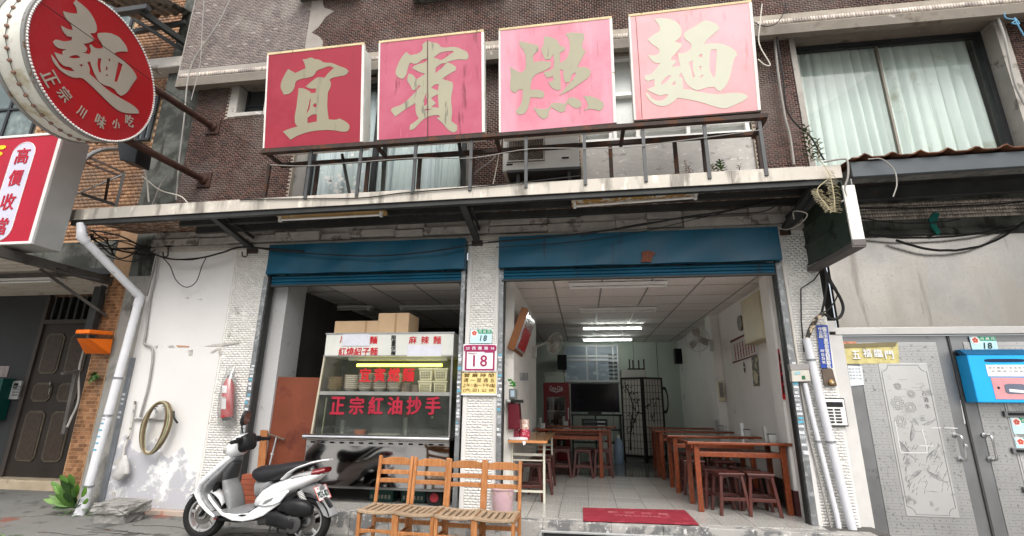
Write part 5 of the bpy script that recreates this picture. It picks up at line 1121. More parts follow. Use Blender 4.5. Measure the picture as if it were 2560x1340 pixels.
part('grab_rail', pathloft([((1005, 838), .155, .012), ((1060, 785), .155, .014), ((1130, 742), .145, .014), ((1240, 702), .12, .013), ((1330, 684), .085, .011), ((1366, 682), .05, .008)]), sw, sc, smooth=True)
part('tail_lens', lf([(1085, 812, 832, .158), (1150, 782, 836, .150), (1252, 760, 828, .122)]), M('clear_lens', (.42, .42, .42), .12, .4, vs=20, var=.4), sc, smooth=True)
part('tail_light', lf([(1252, 760, 818, .130), (1300, 748, 815, .105), (1342, 745, 790, .075)]), M('tail_light_red', (.16, .008, .012), .15, bump=0, coat=.5), sc, smooth=True)
# headlight cowl, bars, mirror
part('handlebar_cowl', lf([(475, 590, 632, .05), (500, 555, 648, .09), (550, 505, 668, .12), (600, 470, 640, .12), (645, 455, 600, .09), (668, 470, 560, .05)]), sw, sc, smooth=True)
part('headlight', lf([(468, 590, 632, .05), (490, 560, 640, .093), (520, 562, 625, .108), (555, 568, 585, .112)]), M('headlamp_glass', (.50, .50, .46), .08, .2, vs=20, var=.3, bump=0), sc, smooth=True)
part('bar_cover', lf([(590, 520, 640, .07), (640, 470, 610, .13), (680, 450, 600, .10), (700, 470, 560, .04)]), blackp, sc, smooth=True)
part('handlebar', MB().tube([S_(640, 510)+Vector((.03, -.16, .0)), S_(640, 510)+Vector((0, -.05, 0)), S_(640, 510)+Vector((0, .05, 0)), S_(640, 510)+Vector((.03, .16, 0))], .013, 8), sgm, sc, smooth=True)
for s in (-1, 1):
    part('grip', MB().tube([S_(640, 510)+Vector((.03, s*.16, 0)), S_(640, 510)+Vector((.06, s*.31, -.01))], .02, 10), blackp, sc, smooth=True)
    part('brake_lever', MB().tube([S_(640, 510)+Vector((-.02, s*.14, -.01)), S_(640, 510)+Vector((-.03, s*.24, -.02)), S_(640, 510)+Vector((.01, s*.30, -.03))], .007, 6), chrome, sc, smooth=True)
    part('switch_box', MB().box(0, .05, -.03, .03, -.03, .03).xf(Matrix.Translation(S_(640, 510)+Vector((.0, s*.15, 0)))), blackp, sc, bevel=.008)
mp_ = S_(630, 328, 5.0)
part('mirror_stem', MB().tube(spline([S_(608, 455, 5.0), S_(600, 400, 5.0), S_(608, 360, 5.0), mp_+Vector((0, 0, -.03))]), .008, 8), blackp, sc, smooth=True)
mr = part('mirror', MB().loft([(mp_+Vector((.02, 0, 0)), (0, .055, .0), (.010, 0, .072)), (mp_+Vector((-.012, 0, 0)), (0, .06, 0), (.012, 0, .078)), (mp_+Vector((-.03, 0, 0)), (0, .03, 0), (.008, 0, .04))], 20, 2.3), blackp, sc, smooth=True)
part('mirror_glass', MB().loft([(mp_+Vector((.0215, 0, 0)), (0, .05, 0), (.009, 0, .066)), (mp_+Vector((.0235, 0, 0)), (0, .05, 0), (.009, 0, .066))], 20, 2.3), M('mirror_brown', (.16, .07, .05), .15, .3, bump=0), mr)
# engine, transmission, air box, shock, exhaust, stand
part('transmission_case', MB().loft([(S_(830, 1185, 4.99), (0, .05, 0), (-.01, 0, .07)), (S_(900, 1190, 4.98), (0, .055, 0), (0, 0, .075)), (S_(980, 1215, 4.98), (0, .055, 0), (0, 0, .075)), (S_(1050, 1240, 4.98), (0, .05, 0), (0, 0, .085)), (S_(1100, 1248, 4.99), (0, .04, 0), (0, 0, .05))], 20, 2.6), sdk, sc, smooth=True)
part('clutch_cover', MB().lathe([(.088, 0), (.085, .012), (.05, .02), (.045, .012), (.02, .012)], (S_(1030, 1238, 4.94).x, 4.95, S_(1030, 1238, 4.94).z), 24, (0, -1, 0)), sgm, sc, smooth=True)
part('air_filter_box', MB().loft([(S_(915, 1110, 4.99), (0, .03, 0), (0, 0, .02)), (S_(975, 1080, 4.98), (0, .06, 0), (0, 0, .055)), (S_(1060, 1095, 4.97), (0, .065, 0), (0, 0, .085)), (S_(1150, 1105, 4.97), (0, .06, 0), (0, 0, .075)), (S_(1205, 1120, 4.99), (0, .03, 0), (0, 0, .04))], 18, 2.8), sdk, sc, smooth=True)
part('engine_block', lf([(780, 1130, 1240, .09), (880, 1100, 1230, .11), (980, 1090, 1220, .10), (1060, 1120, 1200, .06)], e=4), sgm, sc, smooth=True)
for k in range(7): part('spring_coil', MB().lathe([(.026, -.005), (.030, 0), (.026, .005)], S_(1098+k*6, 962+k*13, 5.02), 12, S_(1140, 1050, 5.02)-S_(1098, 960, 5.02)), whitep, sc, smooth=True)
part('shock_absorber', MB().tube([S_(1085, 940, 5.02), S_(1145, 1060, 5.02)], .016, 8), sdk, sc, smooth=True)
g = []
for k in range(10):
    a = radians(20+k*13); r = .27; g.append([(rc_.x+r*cos(a), rc_.y+s*.07, rc_.z+r*sin(a)-(.04 if abs(s) > .9 else 0)) for s in (-1, -.5, .5, 1)])
part('rear_mudguard', MB().sheet(g, (0, 0, .006)), sdk, sc, smooth=True)
part('mud_flap', MB().hexa([S_(1235, 1040, 5.04), S_(1300, 1030, 5.04), S_(1378, 1165, 5.04), S_(1340, 1185, 5.04), S_(1300, 1165, 5.04)], (0, .12, 0)), M('flap_grey', (.26, .265, .27), .5, vs=6), sc, bevel=.004)
part('tail_bracket', lf([(1120, 905, 945, .08), (1220, 880, 990, .07), (1290, 900, 1060, .05)]), sgr, sc, smooth=True)
part('exhaust', MB().tube([S_(950, 1230, 5.2), S_(1080, 1215, 5.24), S_(1330, 1170, 5.24)], [.02, .05, .045], 14), sdk, sc, smooth=True)
part('centre_stand', MB().tube([S_(900, 1210, 5.0), S_(910, 1320, 4.98)], .011, 6), sdk, sc); part('side_stand', MB().tube([S_(860, 1200, 4.97), S_(828, 1325, 4.93)], .010, 6), sdk, sc)
# number plate, faces the rear
pn0, pn1 = S_(1213, 925, 4.97), S_(1262, 1045, 4.97); dn = (pn1-pn0)
c0 = pn0; c1 = pn0+Vector((.0, .24, 0)); c2 = c1+dn; c3 = c0+dn; nn_ = Vector((0, 1, 0)).cross(-dn).normalized()
if nn_.x < 0: nn_ = -nn_
plt = part('number_plate', MB().hexa([c0, c1, c2, c3], nn_*.004), wp, sc, bevel=.002)
cc = (c0+c2)/2+nn_*.006
part('lettering', text_mb('M2X-821', cc-(-dn).normalized()*.014, (0, 1, 0), -dn, .062, .205, bold=.02), ink, plt)
part('plate_rim', MB().tube([c0+nn_*.005, c1+nn_*.005, c2+nn_*.005, c3+nn_*.005, c0+nn_*.005], .004, 5), M('plate_red', (.5, .08, .06), .5), plt)
for s in (-.06, .0, .06): part('plate_mark', MB().lathe([(.010, 0), (.010, .002)], cc+(-dn).normalized()*.048+Vector((0, s, 0)), 8, nn_), M('plate_red', (.5, .08, .06)), plt)

# ================================================================== noodle display case
CY = 6.0
cs = thing('display_case', 'stainless steel noodle display case with glass front, white sign box and yellow tube light', 'display case', (-2.45, CY, .2))
cl, cr = -3.32, -1.60
boxm = M('case_sign_white', (.56, .57, .53), .45, vs=3, var=.05, bump=.01, blotch=[((.42, .41, .37), 6, .68, .06)])
ssm = M('mirror_steel', (.45, .45, .45), .07, 1, vs=2, var=.05, bump=.03, bs=3); ssd = M('dull_steel', (.38, .38, .37), .32, .9, vs=4, var=.1, bump=.03)
part('sign_box', MB().box(cl, cr, CY, CY+.5, 1.735, 2.035), boxm, cs, bevel=.004); part('sign_frame', MB().box(cl-.01, cr+.01, CY-.008, CY, 1.735, 1.75).box(cl-.01, cr+.01, CY-.008, CY, 2.022, 2.04), ssd, cs)
R_ = M('lettering_bright_red', (.46, .010, .018), .5, bump=0); K_ = M('lettering_black', (.015, .015, .015), .5, bump=0)
def cs_text(s, px, py, h, m, w_=None, y=CY-.003, b=.035):
    p = W(px, py, y); part('lettering', text_mb(s, p, (1, 0, 0), (0, 0, 1), h, w_, bold=b), m, cs)
cs_text('川', 856, 849, .085, R_, .06); cs_text('麵', 934, 850, .095, R_, .10); cs_text('紅燒紹子麵', 895, 879, .105, R_, .53, b=.02)
for i, c_ in enumerate('限量供應'): cs_text(c_, 984.5-i*.5, 845+i*13, .066, K_, .062)
for i, c_ in enumerate('麻辣麵'): cs_text(c_, 1032+i*30.5, 850, .098, R_, .10, b=.02)
tpm = M('masking_paper', (.55, .56, .62), .6, vs=8, var=.08, bump=.1, bs=25)
for a, b in (((858, 836), (924, 865)), ((1020, 863), (1104, 891))):
    p, q_ = W(*a, CY), W(*b, CY); part('masking_sheet', MB().box(p.x, q_.x, CY-.009, CY-.005, q_.z, p.z), tpm, cs, bevel=.003)
# posts, shelf, glass
pst = M('case_post', (.45, .42, .32), .5, .1, vs=5, var=.1, blotch=[((.2, .17, .1), 8, .64, .05)])
part('corner_post', MB().bar((cl+.005, CY+.01, 1.74), (cl-.055, CY+.01, .78), .022), pst, cs); part('corner_post', MB().bar((cr-.01, CY+.01, 1.74), (cr-.005, CY+.01, .78), .022), ssd, cs)
part('inner_post', MB().bar((cl+.085, CY+.03, 1.22), (cl+.07, CY+.03, .78), .015), pst, cs)
part('shelf', MB().box(cl-.02, cr-.01, CY+.02, CY+.46, 1.262, 1.285), ssd, cs); part('shelf_edge', MB().box(cl-.02, cr-.01, CY+.008, CY+.019, 1.255, 1.30), M('shelf_edge_grey', (.33, .33, .31), .4, .6), cs)
part('side_wall', MB().bar((cl-.0, CY+.25, 1.74), (cl-.04, CY+.25, .78), .006, .46), M('case_side', (.16, .14, .12), .5), cs)
part('back_wall', MB().box(cl, cr, CY+.50, CY+.51, .76, 1.735), M('case_back', (.11, .12, .11), .4, .1, vs=2, var=.2), cs)
part('counter_slab', MB().box(cl-.09, cr+.02, CY-.02, CY+.55, .735, .775), ssd, cs)
part('counter_roll', MB().tube([(cl-.12, CY-.055, .752), (cr+.02, CY-.055, .752)], .036, 14), chrome, cs, smooth=True)
cg = glass('case_glass', (.74, .77, .73), .03, .02, .07)
part('glass', MB().box(cl, cr-.02, CY+.001, CY+.005, .78, 1.255), cg, cs); part('glass', MB().box(cl+.01, cr-.02, CY+.001, CY+.005, 1.30, 1.73), glass('case_glass_upper', (.92, .93, .9), .03, .0, .03), cs)
GR = M('glass_lettering_red', (.32, .014, .035), .5, bump=0)
for i, c_ in enumerate('宜賓燃麵'): cs_text(c_, 913+i*36, 937, .165, M('glass_lettering_bright', (.46, .015, .02), .5, bump=0), .145, b=.045)
for i, c_ in enumerate('正宗紅油抄手'): cs_text(c_, 844+i*47.7, 1014, .205, GR, .18, b=.05)
part('lower_panel', MB().sheet([[(cl-.09+(cr-cl+.1)*i/30, CY-.015+.0022*sin(i*.7+k)*(k/6), .20+(.685-.20)*k/6) for k in range(7)] for i in range(31)], (0, .01, 0)), ssm, cs, smooth=True)
part('slot_rail', MB().box(cl-.09, cr+.01, CY-.03, CY-.012, .655, .725), ssm, cs)
for i in range(14):
    x = cl-.0+i*(cr-cl-.05)/13.3; part('slot_rim', MB().loft([((x, CY-.034, .690), (.042, 0, 0), (0, 0, .018)), ((x, CY-.030, .690), (.042, 0, 0), (0, 0, .018))], 16, 3), chrome, cs); part('slot', MB().loft([((x, CY-.037, .690), (.032, 0, 0), (0, 0, .011)), ((x, CY-.033, .690), (.032, 0, 0), (0, 0, .011))], 16, 3), blackp, cs)
part('lower_side', MB().box(cl-.10, cl-.09, CY-.01, CY+.55, .18, .73), ssd, cs); part('base', MB().box(cl-.08, cr+.01, CY-.0, CY+.55, .17, .20), ssd, cs)
yl = M('yellow_tube', (.9, .9, .6), .3, bump=0, emit=((1, .95, .06), 3.2))
part('lamp_tube', MB().tube([W(893, 913, CY+.10), W(1105, 913, CY+.10)], .019, 12), yl, cs, smooth=True); part('lamp_fitting', MB().box(cl+.3, cr-.1, CY+.08, CY+.14, 1.695, 1.735), whitep, cs)
p = W(1092, 1240, 6.2); part('castor_wheel', MB().lathe([(.10, 0), (.11, .02), (.11, .05), (.10, .07)], (p.x, 6.1, p.z+.0), 20, (0, 1, 0)), rubber, cs, smooth=True); part('castor_hub', MB().lathe([(.055, 0), (.05, .01)], (p.x, 6.095, p.z), 14, (0, -1, 0)), M('hub_red', (.3, .03, .04), .4), cs)
# crockery: each bowl an object
def crock(name, prof, mat, n=24):
    q = MB().lathe(prof, (0, 0, 0), n); h = max(p[1] for p in prof); r = max(p[0] for p in prof); q.lathe([(r+.0006, h-.0045), (r+.0012, h-.002), (r+.0006, h+.0004)], (0, 0, 0), n, mi=1, cap=False)
    return part(name, q, [mat, M('bowl_rim_line', (.30, .16, .11), .4, bump=0)], None, smooth=True, local=True)
bw_ = [(.035, 0), (.042, .004), (.060, .020), (.080, .040), (.096, .050), (.097, .056), (.090, .054), (.06, .020), (.001, .010)]
pl_ = [(.04, 0), (.05, .002), (.085, .014), (.088, .016), (.06, .010), (.001, .006)]
bowlm = M('white_porcelain', (.88, .86, .82), .2, vs=8, var=.05, bump=0, coat=.2); bowlg = M('olive_melamine', (.38, .35, .17), .35, vs=8, var=.1, bump=0); platem = M('brown_rim_plate', (.82, .78, .72), .25, vs=8, var=.05, bump=0)
BW, BG, PL = crock('bowl', bw_, bowlm), crock('bowl', bw_, bowlg), crock('plate', pl_, platem)
first = {}
def stack(src, px, n, pitch, lab, cat, grp, sc_=1, Y=6.14):
    X = W(px, 975, Y).x; ords = 'lowest,second,third,fourth,fifth,sixth,seventh,eighth,ninth,tenth,eleventh,twelfth'.split(',')
    for k in range(n):
        o = src if src.name not in first else dup(src); first[src.name] = 1
        o.location = (X+random.uniform(-.002, .002), Y+random.uniform(-.002, .002), 1.286+k*pitch); o.scale = (sc_,)*3
        o['label'] = (ords[k]+' from the bottom: ' if k else 'lowest: ')+lab; o['category'] = cat; o['group'] = grp
stack(BG, 837, 8, .020, 'olive bowl in the leftmost stack of the case', 'bowl', 'olive bowls in the leftmost stack', 1.02)
for i, (px, n) in enumerate(((877, 8), (913, 9), (949, 9), (985, 9))):
    stack(BW, px, n, .024, 'white bowl in the %s white stack from the left' % ('first', 'second', 'third', 'fourth')[i], 'bowl', ('first', 'second', 'third', 'fourth')[i]+' stack of white bowls')
stack(PL, 1014, 10, .013, 'plate in the taller plate stack of the case', 'plate', 'taller stack of plates', .78); stack(PL, 1038, 8, .013, 'plate in the shorter plate stack by the baskets', 'plate', 'shorter stack of plates', .7)
for i, (px, lv, lab) in enumerate(((1068, 0, 'lower left cream plastic basket on the case shelf'), (1068, 1, 'upper left cream plastic basket on the case shelf, with a notched front'), (1105, 0, 'lower right cream plastic basket on the case shelf'), (1105, 1, 'upper right cream plastic basket on the case shelf'))):
    x = W(px, 950, 6.12).x; z = 1.287+lv*.155; t = thing('basket', lab, 'basket', (x, 6.12, z), 'cream plastic baskets'); cb = M('basket_cream', (.66, .62, .44), .45, vs=6, var=.05, bump=0)
    part('body', MB().hexa([(x-.075, 6.05, z), (x+.075, 6.05, z), (x+.088, 6.04, z+.145), (x-.088, 6.04, z+.145)], (0, .2, 0)), cb, t, bevel=.006)
    part('rim', MB().box(x-.094, x+.094, 6.032, 6.046, z+.128, z+.150), cb, t, bevel=.003)
    for r in range(3):
        for c in range(6): part('slot', MB().box(x-.06+c*.021, x-.048+c*.021, 6.038, 6.046, z+.025+r*.03, z+.045+r*.03), M('basket_gap', (.25, .23, .15), .7), t)
cup = lambda px, py, r, h, m, lab: solo('steel_cup', MB().lathe([(r, 0), (r, h), (r-.004, h), (r-.004, .01)], (W(px, py, 6.2).x, 6.2, .777), 18), m, lab, 'cup', smooth=True)
cup(855, 1085, .035, .17, ssd, 'steel cup standing on the left of the case counter'); cup(1013, 1085, .042, .21, ssd, 'tall steel utensil jar standing on the right of the case counter')
solo('plastic_tub', MB().lathe([(.07, 0), (.078, .055), (.074, .055), (.066, .008)], (W(900, 1080, 6.15).x, 6.15, .777), 20), M('orange_plastic', (.75, .16, .03), .4), 'orange plastic tub on the counter inside the display case', 'tub', smooth=True)
q = MB(); b0 = Vector((W(1013, 1085, 6.2).x, 6.2, .8))
for k in range(12): q.tube([b0, b0+Vector((random.uniform(-.05, .06), random.uniform(-.03, .03), .30+random.uniform(-.03, .02)))], .003, 4)
solo('chopsticks', q, M('chopstick_wood', (.38, .20, .12), .6), 'bundle of brown chopsticks standing in the tall steel jar', 'chopsticks', kind='stuff')
p = W(1080, 1045, 6.3); t = thing('oven', 'dark grey appliance with a small square label, inside the right of the display case', 'oven', (p.x, 6.35, .78)); part('body', MB().box(p.x-.20, p.x+.19, 6.30, 6.48, .78, 1.12), M('oven_grey', (.05, .058, .052), .4, .1), t, bevel=.015); part('label', MB().box(p.x-.01, p.x+.02, 6.294, 6.30, .98, 1.01), M('label_cream', (.6, .6, .45), .6), t)
q = MB().box(W(930, 1085, 6.2).x, W(1000, 1085, 6.2).x, 6.08, 6.35, .776, .79); solo('cutting_board', q, M('flour_board', (.55, .52, .46), .7, vs=8, var=.15), 'pale flat board lying on the counter inside the display case', 'board', bevel=.005)
cbm = M('cardboard', (.44, .31, .19), .8, vs=3, var=.08, bump=.04)
def carton(a, b, lab, Y=6.08, d=.28):
    p, q_ = W(*a, Y), W(*b, Y); t = thing('cardboard_box', lab, 'box', ((p.x+q_.x)/2, Y, 2.04), 'cardboard boxes on the display case'); part('body', MB().box(p.x, q_.x, Y, Y+d, 2.042, p.z), cbm, t, bevel=.004)
    part('tape', MB().box((p.x+q_.x)/2-.0+(.02 if 'taller' in lab else .12), (p.x+q_.x)/2+.028+(.02 if 'taller' in lab else .12), Y-.002, Y, 2.05, p.z-.003), M('parcel_tape', (.30, .19, .10), .4), t); return t
carton((838, 803), (945, 832), 'low brown cardboard box on the left of the display case roof'); carton((947, 783), (1020, 832), 'taller pale cardboard box on the right of the display case roof', d=.4)

# ================================================================== beside the case: board, plank, squeegee, bricks
rbd = M('stained_plywood', (.15, .040, .020), .55, vs=2.5, var=.25, bump=.06, blotch=[((.09, .02, .012), 2.2, .55, .1), ((.50, .36, .27), 7, .72, .02)], grain=(6, (.15, .04, .018), (10, 10, 1)))
solo('plywood_board', MB().hexa([W(672, 1250, 6.12), W(640, 1250, 6.12), W(690, 942, 6.14), W(803, 944, 6.14), W(775, 1250, 6.12)][1:], (0, .02, 0)), rbd, 'tall rust-red stained plywood board leaning beside the display case', 'board', bevel=.003)
solo('wood_plank', MB().hexa([W(641, 1190, 6.02), W(651, 1075, 6.06), W(668, 1076, 6.06), W(660, 1190, 6.02)], (0, .02, 0)), M('plank_wood', (.36, .15, .055), .6, vs=3, var=.2, grain=(9, (.25, .09, .03), (8, 8, 1))), 'short orange-brown plank leaning against the plywood board', 'plank', bevel=.003)
t = thing('squeegee', 'metal T-handled floor squeegee standing upside down before the plywood board', 'squeegee', W(672, 1165, 6.05))
part('pole', MB().tube([W(672, 1170, 6.0), W(692, 1090, 6.08)], .012, 8), galv, t, smooth=True); part('head', MB().bar(W(666, 1083, 6.08), W(713, 1099, 6.08), .028, .02), M('squeegee_brown', (.13, .09, .07), .5, .3), t, bevel=.004); part('collar', MB().lathe([(.017, 0), (.017, .02)], W(680, 1137, 6.04), 10, W(692, 1090, 6.08)-W(672, 1170, 6.0)), whitep, t)
bk = M('red_brick', (.30, .085, .045), .8, vs=6, var=.2, bump=.12, rnd=.15); bxs = W(632, 1250, 5.78).x; me = mesh_of(MB().box(-.10, .10, -.05, .05, 0, .052)); me.materials.append(bk)
for k in range(6):
    for j in range(2 if k < 4 else 1):
        o = bpy.data.objects.new('brick', me); COL.objects.link(o); o.location = (bxs+random.uniform(-.01, .01)+(j*.0), 5.72+j*.11, .003+k*.056); o.rotation_euler = (0, 0, random.uniform(-.05, .05))
        o['label'] = 'red brick, %s layer from the ground, %s the small stack behind the scooter' % (('first', 'second', 'third', 'fourth', 'fifth', 'top')[k], ('front of', 'back of')[j]); o['category'] = 'brick'; o['group'] = 'red bricks stacked by the kitchen doorway'
# ================================================================== dining room
def stool_at(x, y, label, rz=0, _m={}):
    if 's' not in _m:
        t = thing('wooden_stool', 'c', 'stool', (0, 0, 0), 'maroon wooden stools under the tables')
        part('seat', MB().box(-.145, .145, -.145, .145, .415, .44), wood_s, t, bevel=.006)
        for sx in (-1, 1):
            for sy in (-1, 1):
                part('leg', MB().hexa([(sx*.158-.017, sy*.158-.017, 0), (sx*.158+.017, sy*.158-.017, 0), (sx*.158+.017, sy*.158+.017, 0), (sx*.158-.017, sy*.158+.017, 0)], (-sx*.045, -sy*.045, .415)), wood_s, t, bevel=.004)
        for s in (-1, 1):
            g = [[(-.12+.24*k/8, s*.118, .415), (-.12+.24*k/8, s*.118, .375+.022*sin(pi*k/8))] for k in range(9)]
            part('apron', MB().sheet(g, (0, -s*.014, 0)), wood_s, t); part('apron', MB().box(s*.118-.007, s*.118+.007, -.115, .115, .385, .415), wood_s, t)
            part('stretcher', MB().box(-.13, .13, s*.143-.008, s*.143+.008, .15, .185), wood_s, t, bevel=.003); part('stretcher', MB().box(s*.143-.008, s*.143+.008, -.13, .13, .17, .205), wood_s, t, bevel=.003)
        _m['s'] = t; o = t
    else: o = dup(_m['s'])
    o.location = (x, y, .001); o.rotation_euler = (0, 0, radians(rz)); o['label'] = label; return o
def table(x0, x1, y0, y1, label, h=.765):
    t = thing('dining_table', label, 'table', ((x0+x1)/2, (y0+y1)/2, 0), 'red-brown wooden dining tables')
    part('tabletop', MB().box(x0, x1, y0, y1, h-.03, h), wood_t, t, bevel=.006)
    part('tabletop_glaze', MB().box(x0+.03, x1-.03, y0+.03, y1-.03, h, h+.002), M('dark_table_gloss', (.06, .03, .022), .12, vs=3, coat=.6, bump=0), t)
    for x in (x0+.11, x1-.13):
        for y in (y0+.05, y1-.09): part('leg', MB().box(x-.03, x+.03, y, y+.05, 0, h-.03), wood_t, t, bevel=.005)
    for y in (y0+.055, y1-.085): part('apron', MB().box(x0+.14, x1-.16, y, y+.03, h-.17, h-.115), wood_t, t, bevel=.004)
    part('shelf_board', MB().box(x0+.14, x1-.16, y0+.1, y1-.1, h-.12, h-.11), wood_t, t)
    return t
table(1.20, 2.40, 6.31, 6.93, 'red-brown dining table nearest the entrance by the right wall')
table(1.17, 2.44, 7.55, 8.17, 'second red-brown dining table along the right wall')
table(1.17, 2.44, 8.85, 9.45, 'third red-brown dining table along the right wall')
table(1.25, 2.44, 10.1, 10.6, 'farthest red-brown dining table along the right wall, beside the folding screen')
table(-.86, .40, 8.78, 9.38, 'red-brown dining table at the left, behind the folding table')
table(-.70, .62, 10.1, 10.7, 'farthest red-brown table at the left, before the drinks fridge')
for x, y, r, l in ((1.63, 6.37, 4, 'stool at the front left under the nearest right table'), (1.96, 6.36, -3, 'stool at the front right under the nearest right table'), (1.56, 6.72, 2, 'stool at the rear left under the nearest right table'), (1.93, 6.76, 5, 'stool at the rear right under the nearest right table'),
                   (1.5, 7.62, -2, 'stool at the front left under the second right table'), (1.9, 7.62, 3, 'stool at the front right under the second right table'), (1.55, 8.0, 3, 'stool at the rear left under the second right table'),
                   (1.55, 8.95, 0, 'stool at the left under the third right table'), (1.95, 8.95, 3, 'stool at the right under the third right table'),
                   (-.40, 8.90, 3, 'maroon stool at the left front under the left dining table'), (-.03, 8.90, -2, 'maroon stool at the right front under the left dining table'), (-.38, 9.25, 0, 'maroon stool at the left rear under the left dining table'), (.02, 9.3, 4, 'maroon stool at the right rear under the left dining table'),
                   (-.70, 6.75, 2, 'maroon stool under the near end of the white-legged table'), (-.62, 7.25, 6, 'second maroon stool under the white-legged table'), (-.62, 7.75, -4, 'farthest maroon stool under the white-legged table'), (.28, 9.0, 8, 'maroon stool beside the right leg of the left dining table')):
    if 'maroon' not in l: l = 'maroon ' + l
    if 'farthest maroon' in l or l != '' : stool_at(x, y, l, r)
# white-legged folding table
ft = thing('folding_table', 'long folding table with orange-edged brown top and cream steel legs', 'table', (-.70, 7.3, 0))
FT = .735; x0, x1, y0, y1 = -.945, -.455, 6.36, 8.25
part('tabletop', MB().box(x0, x1, y0, y1, FT-.03, FT), M('folding_top', (.30, .16, .07), .25, vs=2, coat=.3), ft, bevel=.006); part('edge_band', MB().box(x0-.002, x1+.002, y0-.004, y0, FT-.03, FT-.002), M('orange_edge', (.55, .24, .09), .4), ft)
crs = M('cream_steel', (.58, .57, .48), .4, vs=4, var=.06, bump=.01)
for y in (6.50, 8.08):
    for x in (x0+.035, x1-.05): part('leg', MB().box(x-.014, x+.014, y-.014, y+.014, 0, FT-.03), crs, ft, bevel=.003)
    part('cross_bar', MB().box(x0+.05, x1-.065, y-.010, y+.010, .12, .145), crs, ft); part('cross_bar', MB().box(x0+.05, x1-.065, y+.02, y+.03, .54, .57), crs, ft); part('cross_bar', MB().box(x0+.05, x1-.065, y+.02, y+.03, .48, .495), crs, ft)
part('brace', MB().bar((x1-.05, 6.52, .55), (x1-.05, 6.80, .70), .02, .012), crs, ft)
part('price_tag', MB().hexa([W(1306, 1103, 6.35), W(1315, 1103, 6.35), W(1314, 1110, 6.35), W(1308, 1114, 6.35)], (0, .002, 0)), wp, ft)
# snack bags on it
sn = M('snack_bag_red', (.42, .04, .07), .3, vs=25, var=.3, bump=.15, bs=30, blotch=[((.65, .62, .64), 22, .55, .03), ((.25, .04, .10), 15, .62, .03)]); sn2 = M('snack_bag_clear', (.50, .34, .27), .25, vs=30, var=.4, bump=.15, bs=30, blotch=[((.75, .72, .68), 18, .52, .04)])
for px, lb_ in ((1284, 'left'), (1311, 'right')):
    p = W(px, 1090, 6.62); c = Vector((p.x, 6.62, FT)); t = thing('snack_bag', '%s red and clear bag of noodles standing on the folding table' % lb_, 'bag', c, 'snack bags on the folding table')
    part('pouch', MB().loft([(c+Vector((0, 0, .002)), (.07, 0, 0), (0, .05, 0)), (c+Vector((0, 0, .06)), (.078, 0, 0), (0, .05, 0)), (c+Vector((0, 0, .12)), (.065, 0, 0), (0, .035, 0))], 14, 2.6), sn, t, smooth=True)
    part('clear_top', MB().loft([(c+Vector((0, 0, .12)), (.062, 0, 0), (0, .033, 0)), (c+Vector((.01, 0, .19)), (.05, .01, 0), (0, .028, 0)), (c+Vector((.0, 0, .24)), (.066, -.01, 0), (0, .008, 0))], 14, 2.2), sn2, t, smooth=True)
p = W(1295, 1098, 6.5); solo('plastic_wrap', MB().loft([((p.x, 6.5, FT), (.13, 0, 0), (0, .06, 0)), ((p.x+.01, 6.5, FT+.018), (.11, .01, 0), (0, .05, .01)), ((p.x+.03, 6.5, FT+.028), (.05, 0, 0), (0, .02, 0))], 16, 2.2), M('crumpled_white', (.62, .60, .62), .3, bump=.3, bs=30), 'crumpled white plastic wrap lying at the table front edge before the snack bags', 'wrap', smooth=True)
# pink bucket
t = thing('bucket', 'pink plastic bucket on the floor beside the rightmost wooden chair', 'bucket', (-.93, 5.98, 0)); bm_ = M('pink_bucket', (.62, .42, .46), .5, vs=8, var=.08, bump=.04, blotch=[((.50, .36, .28), 7, .56, .06)])
part('body', MB().lathe([(.105, 0), (.11, .01), (.128, .25), (.124, .25), (.106, .02)], (-.93, 5.9, .0), 26), bm_, t, smooth=True); part('rim', MB().lathe([(.128, .0), (.136, .004), (.136, .018), (.128, .022)], (-.93, 5.9, .24), 26), bm_, t, smooth=True)
# caddies on the tables
def caddy(x, y, z, label, tall=False):
    t = thing('table_caddy', label, 'caddy', (x, y, z), 'clear plastic caddies on the tables')
    cm = M('clear_plastic', (.42, .43, .40), .2, bump=0, spec=.6)
    part('tub', MB().lathe([(.05, 0), (.058, .085), (.055, .085), (.047, .006)], (x, y, z), 4), cm, t); part('lid_rim', MB().lathe([(.060, .0), (.062, .008)], (x, y, z+.08), 4), M('caddy_dark', (.03, .03, .03), .5), t)
    part('napkin_pack', MB().bar((x-.05, y+.03, z), (x-.05, y+.03, z+.17), .045, .03), wp if tall else M('napkin_grey', (.3, .3, .28), .6), t)
caddy(2.24, 6.60, .767, 'clear plastic caddy on the nearest right table against the wall'); caddy(2.32, 7.8, .767, 'clear plastic caddy with white pack on the second right table', True); caddy(2.3, 9.1, .767, 'dark caddy on the third right table'); caddy(-.72, 9.1, .767, 'small clear caddy on the left dining table'); caddy(-.35, 10.3, .767, 'small clear caddy on the farthest left table')
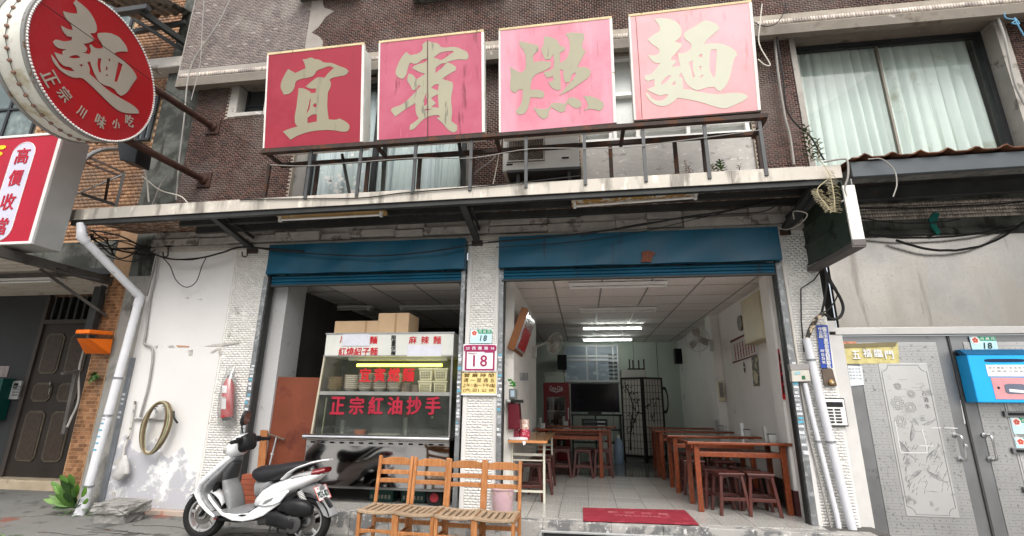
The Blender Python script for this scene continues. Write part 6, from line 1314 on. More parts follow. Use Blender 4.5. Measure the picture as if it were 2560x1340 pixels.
# red door mat
mt = thing('door_mat', 'red ribbed door mat with worn lettering at the shop entrance', 'mat', (.45, 5.98, .004))
mm = M('red_mat', (.24, .020, .035), .95, vs=6, var=.15, bump=.3, bs=130, blotch=[((.33, .05, .07), 5, .55, .08)])
mq = [at(1457, 1270, 2, .006), at(1712, 1276, 2, .006), at(1748, 1312, 2, .006), at(1458, 1302, 2, .006)]
part('mat_pad', MB().hexa([p-Vector((0, 0, .004)) for p in mq], (0, 0, .010)), mm, mt, bevel=.003)
c = (mq[0]+mq[1]+mq[2]+mq[3])/4; c.z = .0135
part('lettering', text_mb('歡  迎  光  臨', c+Vector((.02, .10, 0)), (1, 0, 0), (0, 1, 0), .09, .66, depth=.0006), M('faded_red_print', (.42, .14, .15), .9), mt); part('lettering', text_mb('WELCOME', c+Vector((.0, -.05, 0)), (1, 0, 0), (0, 1, 0), .06, .5, depth=.0006), MATS['faded_red_print'], mt)
# fluorescent lights on the ceiling
lit = M('lit_tube', (.9, .9, .9), .3, bump=0, emit=((.93, 1, .95), 20))
def ceil_light(x0, x1, y, lab, on=False):
    batten(x0, x1, y, 2.705, 2.705, whitep, lab, lit=lit if on else None, group='ceiling fluorescent lights', dz=.035, w=.11)
ceil_light(-.16, 1.17, 6.58, 'unlit ceiling fluorescent light nearest the dining room entrance'); ceil_light(-.03, 1.28, 8.42, 'second unlit ceiling fluorescent light in the dining room')
ceil_light(0, 1.29, 10.4, 'lit ceiling fluorescent light, the nearer and larger of the two lit', True); ceil_light(-.0, 1.26, 12.3, 'lit ceiling fluorescent light, the farther of the two lit', True)
a = at(752, 778, 2, 2.7); ceil_light(a.x, a.x+1.3, a.y, 'unlit ceiling light on the left above the kitchen'); a = at(998, 776, 2, 2.7); ceil_light(a.x, a.x+1.3, a.y, 'unlit ceiling light on the right above the kitchen'); 
a = at(1083, 832, 2, 2.7); ceil_light(a.x, a.x+1.2, a.y, 'lit ceiling light seen past the kitchen, beside the central pillar', True)
# wall fans
fg = M('fan_grey_plastic', (.52, .52, .50), .4, vs=5, var=.06)
def fan(cpx, cpy, Y, base, nx, label, R=.2):
    c = W(cpx, cpy, Y); t = thing('wall_fan', label, 'fan', c, 'wall fans'); ax = Vector(nx).normalized(); x = ax.orthogonal().normalized(); y = ax.cross(x)
    q = MB()
    for k in range(36):
        a = 2*pi*k/36; e = x*cos(a)+y*sin(a); q.tube([c+ax*.07+e*.03, c+ax*.075+e*R*.6, c+ax*.03+e*R, c-ax*.03+e*R*.9, c-ax*.06+e*.05], .0032, 3)
    part('guard', q, fg, t, kind='stuff')
    part('guard_ring', MB().tube([c+ax*.02+(x*cos(2*pi*k/32)+y*sin(2*pi*k/32))*R for k in range(33)], .006, 6), fg, t, smooth=True)
    for k in range(3):
        a = 2*pi*k/3; e = x*cos(a)+y*sin(a); f_ = x*-sin(a)+y*cos(a)
        part('blade', MB().loft([(c+e*.03, f_*.03, ax*.004), (c+e*R*.5, f_*.065+ax*.02, ax*.003), (c+e*R*.88, f_*.06+ax*.02, ax*.003)], 12), M('fan_blade', (.25, .22, .18), .4), t, smooth=True)
    part('motor', MB().lathe([(.05, 0), (.06, .02), (.055, .11), (.02, .13)], c-ax*.03, 16, -ax), fg, t, smooth=True); part('hub', MB().lathe([(.035, 0), (.03, .03)], c+ax*.06, 14, ax), fg, t, smooth=True)
    part('arm', MB().tube([c-ax*.12, Vector(base)+Vector((0, 0, .05)), Vector(base)], .022, 8), fg, t, smooth=True); part('wall_bracket', MB().box(base[0]-.035, base[0]+.035, base[1]-.04, base[1]+.04, base[2]-.14, base[2]+.05), fg, t, bevel=.008)
b = W(1345, 868, 9.0); fan(1386, 858, 9.0, (-.86, 9.0, b.z-.05), (.75, -.6, -.35), 'wall fan on the left partition, seen from the side')
b = W(1782, 850, 9.2); fan(1745, 848, 9.2, (2.33, 9.3, b.z-.05), (-.55, -.75, -.1), 'wall fan on the right wall column, facing the room', .22)
# right wall: clock, cabinet, posters, intercom, couplet
XW = 2.50; Lw = lambda px, py, X=XW-.004: at(px, py, 0, X)
c = Lw(1850, 808, XW-.02); t = thing('wall_clock', 'round wall clock with brown rim on the right wall', 'clock', c); part('rim', MB().lathe([(.12, 0), (.125, .01), (.12, .03), (.10, .03)], (XW, c.y, c.z), 28, (-1, 0, 0)), M('clock_brown', (.10, .06, .03), .4), t, smooth=True); part('dial', MB().lathe([(.105, .026), (.105, .029)], (XW, c.y, c.z), 28, (-1, 0, 0)), M('clock_dial', (.50, .48, .40), .4), t)
for a, l in ((.5, .05), (2.4, .08)): part('hand', MB().bar((XW-.031, c.y, c.z), (XW-.031, c.y+l*cos(a), c.z+l*sin(a)), .005, .003), blackp, t)
t = thing('electric_cabinet', 'beige wall cabinet high on the right wall near the entrance', 'cabinet', (2.4, 6.9, 2.1)); part('body', MB().box(2.34, 2.5, 6.68, 7.45, 2.02, 2.66), M('beige_cabinet', (.50, .44, .28), .5, vs=3), t, bevel=.006); part('door_edge', MB().box(2.33, 2.34, 6.69, 7.44, 2.03, 2.65), M('beige_cabinet', (.50, .44, .28)), t, bevel=.003)
def wallquad(name, pts, mat, label, cat, X=XW-.006):
    t = thing(name, label, cat, at(*pts[0], 0, X)); part('sheet', MB().hexa([at(px, py, 0, X) for px, py in pts], (.004, 0, 0)), mat, t); return t
mp1 = M('menu_paper', (.62, .60, .56), .7, vs=4, var=.05)
t = wallquad('menu_poster', [(1826, 856), (1893, 824), (1897, 886), (1831, 908)], mp1, 'wall menu with columns of small dark red writing', 'menu')
mrd = M('menu_maroon', (.13, .02, .03), .6)
part('border', MB().hexa([at(*p, 0, XW-.012) for p in ((1825, 852), (1871, 830), (1871, 835), (1826, 858))], (.003, 0, 0)), mrd, t); part('border', MB().hexa([at(*p, 0, XW-.012) for p in ((1831, 905), (1892, 885), (1892, 888), (1831, 909))], (.003, 0, 0)), mrd, t)
for k in range(8):
    p = Lw(1838+k*6.6, 880-k*2.9, XW-.010); part('lettering', text_mb('\n'.join('水餃湯麵飯滷'), p, (0, -1, 0), (0, 0, 1), .26-.003*k, .045), M('menu_red_ink', (.35, .04, .05), .6), t)
fpm = M('food_photo', (.10, .11, .09), .5, vs=12, var=.3, bump=0, blotch=[((.50, .42, .25), 14, .52, .04), ((.10, .16, .05), 20, .6, .03)])
t = wallquad('food_poster', [(1878, 893), (1895, 888), (1899, 965), (1884, 966)], fpm, 'tall dark food photograph taped to the right wall', 'poster'); c = Lw(1890, 945, XW-.011); part('bowl_print', MB().lathe([(.085, 0), (.085, .002)], c, 20, (-1, 0, 0)), M('bowl_print', (.55, .50, .36), .5), t)
c = Lw(1861, 918, XW-.008); t = thing('round_badge', 'small dark round badge on the right wall under the menu', 'badge', c); part('disc', MB().loft([(c, (0, .04, 0), (0, 0, .085)), (c+Vector((-.003, 0, 0)), (0, .04, 0), (0, 0, .085))], 20), M('badge_dark', (.06, .04, .03), .5), t); part('band', MB().box(c.x-.006, c.x-.003, c.y-.035, c.y+.035, c.z-.012, c.z+.012), mp1, t)
p = W(1822, 985, 9.33); t = thing('wall_phone', 'cream intercom with grey screen on the right wall column', 'intercom', p); part('case', MB().box(2.372, 2.47, 9.28, 9.345, 1.25, 1.60), cream, t, bevel=.01); part('screen', MB().box(2.385, 2.452, 9.275, 9.281, 1.32, 1.57), M('grey_screen', (.22, .21, .19), .4), t, bevel=.004)
cp = thing('red_couplet', 'red vertical paper couplet with black brush writing on the right door pier', 'couplet', (2.36, 6.33, 1.2)); ps_ = [W(1944, 871, 6.325), W(1958, 880, 6.325), W(1969, 1000, 6.325), W(1957, 998, 6.325)]
part('paper', MB().hexa(ps_, (0, .003, 0)), M('couplet_red', (.48, .008, .012), .7, bump=.05), cp)
for k, ch_ in enumerate('財源廣進'): part('lettering', text_mb(ch_, W(1952+k*3, 893+k*27, 6.319), (1, 0, 0), (0, 0, 1), .10, .05, bold=.02), K_, cp)
t = thing('wall_calendar', 'small yellowed calendar on the right wall behind the couplet', 'calendar', Lw(1938, 950)); part('sheet', MB().hexa([at(px, py, 0, XW-.006) for px, py in ((1934, 925), (1942, 925), (1946, 978), (1940, 980))], (.003, 0, 0)), M('old_paper', (.45, .38, .24), .7), t)
# hanging menu board at the left
hb = thing('menu_board', 'wood-framed light board with large red characters leaning from the left wall', 'sign', W(1300, 800, 7.4))
bf = at(1306, 893, 0, -.885); tr_ = W(1338, 801, bf.y); q4 = [Vector((tr_.x, 6.40, tr_.z)), tr_, bf, Vector((-.885, 6.40, bf.z))]
nb_ = (q4[1]-q4[0]).cross(q4[2]-q4[1]).normalized()
if nb_.x < 0: nb_ = -nb_
part('frame', MB().hexa([p-nb_*.10 for p in q4], nb_*.10), M('board_wood', (.22, .085, .03), .5, vs=4), hb, bevel=.004)
def bil(u, v): return q4[0].lerp(q4[1], u).lerp(q4[3].lerp(q4[2], u), v)
part('panel', MB().hexa([bil(.03, .06)+nb_*.001, bil(.97, .06)+nb_*.001, bil(.97, .94)+nb_*.001, bil(.03, .94)+nb_*.001], nb_*.004), M('board_white', (.55, .55, .56), .15, vs=2, coat=.5), hb)
for k in range(6):
    u = .2+k*.155; part('divider', MB().bar(bil(u, .07)+nb_*.006, bil(u, .93)+nb_*.006, .02, .006, up=tuple(nb_)), M('board_wood', (.22, .085, .03)), hb)
for k, ch_ in enumerate('宜賓燃麵'):
    u = .30+k*.19; part('lettering', text_mb(ch_, bil(u, .62)+nb_*.009, (bil(1, .6)-bil(0, .6)), (bil(u, 0)-bil(u, 1)), .30, .24, bold=.03), R_, hb)
p = W(1310, 940, 8.0); t = thing('wall_picture', 'small pale landscape picture on the left partition wall', 'picture', (-.893, 7.7, 1.62)); part('print', MB().hexa([at(px, py, 0, -.893) for px, py in ((1300, 932), (1320, 932), (1321, 951), (1300, 951))], (-.004, 0, 0)), M('landscape_print', (.42, .42, .38), .6, vs=10, var=.2, blotch=[((.14, .20, .36), 9, .52, .05), ((.45, .38, .15), 12, .6, .04)]), t)
# left ledge cupboard with jar and green charm
t = thing('side_cupboard', 'narrow dark red cupboard with black top against the left partition', 'cupboard', (-.98, 6.55, .7)); part('body', MB().hexa([W(1270, 1073, 6.42), W(1301, 1073, 6.42), W(1297, 1008, 6.42), W(1270, 1008, 6.42)], (0, .2, 0)), M('cupboard_maroon', (.11, .012, .02), .35, vs=5), t, bevel=.004); part('top', MB().hexa([W(1264, 1007, 6.40), W(1303, 1007, 6.40), W(1303, 999, 6.40), W(1264, 999, 6.40)], (0, .24, 0)), blackp, t, bevel=.003); part('rolled_edge', MB().tube([W(1266, 1003, 6.37), W(1276, 1003, 6.37)], .02, 10), alu, t)
t = thing('sauce_jar', 'glass jar with pale blue label on the dark red cupboard', 'jar', W(1280, 998, 6.5)); part('jar_body', MB().hexa([W(1273, 998, 6.48), W(1292, 998, 6.48), W(1292, 972, 6.48), W(1273, 972, 6.48)], (0, .06, 0)), M('jar_grey', (.16, .17, .16), .2), t, bevel=.006); part('label', MB().hexa([W(1276, 992, 6.474), W(1286, 992, 6.474), W(1286, 976, 6.474), W(1276, 976, 6.474)], (0, .002, 0)), M('label_blue', (.45, .58, .70), .5), t)
q = MB()
for k in range(14): c = W(1281+random.uniform(-8, 8), 958+random.uniform(-9, 9), 6.5); q.loft([(c, (.02, 0, 0), (0, 0, .004)), (c+Vector((random.uniform(-.02, .02), 0, random.uniform(0, .03))), (.012, 0, 0), (0, .006, .004))], 6)
solo('green_charm', q, M('bright_green', (.03, .25, .02), .5), 'bright green charm hanging over the jar on the left cupboard', 'charm', kind='stuff')
# fridge
fr_ = thing('drinks_fridge', 'red drinks fridge with glass door and white script lettering at the room back', 'fridge', (-.6, 11.4, 0)); rf = M('fridge_red', (.17, .006, .010), .35, vs=3)
part('body', MB().box(-.89, -.31, 11.36, 11.95, 0, 1.64), rf, fr_, bevel=.01); part('header', MB().box(-.88, -.32, 11.345, 11.36, 1.38, 1.63), rf, fr_, bevel=.004); part('lettering', text_mb('Coca-Cola', (-.60, 11.340, 1.52), (1, 0, 0), (0, 0, 1), .10, .30, bold=.01, shear=.4), wp, fr_)
part('swoosh', MB().hexa([(-.74, 11.341, 1.46), (-.60, 11.341, 1.43), (-.42, 11.341, 1.47), (-.60, 11.341, 1.445)], (0, .002, 0)), wp, fr_)
part('shelf_interior', MB().box(-.81, -.40, 11.352, 11.358, .30, 1.33), M('fridge_inside', (.10, .09, .08), .5), fr_); part('shelf_rail', MB().box(-.81, -.40, 11.345, 11.352, 1.02, 1.035).box(-.81, -.40, 11.345, 11.352, .70, .715), alu, fr_)
bt = M('bottle_brown', (.05, .025, .02), .2, vs=20, var=.4)
for r, z in enumerate((1.04, .72)):
    for k in range(6): part('bottle', MB().lathe([(.024, 0), (.024, .11), (.010, .16), (.010, .19)], (-.77+k*.065, 11.34, z), 8), bt, fr_)
part('door_glass', MB().box(-.81, -.40, 11.31, 11.313, .30, 1.33), glass('fridge_glass', (.8, .8, .8), .02, .05), fr_); part('door_handle', MB().box(-.345, -.325, 11.32, 11.345, .85, 1.1), alu, fr_)
t = thing('storage_box', 'pale green box on top of the red drinks fridge', 'box', (-.6, 11.5, 1.64)); part('body', MB().box(-.86, -.42, 11.4, 11.7, 1.642, 1.86), M('pale_green_box', (.33, .38, .33), .6, vs=4), t, bevel=.008); part('lid', MB().box(-.87, -.41, 11.395, 11.71, 1.80, 1.865), M('pale_green_box', (.33, .38, .33)), t, bevel=.006)
# tv on stand
t = thing('television', 'large black flat television showing a dim purple reflection, at the room back', 'television', (.25, 11.6, 1.0)); part('bezel', MB().box(-.28, .80, 11.56, 11.62, 1.01, 1.64), blackp, t, bevel=.008); part('screen', MB().box(-.26, .78, 11.553, 11.561, 1.03, 1.62), M('tv_screen', (.010, .008, .012), .08, bump=0, blotch=[((.035, .018, .045), 1.5, .5, .2)]), t)  # purple blotch paints a reflection into the screen colour
part('foot', MB().box(.1, .4, 11.55, 11.7, .97, 1.01), blackp, t)
t = thing('tv_stand', 'black glass-shelved television stand', 'stand', (.25, 11.7, 0)); part('top_shelf', MB().box(-.28, .84, 11.5, 11.95, .93, .965), blackp, t, bevel=.004)
for z in (.35, .62): part('shelf', MB().box(-.26, .82, 11.52, 11.93, z, z+.02), blackp, t)
for x in (-.27, .25, .80): part('upright', MB().box(x, x+.03, 11.55, 11.9, 0, .93), blackp, t)
t = thing('game_amplifier', 'black audio unit on the television stand', 'amplifier', (.2, 11.6, .64)); part('body', MB().box(-.05, .52, 11.52, 11.85, .642, .86), blackp, t, bevel=.01); part('front_strip', MB().box(0, .5, 11.512, 11.52, .78, .83), M('strip_grey', (.08, .1, .1), .2), t); part('display', MB().box(.30, .46, 11.508, 11.513, .795, .815), wp, t)
# folding screen
fs = thing('folding_screen', 'two-panel folding screen with dark lattice frame and painted black branches', 'screen', (1.2, 11.2, 0)); pap = M('screen_paper', (.40, .38, .34), .85, vs=2, var=.06); dfm = M('screen_frame', (.018, .016, .015), .5)
def spanel(a, b, zt):
    a = Vector(a); b = Vector(b); d = (b-a); n_ = Vector((d.y, -d.x, 0)).normalized(); L = d.length
    up = Vector((0, 0, 1)); q = lambda u, z, o=0: a+d*u+up*z+n_*o
    p_ = part('panel', MB().hexa([q(.04, .17), q(.96, .17), q(.96, zt-.03), q(.04, zt-.03)], n_*.004), pap, fs)
    for u in (0, .93): part('stile', MB().hexa([q(u, .03), q(u+.07, .03), q(u+.07, zt), q(u, zt)], n_*.022), dfm, fs)
    for z in (.11, zt-.04): part('rail', MB().hexa([q(.05, z), q(.95, z), q(.95, z+.04), q(.05, z+.04)], n_*.02), dfm, fs)
    for k in range(1, 6): u = .07+.86*k/6; part('lattice_bar', MB().hexa([q(u-.008, .15, .005), q(u+.008, .15, .005), q(u+.008, zt-.03, .005), q(u-.008, zt-.03, .005)], n_*.008), dfm, p_)
    for k in range(1, 11): z = .15+(zt-.18)*k/11; part('lattice_bar', MB().hexa([q(.06, z-.004, .006), q(.94, z-.004, .006), q(.94, z+.004, .006), q(.06, z+.004, .006)], n_*.008), dfm, p_)
    return q, p_
qa, pa = spanel((.84, 11.35, 0), (1.27, 11.12, 0), 1.76); qb, pb_ = spanel((1.27, 11.12, 0), (1.72, 11.35, 0), 1.76)
rs = random.Random(3)
def branch(qf, pts, r, par):
    part('painted_branch', MB().tube([qf(u, z, .004) for u, z in pts], [r*(1-.7*i/len(pts)) for i in range(len(pts))], 5), dfm, par)
    m_ = MB()
    for u, z in pts[1:]:
        for k in range(7):
            c = qf(min(.9, max(.08, u+rs.uniform(-.18, .18))), z+rs.uniform(-.10, .10), .0145); a = rs.uniform(0, 6)
            e = Vector((cos(a), 0, sin(a))); f_ = Vector((-sin(a), 0, cos(a))); m_.add([c-e*.03, c+f_*.012, c+e*.03, c-f_*.012], [(0, 1, 2, 3)])
    part('painted_leaves', m_, dfm, par, kind='stuff')
branch(qa, [(.30, .25), (.35, .6), (.45, .9), (.55, 1.15), (.35, 1.45), (.2, 1.62)], .018, pa); branch(qa, [(.35, .6), (.55, .85), (.8, 1.05), (.7, 1.35)], .012, pa); branch(qb, [(.05, 1.1), (.3, 1.2), (.6, 1.25), (.5, .9)], .010, pb_)
t = thing('white_cooler', 'pale grey box on top of the folding screen cabinet', 'box', (1.1, 11.6, 1.7)); part('body', MB().box(.86, 1.42, 11.45, 11.85, 1.62, 1.94), M('cooler_grey', (.36, .35, .32), .6, vs=3), t, bevel=.03, seg=3)
t = thing('tall_cabinet', 'grey-green cabinet standing behind the folding screen', 'cabinet', (1.2, 11.6, 0)); part('body', MB().box(.88, 1.72, 11.44, 11.9, 0, 1.615), M('cabinet_greygreen', (.25, .26, .23), .6), t, bevel=.01)
t = thing('upturned_stool', 'dark stool lying upside down with legs up on the pale box', 'stool', (1.2, 11.6, 1.94)); part('seat', MB().box(1.03, 1.40, 11.5, 11.8, 1.942, 1.975), dfm, t)
for x in (1.05, 1.15, 1.28, 1.37): part('leg', MB().box(x, x+.03, 11.52 if x in (1.05, 1.37) else 11.75, 11.55 if x in (1.05, 1.37) else 11.78, 1.97, 2.18), dfm, t)
for px, py, lb_ in ((1405, 905, 'left black speaker box high on the back wall beside the window'), (1700, 890, 'right black speaker box high on the back wall')):
    c = W(px, py, 12.9); t = thing('wall_speaker', lb_, 'speaker', c, 'black wall speakers'); part('cabinet', MB().box(c.x-.12, c.x+.12, 12.9, 13.1, c.z-.19, c.z+.19), blackp, t, bevel=.01); part('grille', MB().box(c.x-.10, c.x+.10, 12.893, 12.9, c.z-.17, c.z+.17), M('speaker_cloth', (.008, .008, .009), .95), t); part('mount', MB().box(c.x-.03, c.x+.03, 13.1, 13.4, c.z, c.z+.05), dsteel, t)
# back window; light through a jalousie behind is painted into the panes
bw2 = thing('back_window', 'aluminium sliding window with frosted panes in the back wall', 'window', (.2, 13.3, 1.8)); wl = [(1412, 862), (1545, 862), (1548, 955), (1412, 955)]
a, b = W(1413, 955, 13.36), W(1545, 862, 13.36)
part('panes', MB().box(a.x, b.x, 13.372, 13.38, a.z, b.z), M('frosted_daylight_glass', (.26, .31, .36), .25, vs=1.5, var=.2, bump=.02, blotch=[((.45, .50, .54), 2.2, .52, .12)], ms=(1, 1, 2.5)), bw2)
for x in (a.x, a.x+.57, a.x+.83, a.x+1.26, b.x-.04): part('mullion', MB().box(x, x+.035, 13.34, 13.37, a.z, b.z), alu, bw2)
for z in (a.z, b.z-.42, b.z-.32, b.z-.04): part('rail', MB().box(a.x, b.x, 13.335, 13.365, z, z+.045), alu, bw2)
for k in range(7): part('louvre', MB().bar((b.x-.27, 13.345, a.z+.10+k*.10), (b.x-.05, 13.345, a.z+.10+k*.10), .05, .006, up=(0, -1, .6)), M('louvre_dark', (.07, .08, .07), .3), bw2)
# jugs
p = at(1515, 1146, 2, 0); t = thing('plastic_canister', 'translucent white plastic canister with red cap on the floor by the screen', 'canister', (p.x, 11.2, 0)); part('body', MB().loft([((p.x, 11.2, 0), (.13, 0, 0), (0, .1, 0)), ((p.x, 11.2, .02), (.14, 0, 0), (0, .11, 0)), ((p.x, 11.2, .34), (.14, 0, 0), (0, .11, 0)), ((p.x, 11.2, .40), (.07, 0, 0), (0, .06, 0))], 20, 4), M('milky_plastic', (.48, .49, .46), .4), t, smooth=True); part('cap', MB().lathe([(.035, 0), (.035, .04)], (p.x, 11.2, .40), 12), red, t)
p = at(1545, 1148, 2, 0); t = thing('plastic_bottle', 'pale blue plastic bottle on the floor beside the folding screen', 'bottle', (p.x, 11.15, 0)); part('body', MB().lathe([(.09, 0), (.10, .02), (.10, .36), (.06, .46), (.03, .50)], (p.x-.02, 11.1, 0), 18), M('blue_plastic', (.24, .32, .42), .35), t, smooth=True); part('cap', MB().lathe([(.03, 0), (.03, .05)], (p.x-.02, 11.1, .5), 12), whitep, t)
solo('mop_pole', MB().tube([W(1757, 935, 11.5), W(1768, 1140, 11.0)], .022, 8), wood_t, 'red-brown wooden pole leaning against the back right wall', 'pole', smooth=True)
solo('wall_cable', MB().tube([W(1411, 900, 13.35), W(1411, 960, 13.35)], .008, 5), cord, 'dark cable running down from the left speaker box', 'cable')
t = thing('coiled_hose', 'dark coiled cable hanging beside the folding screen', 'hose', W(1660, 1000, 11.45)); c = W(1662, 1000, 11.45)
for k in range(3): part('coil', MB().tube([c+Vector((.07*cos(a*pi/8), .01*k, (.28-.02*k)*sin(a*pi/8))) for a in range(17)], .012, 6), blackp, t, smooth=True)
# kitchen clutter left of the case
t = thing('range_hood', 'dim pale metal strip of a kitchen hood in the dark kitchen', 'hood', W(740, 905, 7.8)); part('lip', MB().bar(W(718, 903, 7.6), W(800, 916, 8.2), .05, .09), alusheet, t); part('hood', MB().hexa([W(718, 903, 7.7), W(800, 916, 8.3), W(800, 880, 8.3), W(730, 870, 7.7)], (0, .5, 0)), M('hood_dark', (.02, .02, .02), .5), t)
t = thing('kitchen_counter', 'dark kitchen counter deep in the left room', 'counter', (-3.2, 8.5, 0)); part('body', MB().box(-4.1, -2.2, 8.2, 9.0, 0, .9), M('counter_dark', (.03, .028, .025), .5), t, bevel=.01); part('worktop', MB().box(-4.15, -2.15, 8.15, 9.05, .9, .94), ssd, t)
for k, (px, py) in enumerate(((960, 1238), (1040, 1240))):
    p = W(px, py, 6.3); t = thing('crate', ('left', 'right')[k]+' dark green plastic crate under the display case', 'crate', (p.x, 6.3, .02), 'green crates under the display case'); part('tray', MB().box(p.x-.15, p.x+.15, 6.2, 6.45, .01, .14), M('crate_green', (.01, .05, .04), .5), t, bevel=.006)
    for j in range(6): part('crate_slot', MB().box(p.x-.13+j*.045, p.x-.105+j*.045, 6.194, 6.2, .04, .08), M('crate_pale', (.25, .24, .2), .6), t)
# ================================================================== signs on the pillars
mar = M('plate_maroon', (.30, .025, .10), .4, bump=0)
t = thing('house_number_sign', 'white and maroon framed street number 18 sign, middle of the central pillar', 'sign', (-1.24, 5.92, 1.6))
x0, x1, z0, z1 = -1.445, -1.035, 1.555, 1.865; y = 5.925
part('back_plate', MB().box(x0-.01, x1+.01, y, y+.006, z0-.012, z1+.01), wp, t, bevel=.004)
part('header', MB().loft([(((x0+x1)/2, y-.004, z1-.04), ((x1-x0)/2, 0, 0), (0, 0, .042)), (((x0+x1)/2, y, z1-.04), ((x1-x0)/2, 0, 0), (0, 0, .042))], 28, 6), mar, t)
fx0, fx1 = x0+.02, x1-.02
q = MB().box(fx0, fx0+.022, y-.003, y, z0+.02, z1-.06).box(fx1-.022, fx1, y-.003, y, z0+.02, z1-.06).box(fx0, fx1, y-.0035, y, z0+.0, z0+.022); part('border', q, mar, t, bevel=.001)
part('header_tab', MB().hexa([(-1.20, y-.0032, z1-.06), (fx1, y-.0032, z1-.06), (fx1, y-.0032, z1-.095), (-1.18, y-.0032, z1-.095)], (0, .003, 0)), mar, t)
part('lettering', text_mb('20  西  藏  路  16', (-1.24, y-.006, z1-.04), (1, 0, 0), (0, 0, 1), .038, .355, bold=.02), wp, t)
part('lettering', text_mb('XiZang Rd', (-1.335, y-.003, z1-.105), (1, 0, 0), (0, 0, 1), .022), mar, t)
part('number', text_mb('18', (-1.235, y-.003, z0+.118), (1, 0, 0), (0, 0, 1), .135, bold=.025, space=1.25), mar, t)
t = thing('opening_hours_sign', 'yellow handwritten opening hours notice on the central pillar', 'notice', (-1.245, 5.93, 1.28))
part('paper', MB().box(-1.455, -1.03, 5.924, 5.929, 1.285, 1.528), M('yellow_paper', (.72, .56, .24), .6, vs=4, var=.06), t)
part('holder', MB().box(-1.475, -1.455, 5.918, 5.93, 1.265, 1.545).box(-1.03, -1.01, 5.918, 5.93, 1.265, 1.545).box(-1.475, -1.01, 5.916, 5.93, 1.262, 1.283), whitep, t, bevel=.003)
hk = M('brush_ink', (.10, .06, .01), .6, bump=0)
for i, (s_, wd) in enumerate((('營 業 時 間', .37), ('週 一 至 週 五', .38), ('上午11點～下午8點', .40), ('(六,日) 公 休', .38))):
    part('lettering', text_mb(s_, (-1.243, 5.9215, 1.50-.0595*i), (1, 0, -.005), (0, 0, 1), .045, wd, bold=.008, shear=.08), hk, t)
t = thing('address_plate', 'narrow blue enamel address plate with white vertical lettering on the right pillar', 'sign', (2.65, 5.92, 1.6))
bp = [W(2041, 813, 5.93), W(2069, 813, 5.93), W(2082, 920, 5.93), W(2053, 920, 5.93)]
part('plate', MB().hexa(bp, (0, .005, 0)), M('enamel_blue', (.03, .07, .34), .35, vs=5, var=.06, bump=0), t)
for k, ch_ in enumerate('臺北市廈安里第8鄰鄰長'):
    part('lettering', text_mb(ch_, W(2061+k*1.15, 822+k*9.4, 5.922), (1, 0, 0), (0, 0, 1), .042, .045, bold=.02), wp, t)
for k, ch_ in enumerate('中正區'): part('lettering', text_mb(ch_, W(2050.5+k*1.1, 822+k*9.4, 5.922), (1, 0, 0), (0, 0, 1), .036, .042, bold=.02), wp, t)
for k, ch_ in enumerate('附設5號'): part('lettering', text_mb(ch_, W(2056+k*1.1, 877+k*9.4, 5.922), (1, 0, 0), (0, 0, 1), .032, .036, bold=.01), wp, t)
t = thing('doorbell', 'round yellowed doorbell button on a weathered wooden board under the blue plate', 'doorbell', W(2070, 945, 5.92)); part('board', MB().hexa([W(2054, 922, 5.93), W(2081, 922, 5.93), W(2093, 965, 5.93), W(2062, 965, 5.93)], (0, .014, 0)), M('weathered_board', (.13, .10, .08), .9, vs=8, var=.35, bump=.15), t, bevel=.002); c = W(2079, 956, 5.92); part('button_housing', MB().lathe([(.032, 0), (.030, .012), (.018, .018)], c, 16, (0, -1, 0)), M('brass_old', (.30, .17, .06), .45, .4), t, smooth=True); part('button', MB().lathe([(.016, .0), (.012, .024)], c, 12, (0, -1, 0)), cream, t, smooth=True)
t = thing('junction_box', 'grey and white electrical junction box with stickers on the right pillar', 'box', W(2000, 930, 5.88)); jb = [W(1977, 913, 5.86), W(2021, 912, 5.86), W(2028, 953, 5.86), W(1981, 955, 5.86)]
part('case', MB().hexa(jb, (0, .07, 0)), M('box_offwhite', (.52, .50, .44), .5, vs=6, var=.1, blotch=[((.20, .30, .30), 14, .64, .03)]), t, bevel=.008); part('lid', MB().hexa([W(1974, 910, 5.855), W(2023, 909, 5.855), W(2024, 924, 5.855), W(1977, 926, 5.855)], (0, .075, 0)), M('box_lid_grey', (.28, .27, .26), .5), t, bevel=.005); part('green_sticker', MB().hexa([W(2004, 940, 5.856), W(2012, 939, 5.856), W(2014, 948, 5.856), W(2006, 948, 5.856)], (0, .002, 0)), M('sticker_green', (.02, .12, .05), .5), t); part('blue_sticker', MB().hexa([W(1985, 932, 5.856), W(2000, 928, 5.856), W(2001, 934, 5.856), W(1988, 938, 5.856)], (0, .002, 0)), M('sticker_aqua', (.25, .45, .48), .5), t)
def pipe(pts, r, m, name, lab, cat, rings_at=(), n=14, **k):
    t = thing(name, lab, cat, pts[-1]); part('tube', MB().tube(pts, r, n), m, t, smooth=True)
    for a, b, f in rings_at:
        a = Vector(a); b = Vector(b); c = a.lerp(b, f); d = (b-a).normalized(); part('clamp', MB().lathe([(r+.002, -.01), (r+.008, -.008), (r+.008, .008), (r+.002, .01)], c, n, d), galv, t)
    return t
a, b = W(2016, 846, 5.87), W(2128, 1340, 5.87)
pipe([a, W(2035, 930, 5.87), W(2078, 1110, 5.87), W(2150, 1400, 5.87)], .042, white_pvc, 'pvc_pipe', 'thick white PVC pipe with an open top running down the right pillar', 'pipe', ((a, b, .12), (W(2035, 930, 5.87), W(2078, 1110, 5.87), .97)))
a, b = W(2012, 958, 5.90), W(2050, 1120, 5.90)
pipe([a, W(2030, 1040, 5.9), b, W(2092, 1290, 5.9), W(2110, 1390, 5.9)], .026, white_pvc, 'pvc_pipe', 'thinner grey-white PVC pipe left of the thick one on the right pillar', 'pipe', ((a, b, .9),))
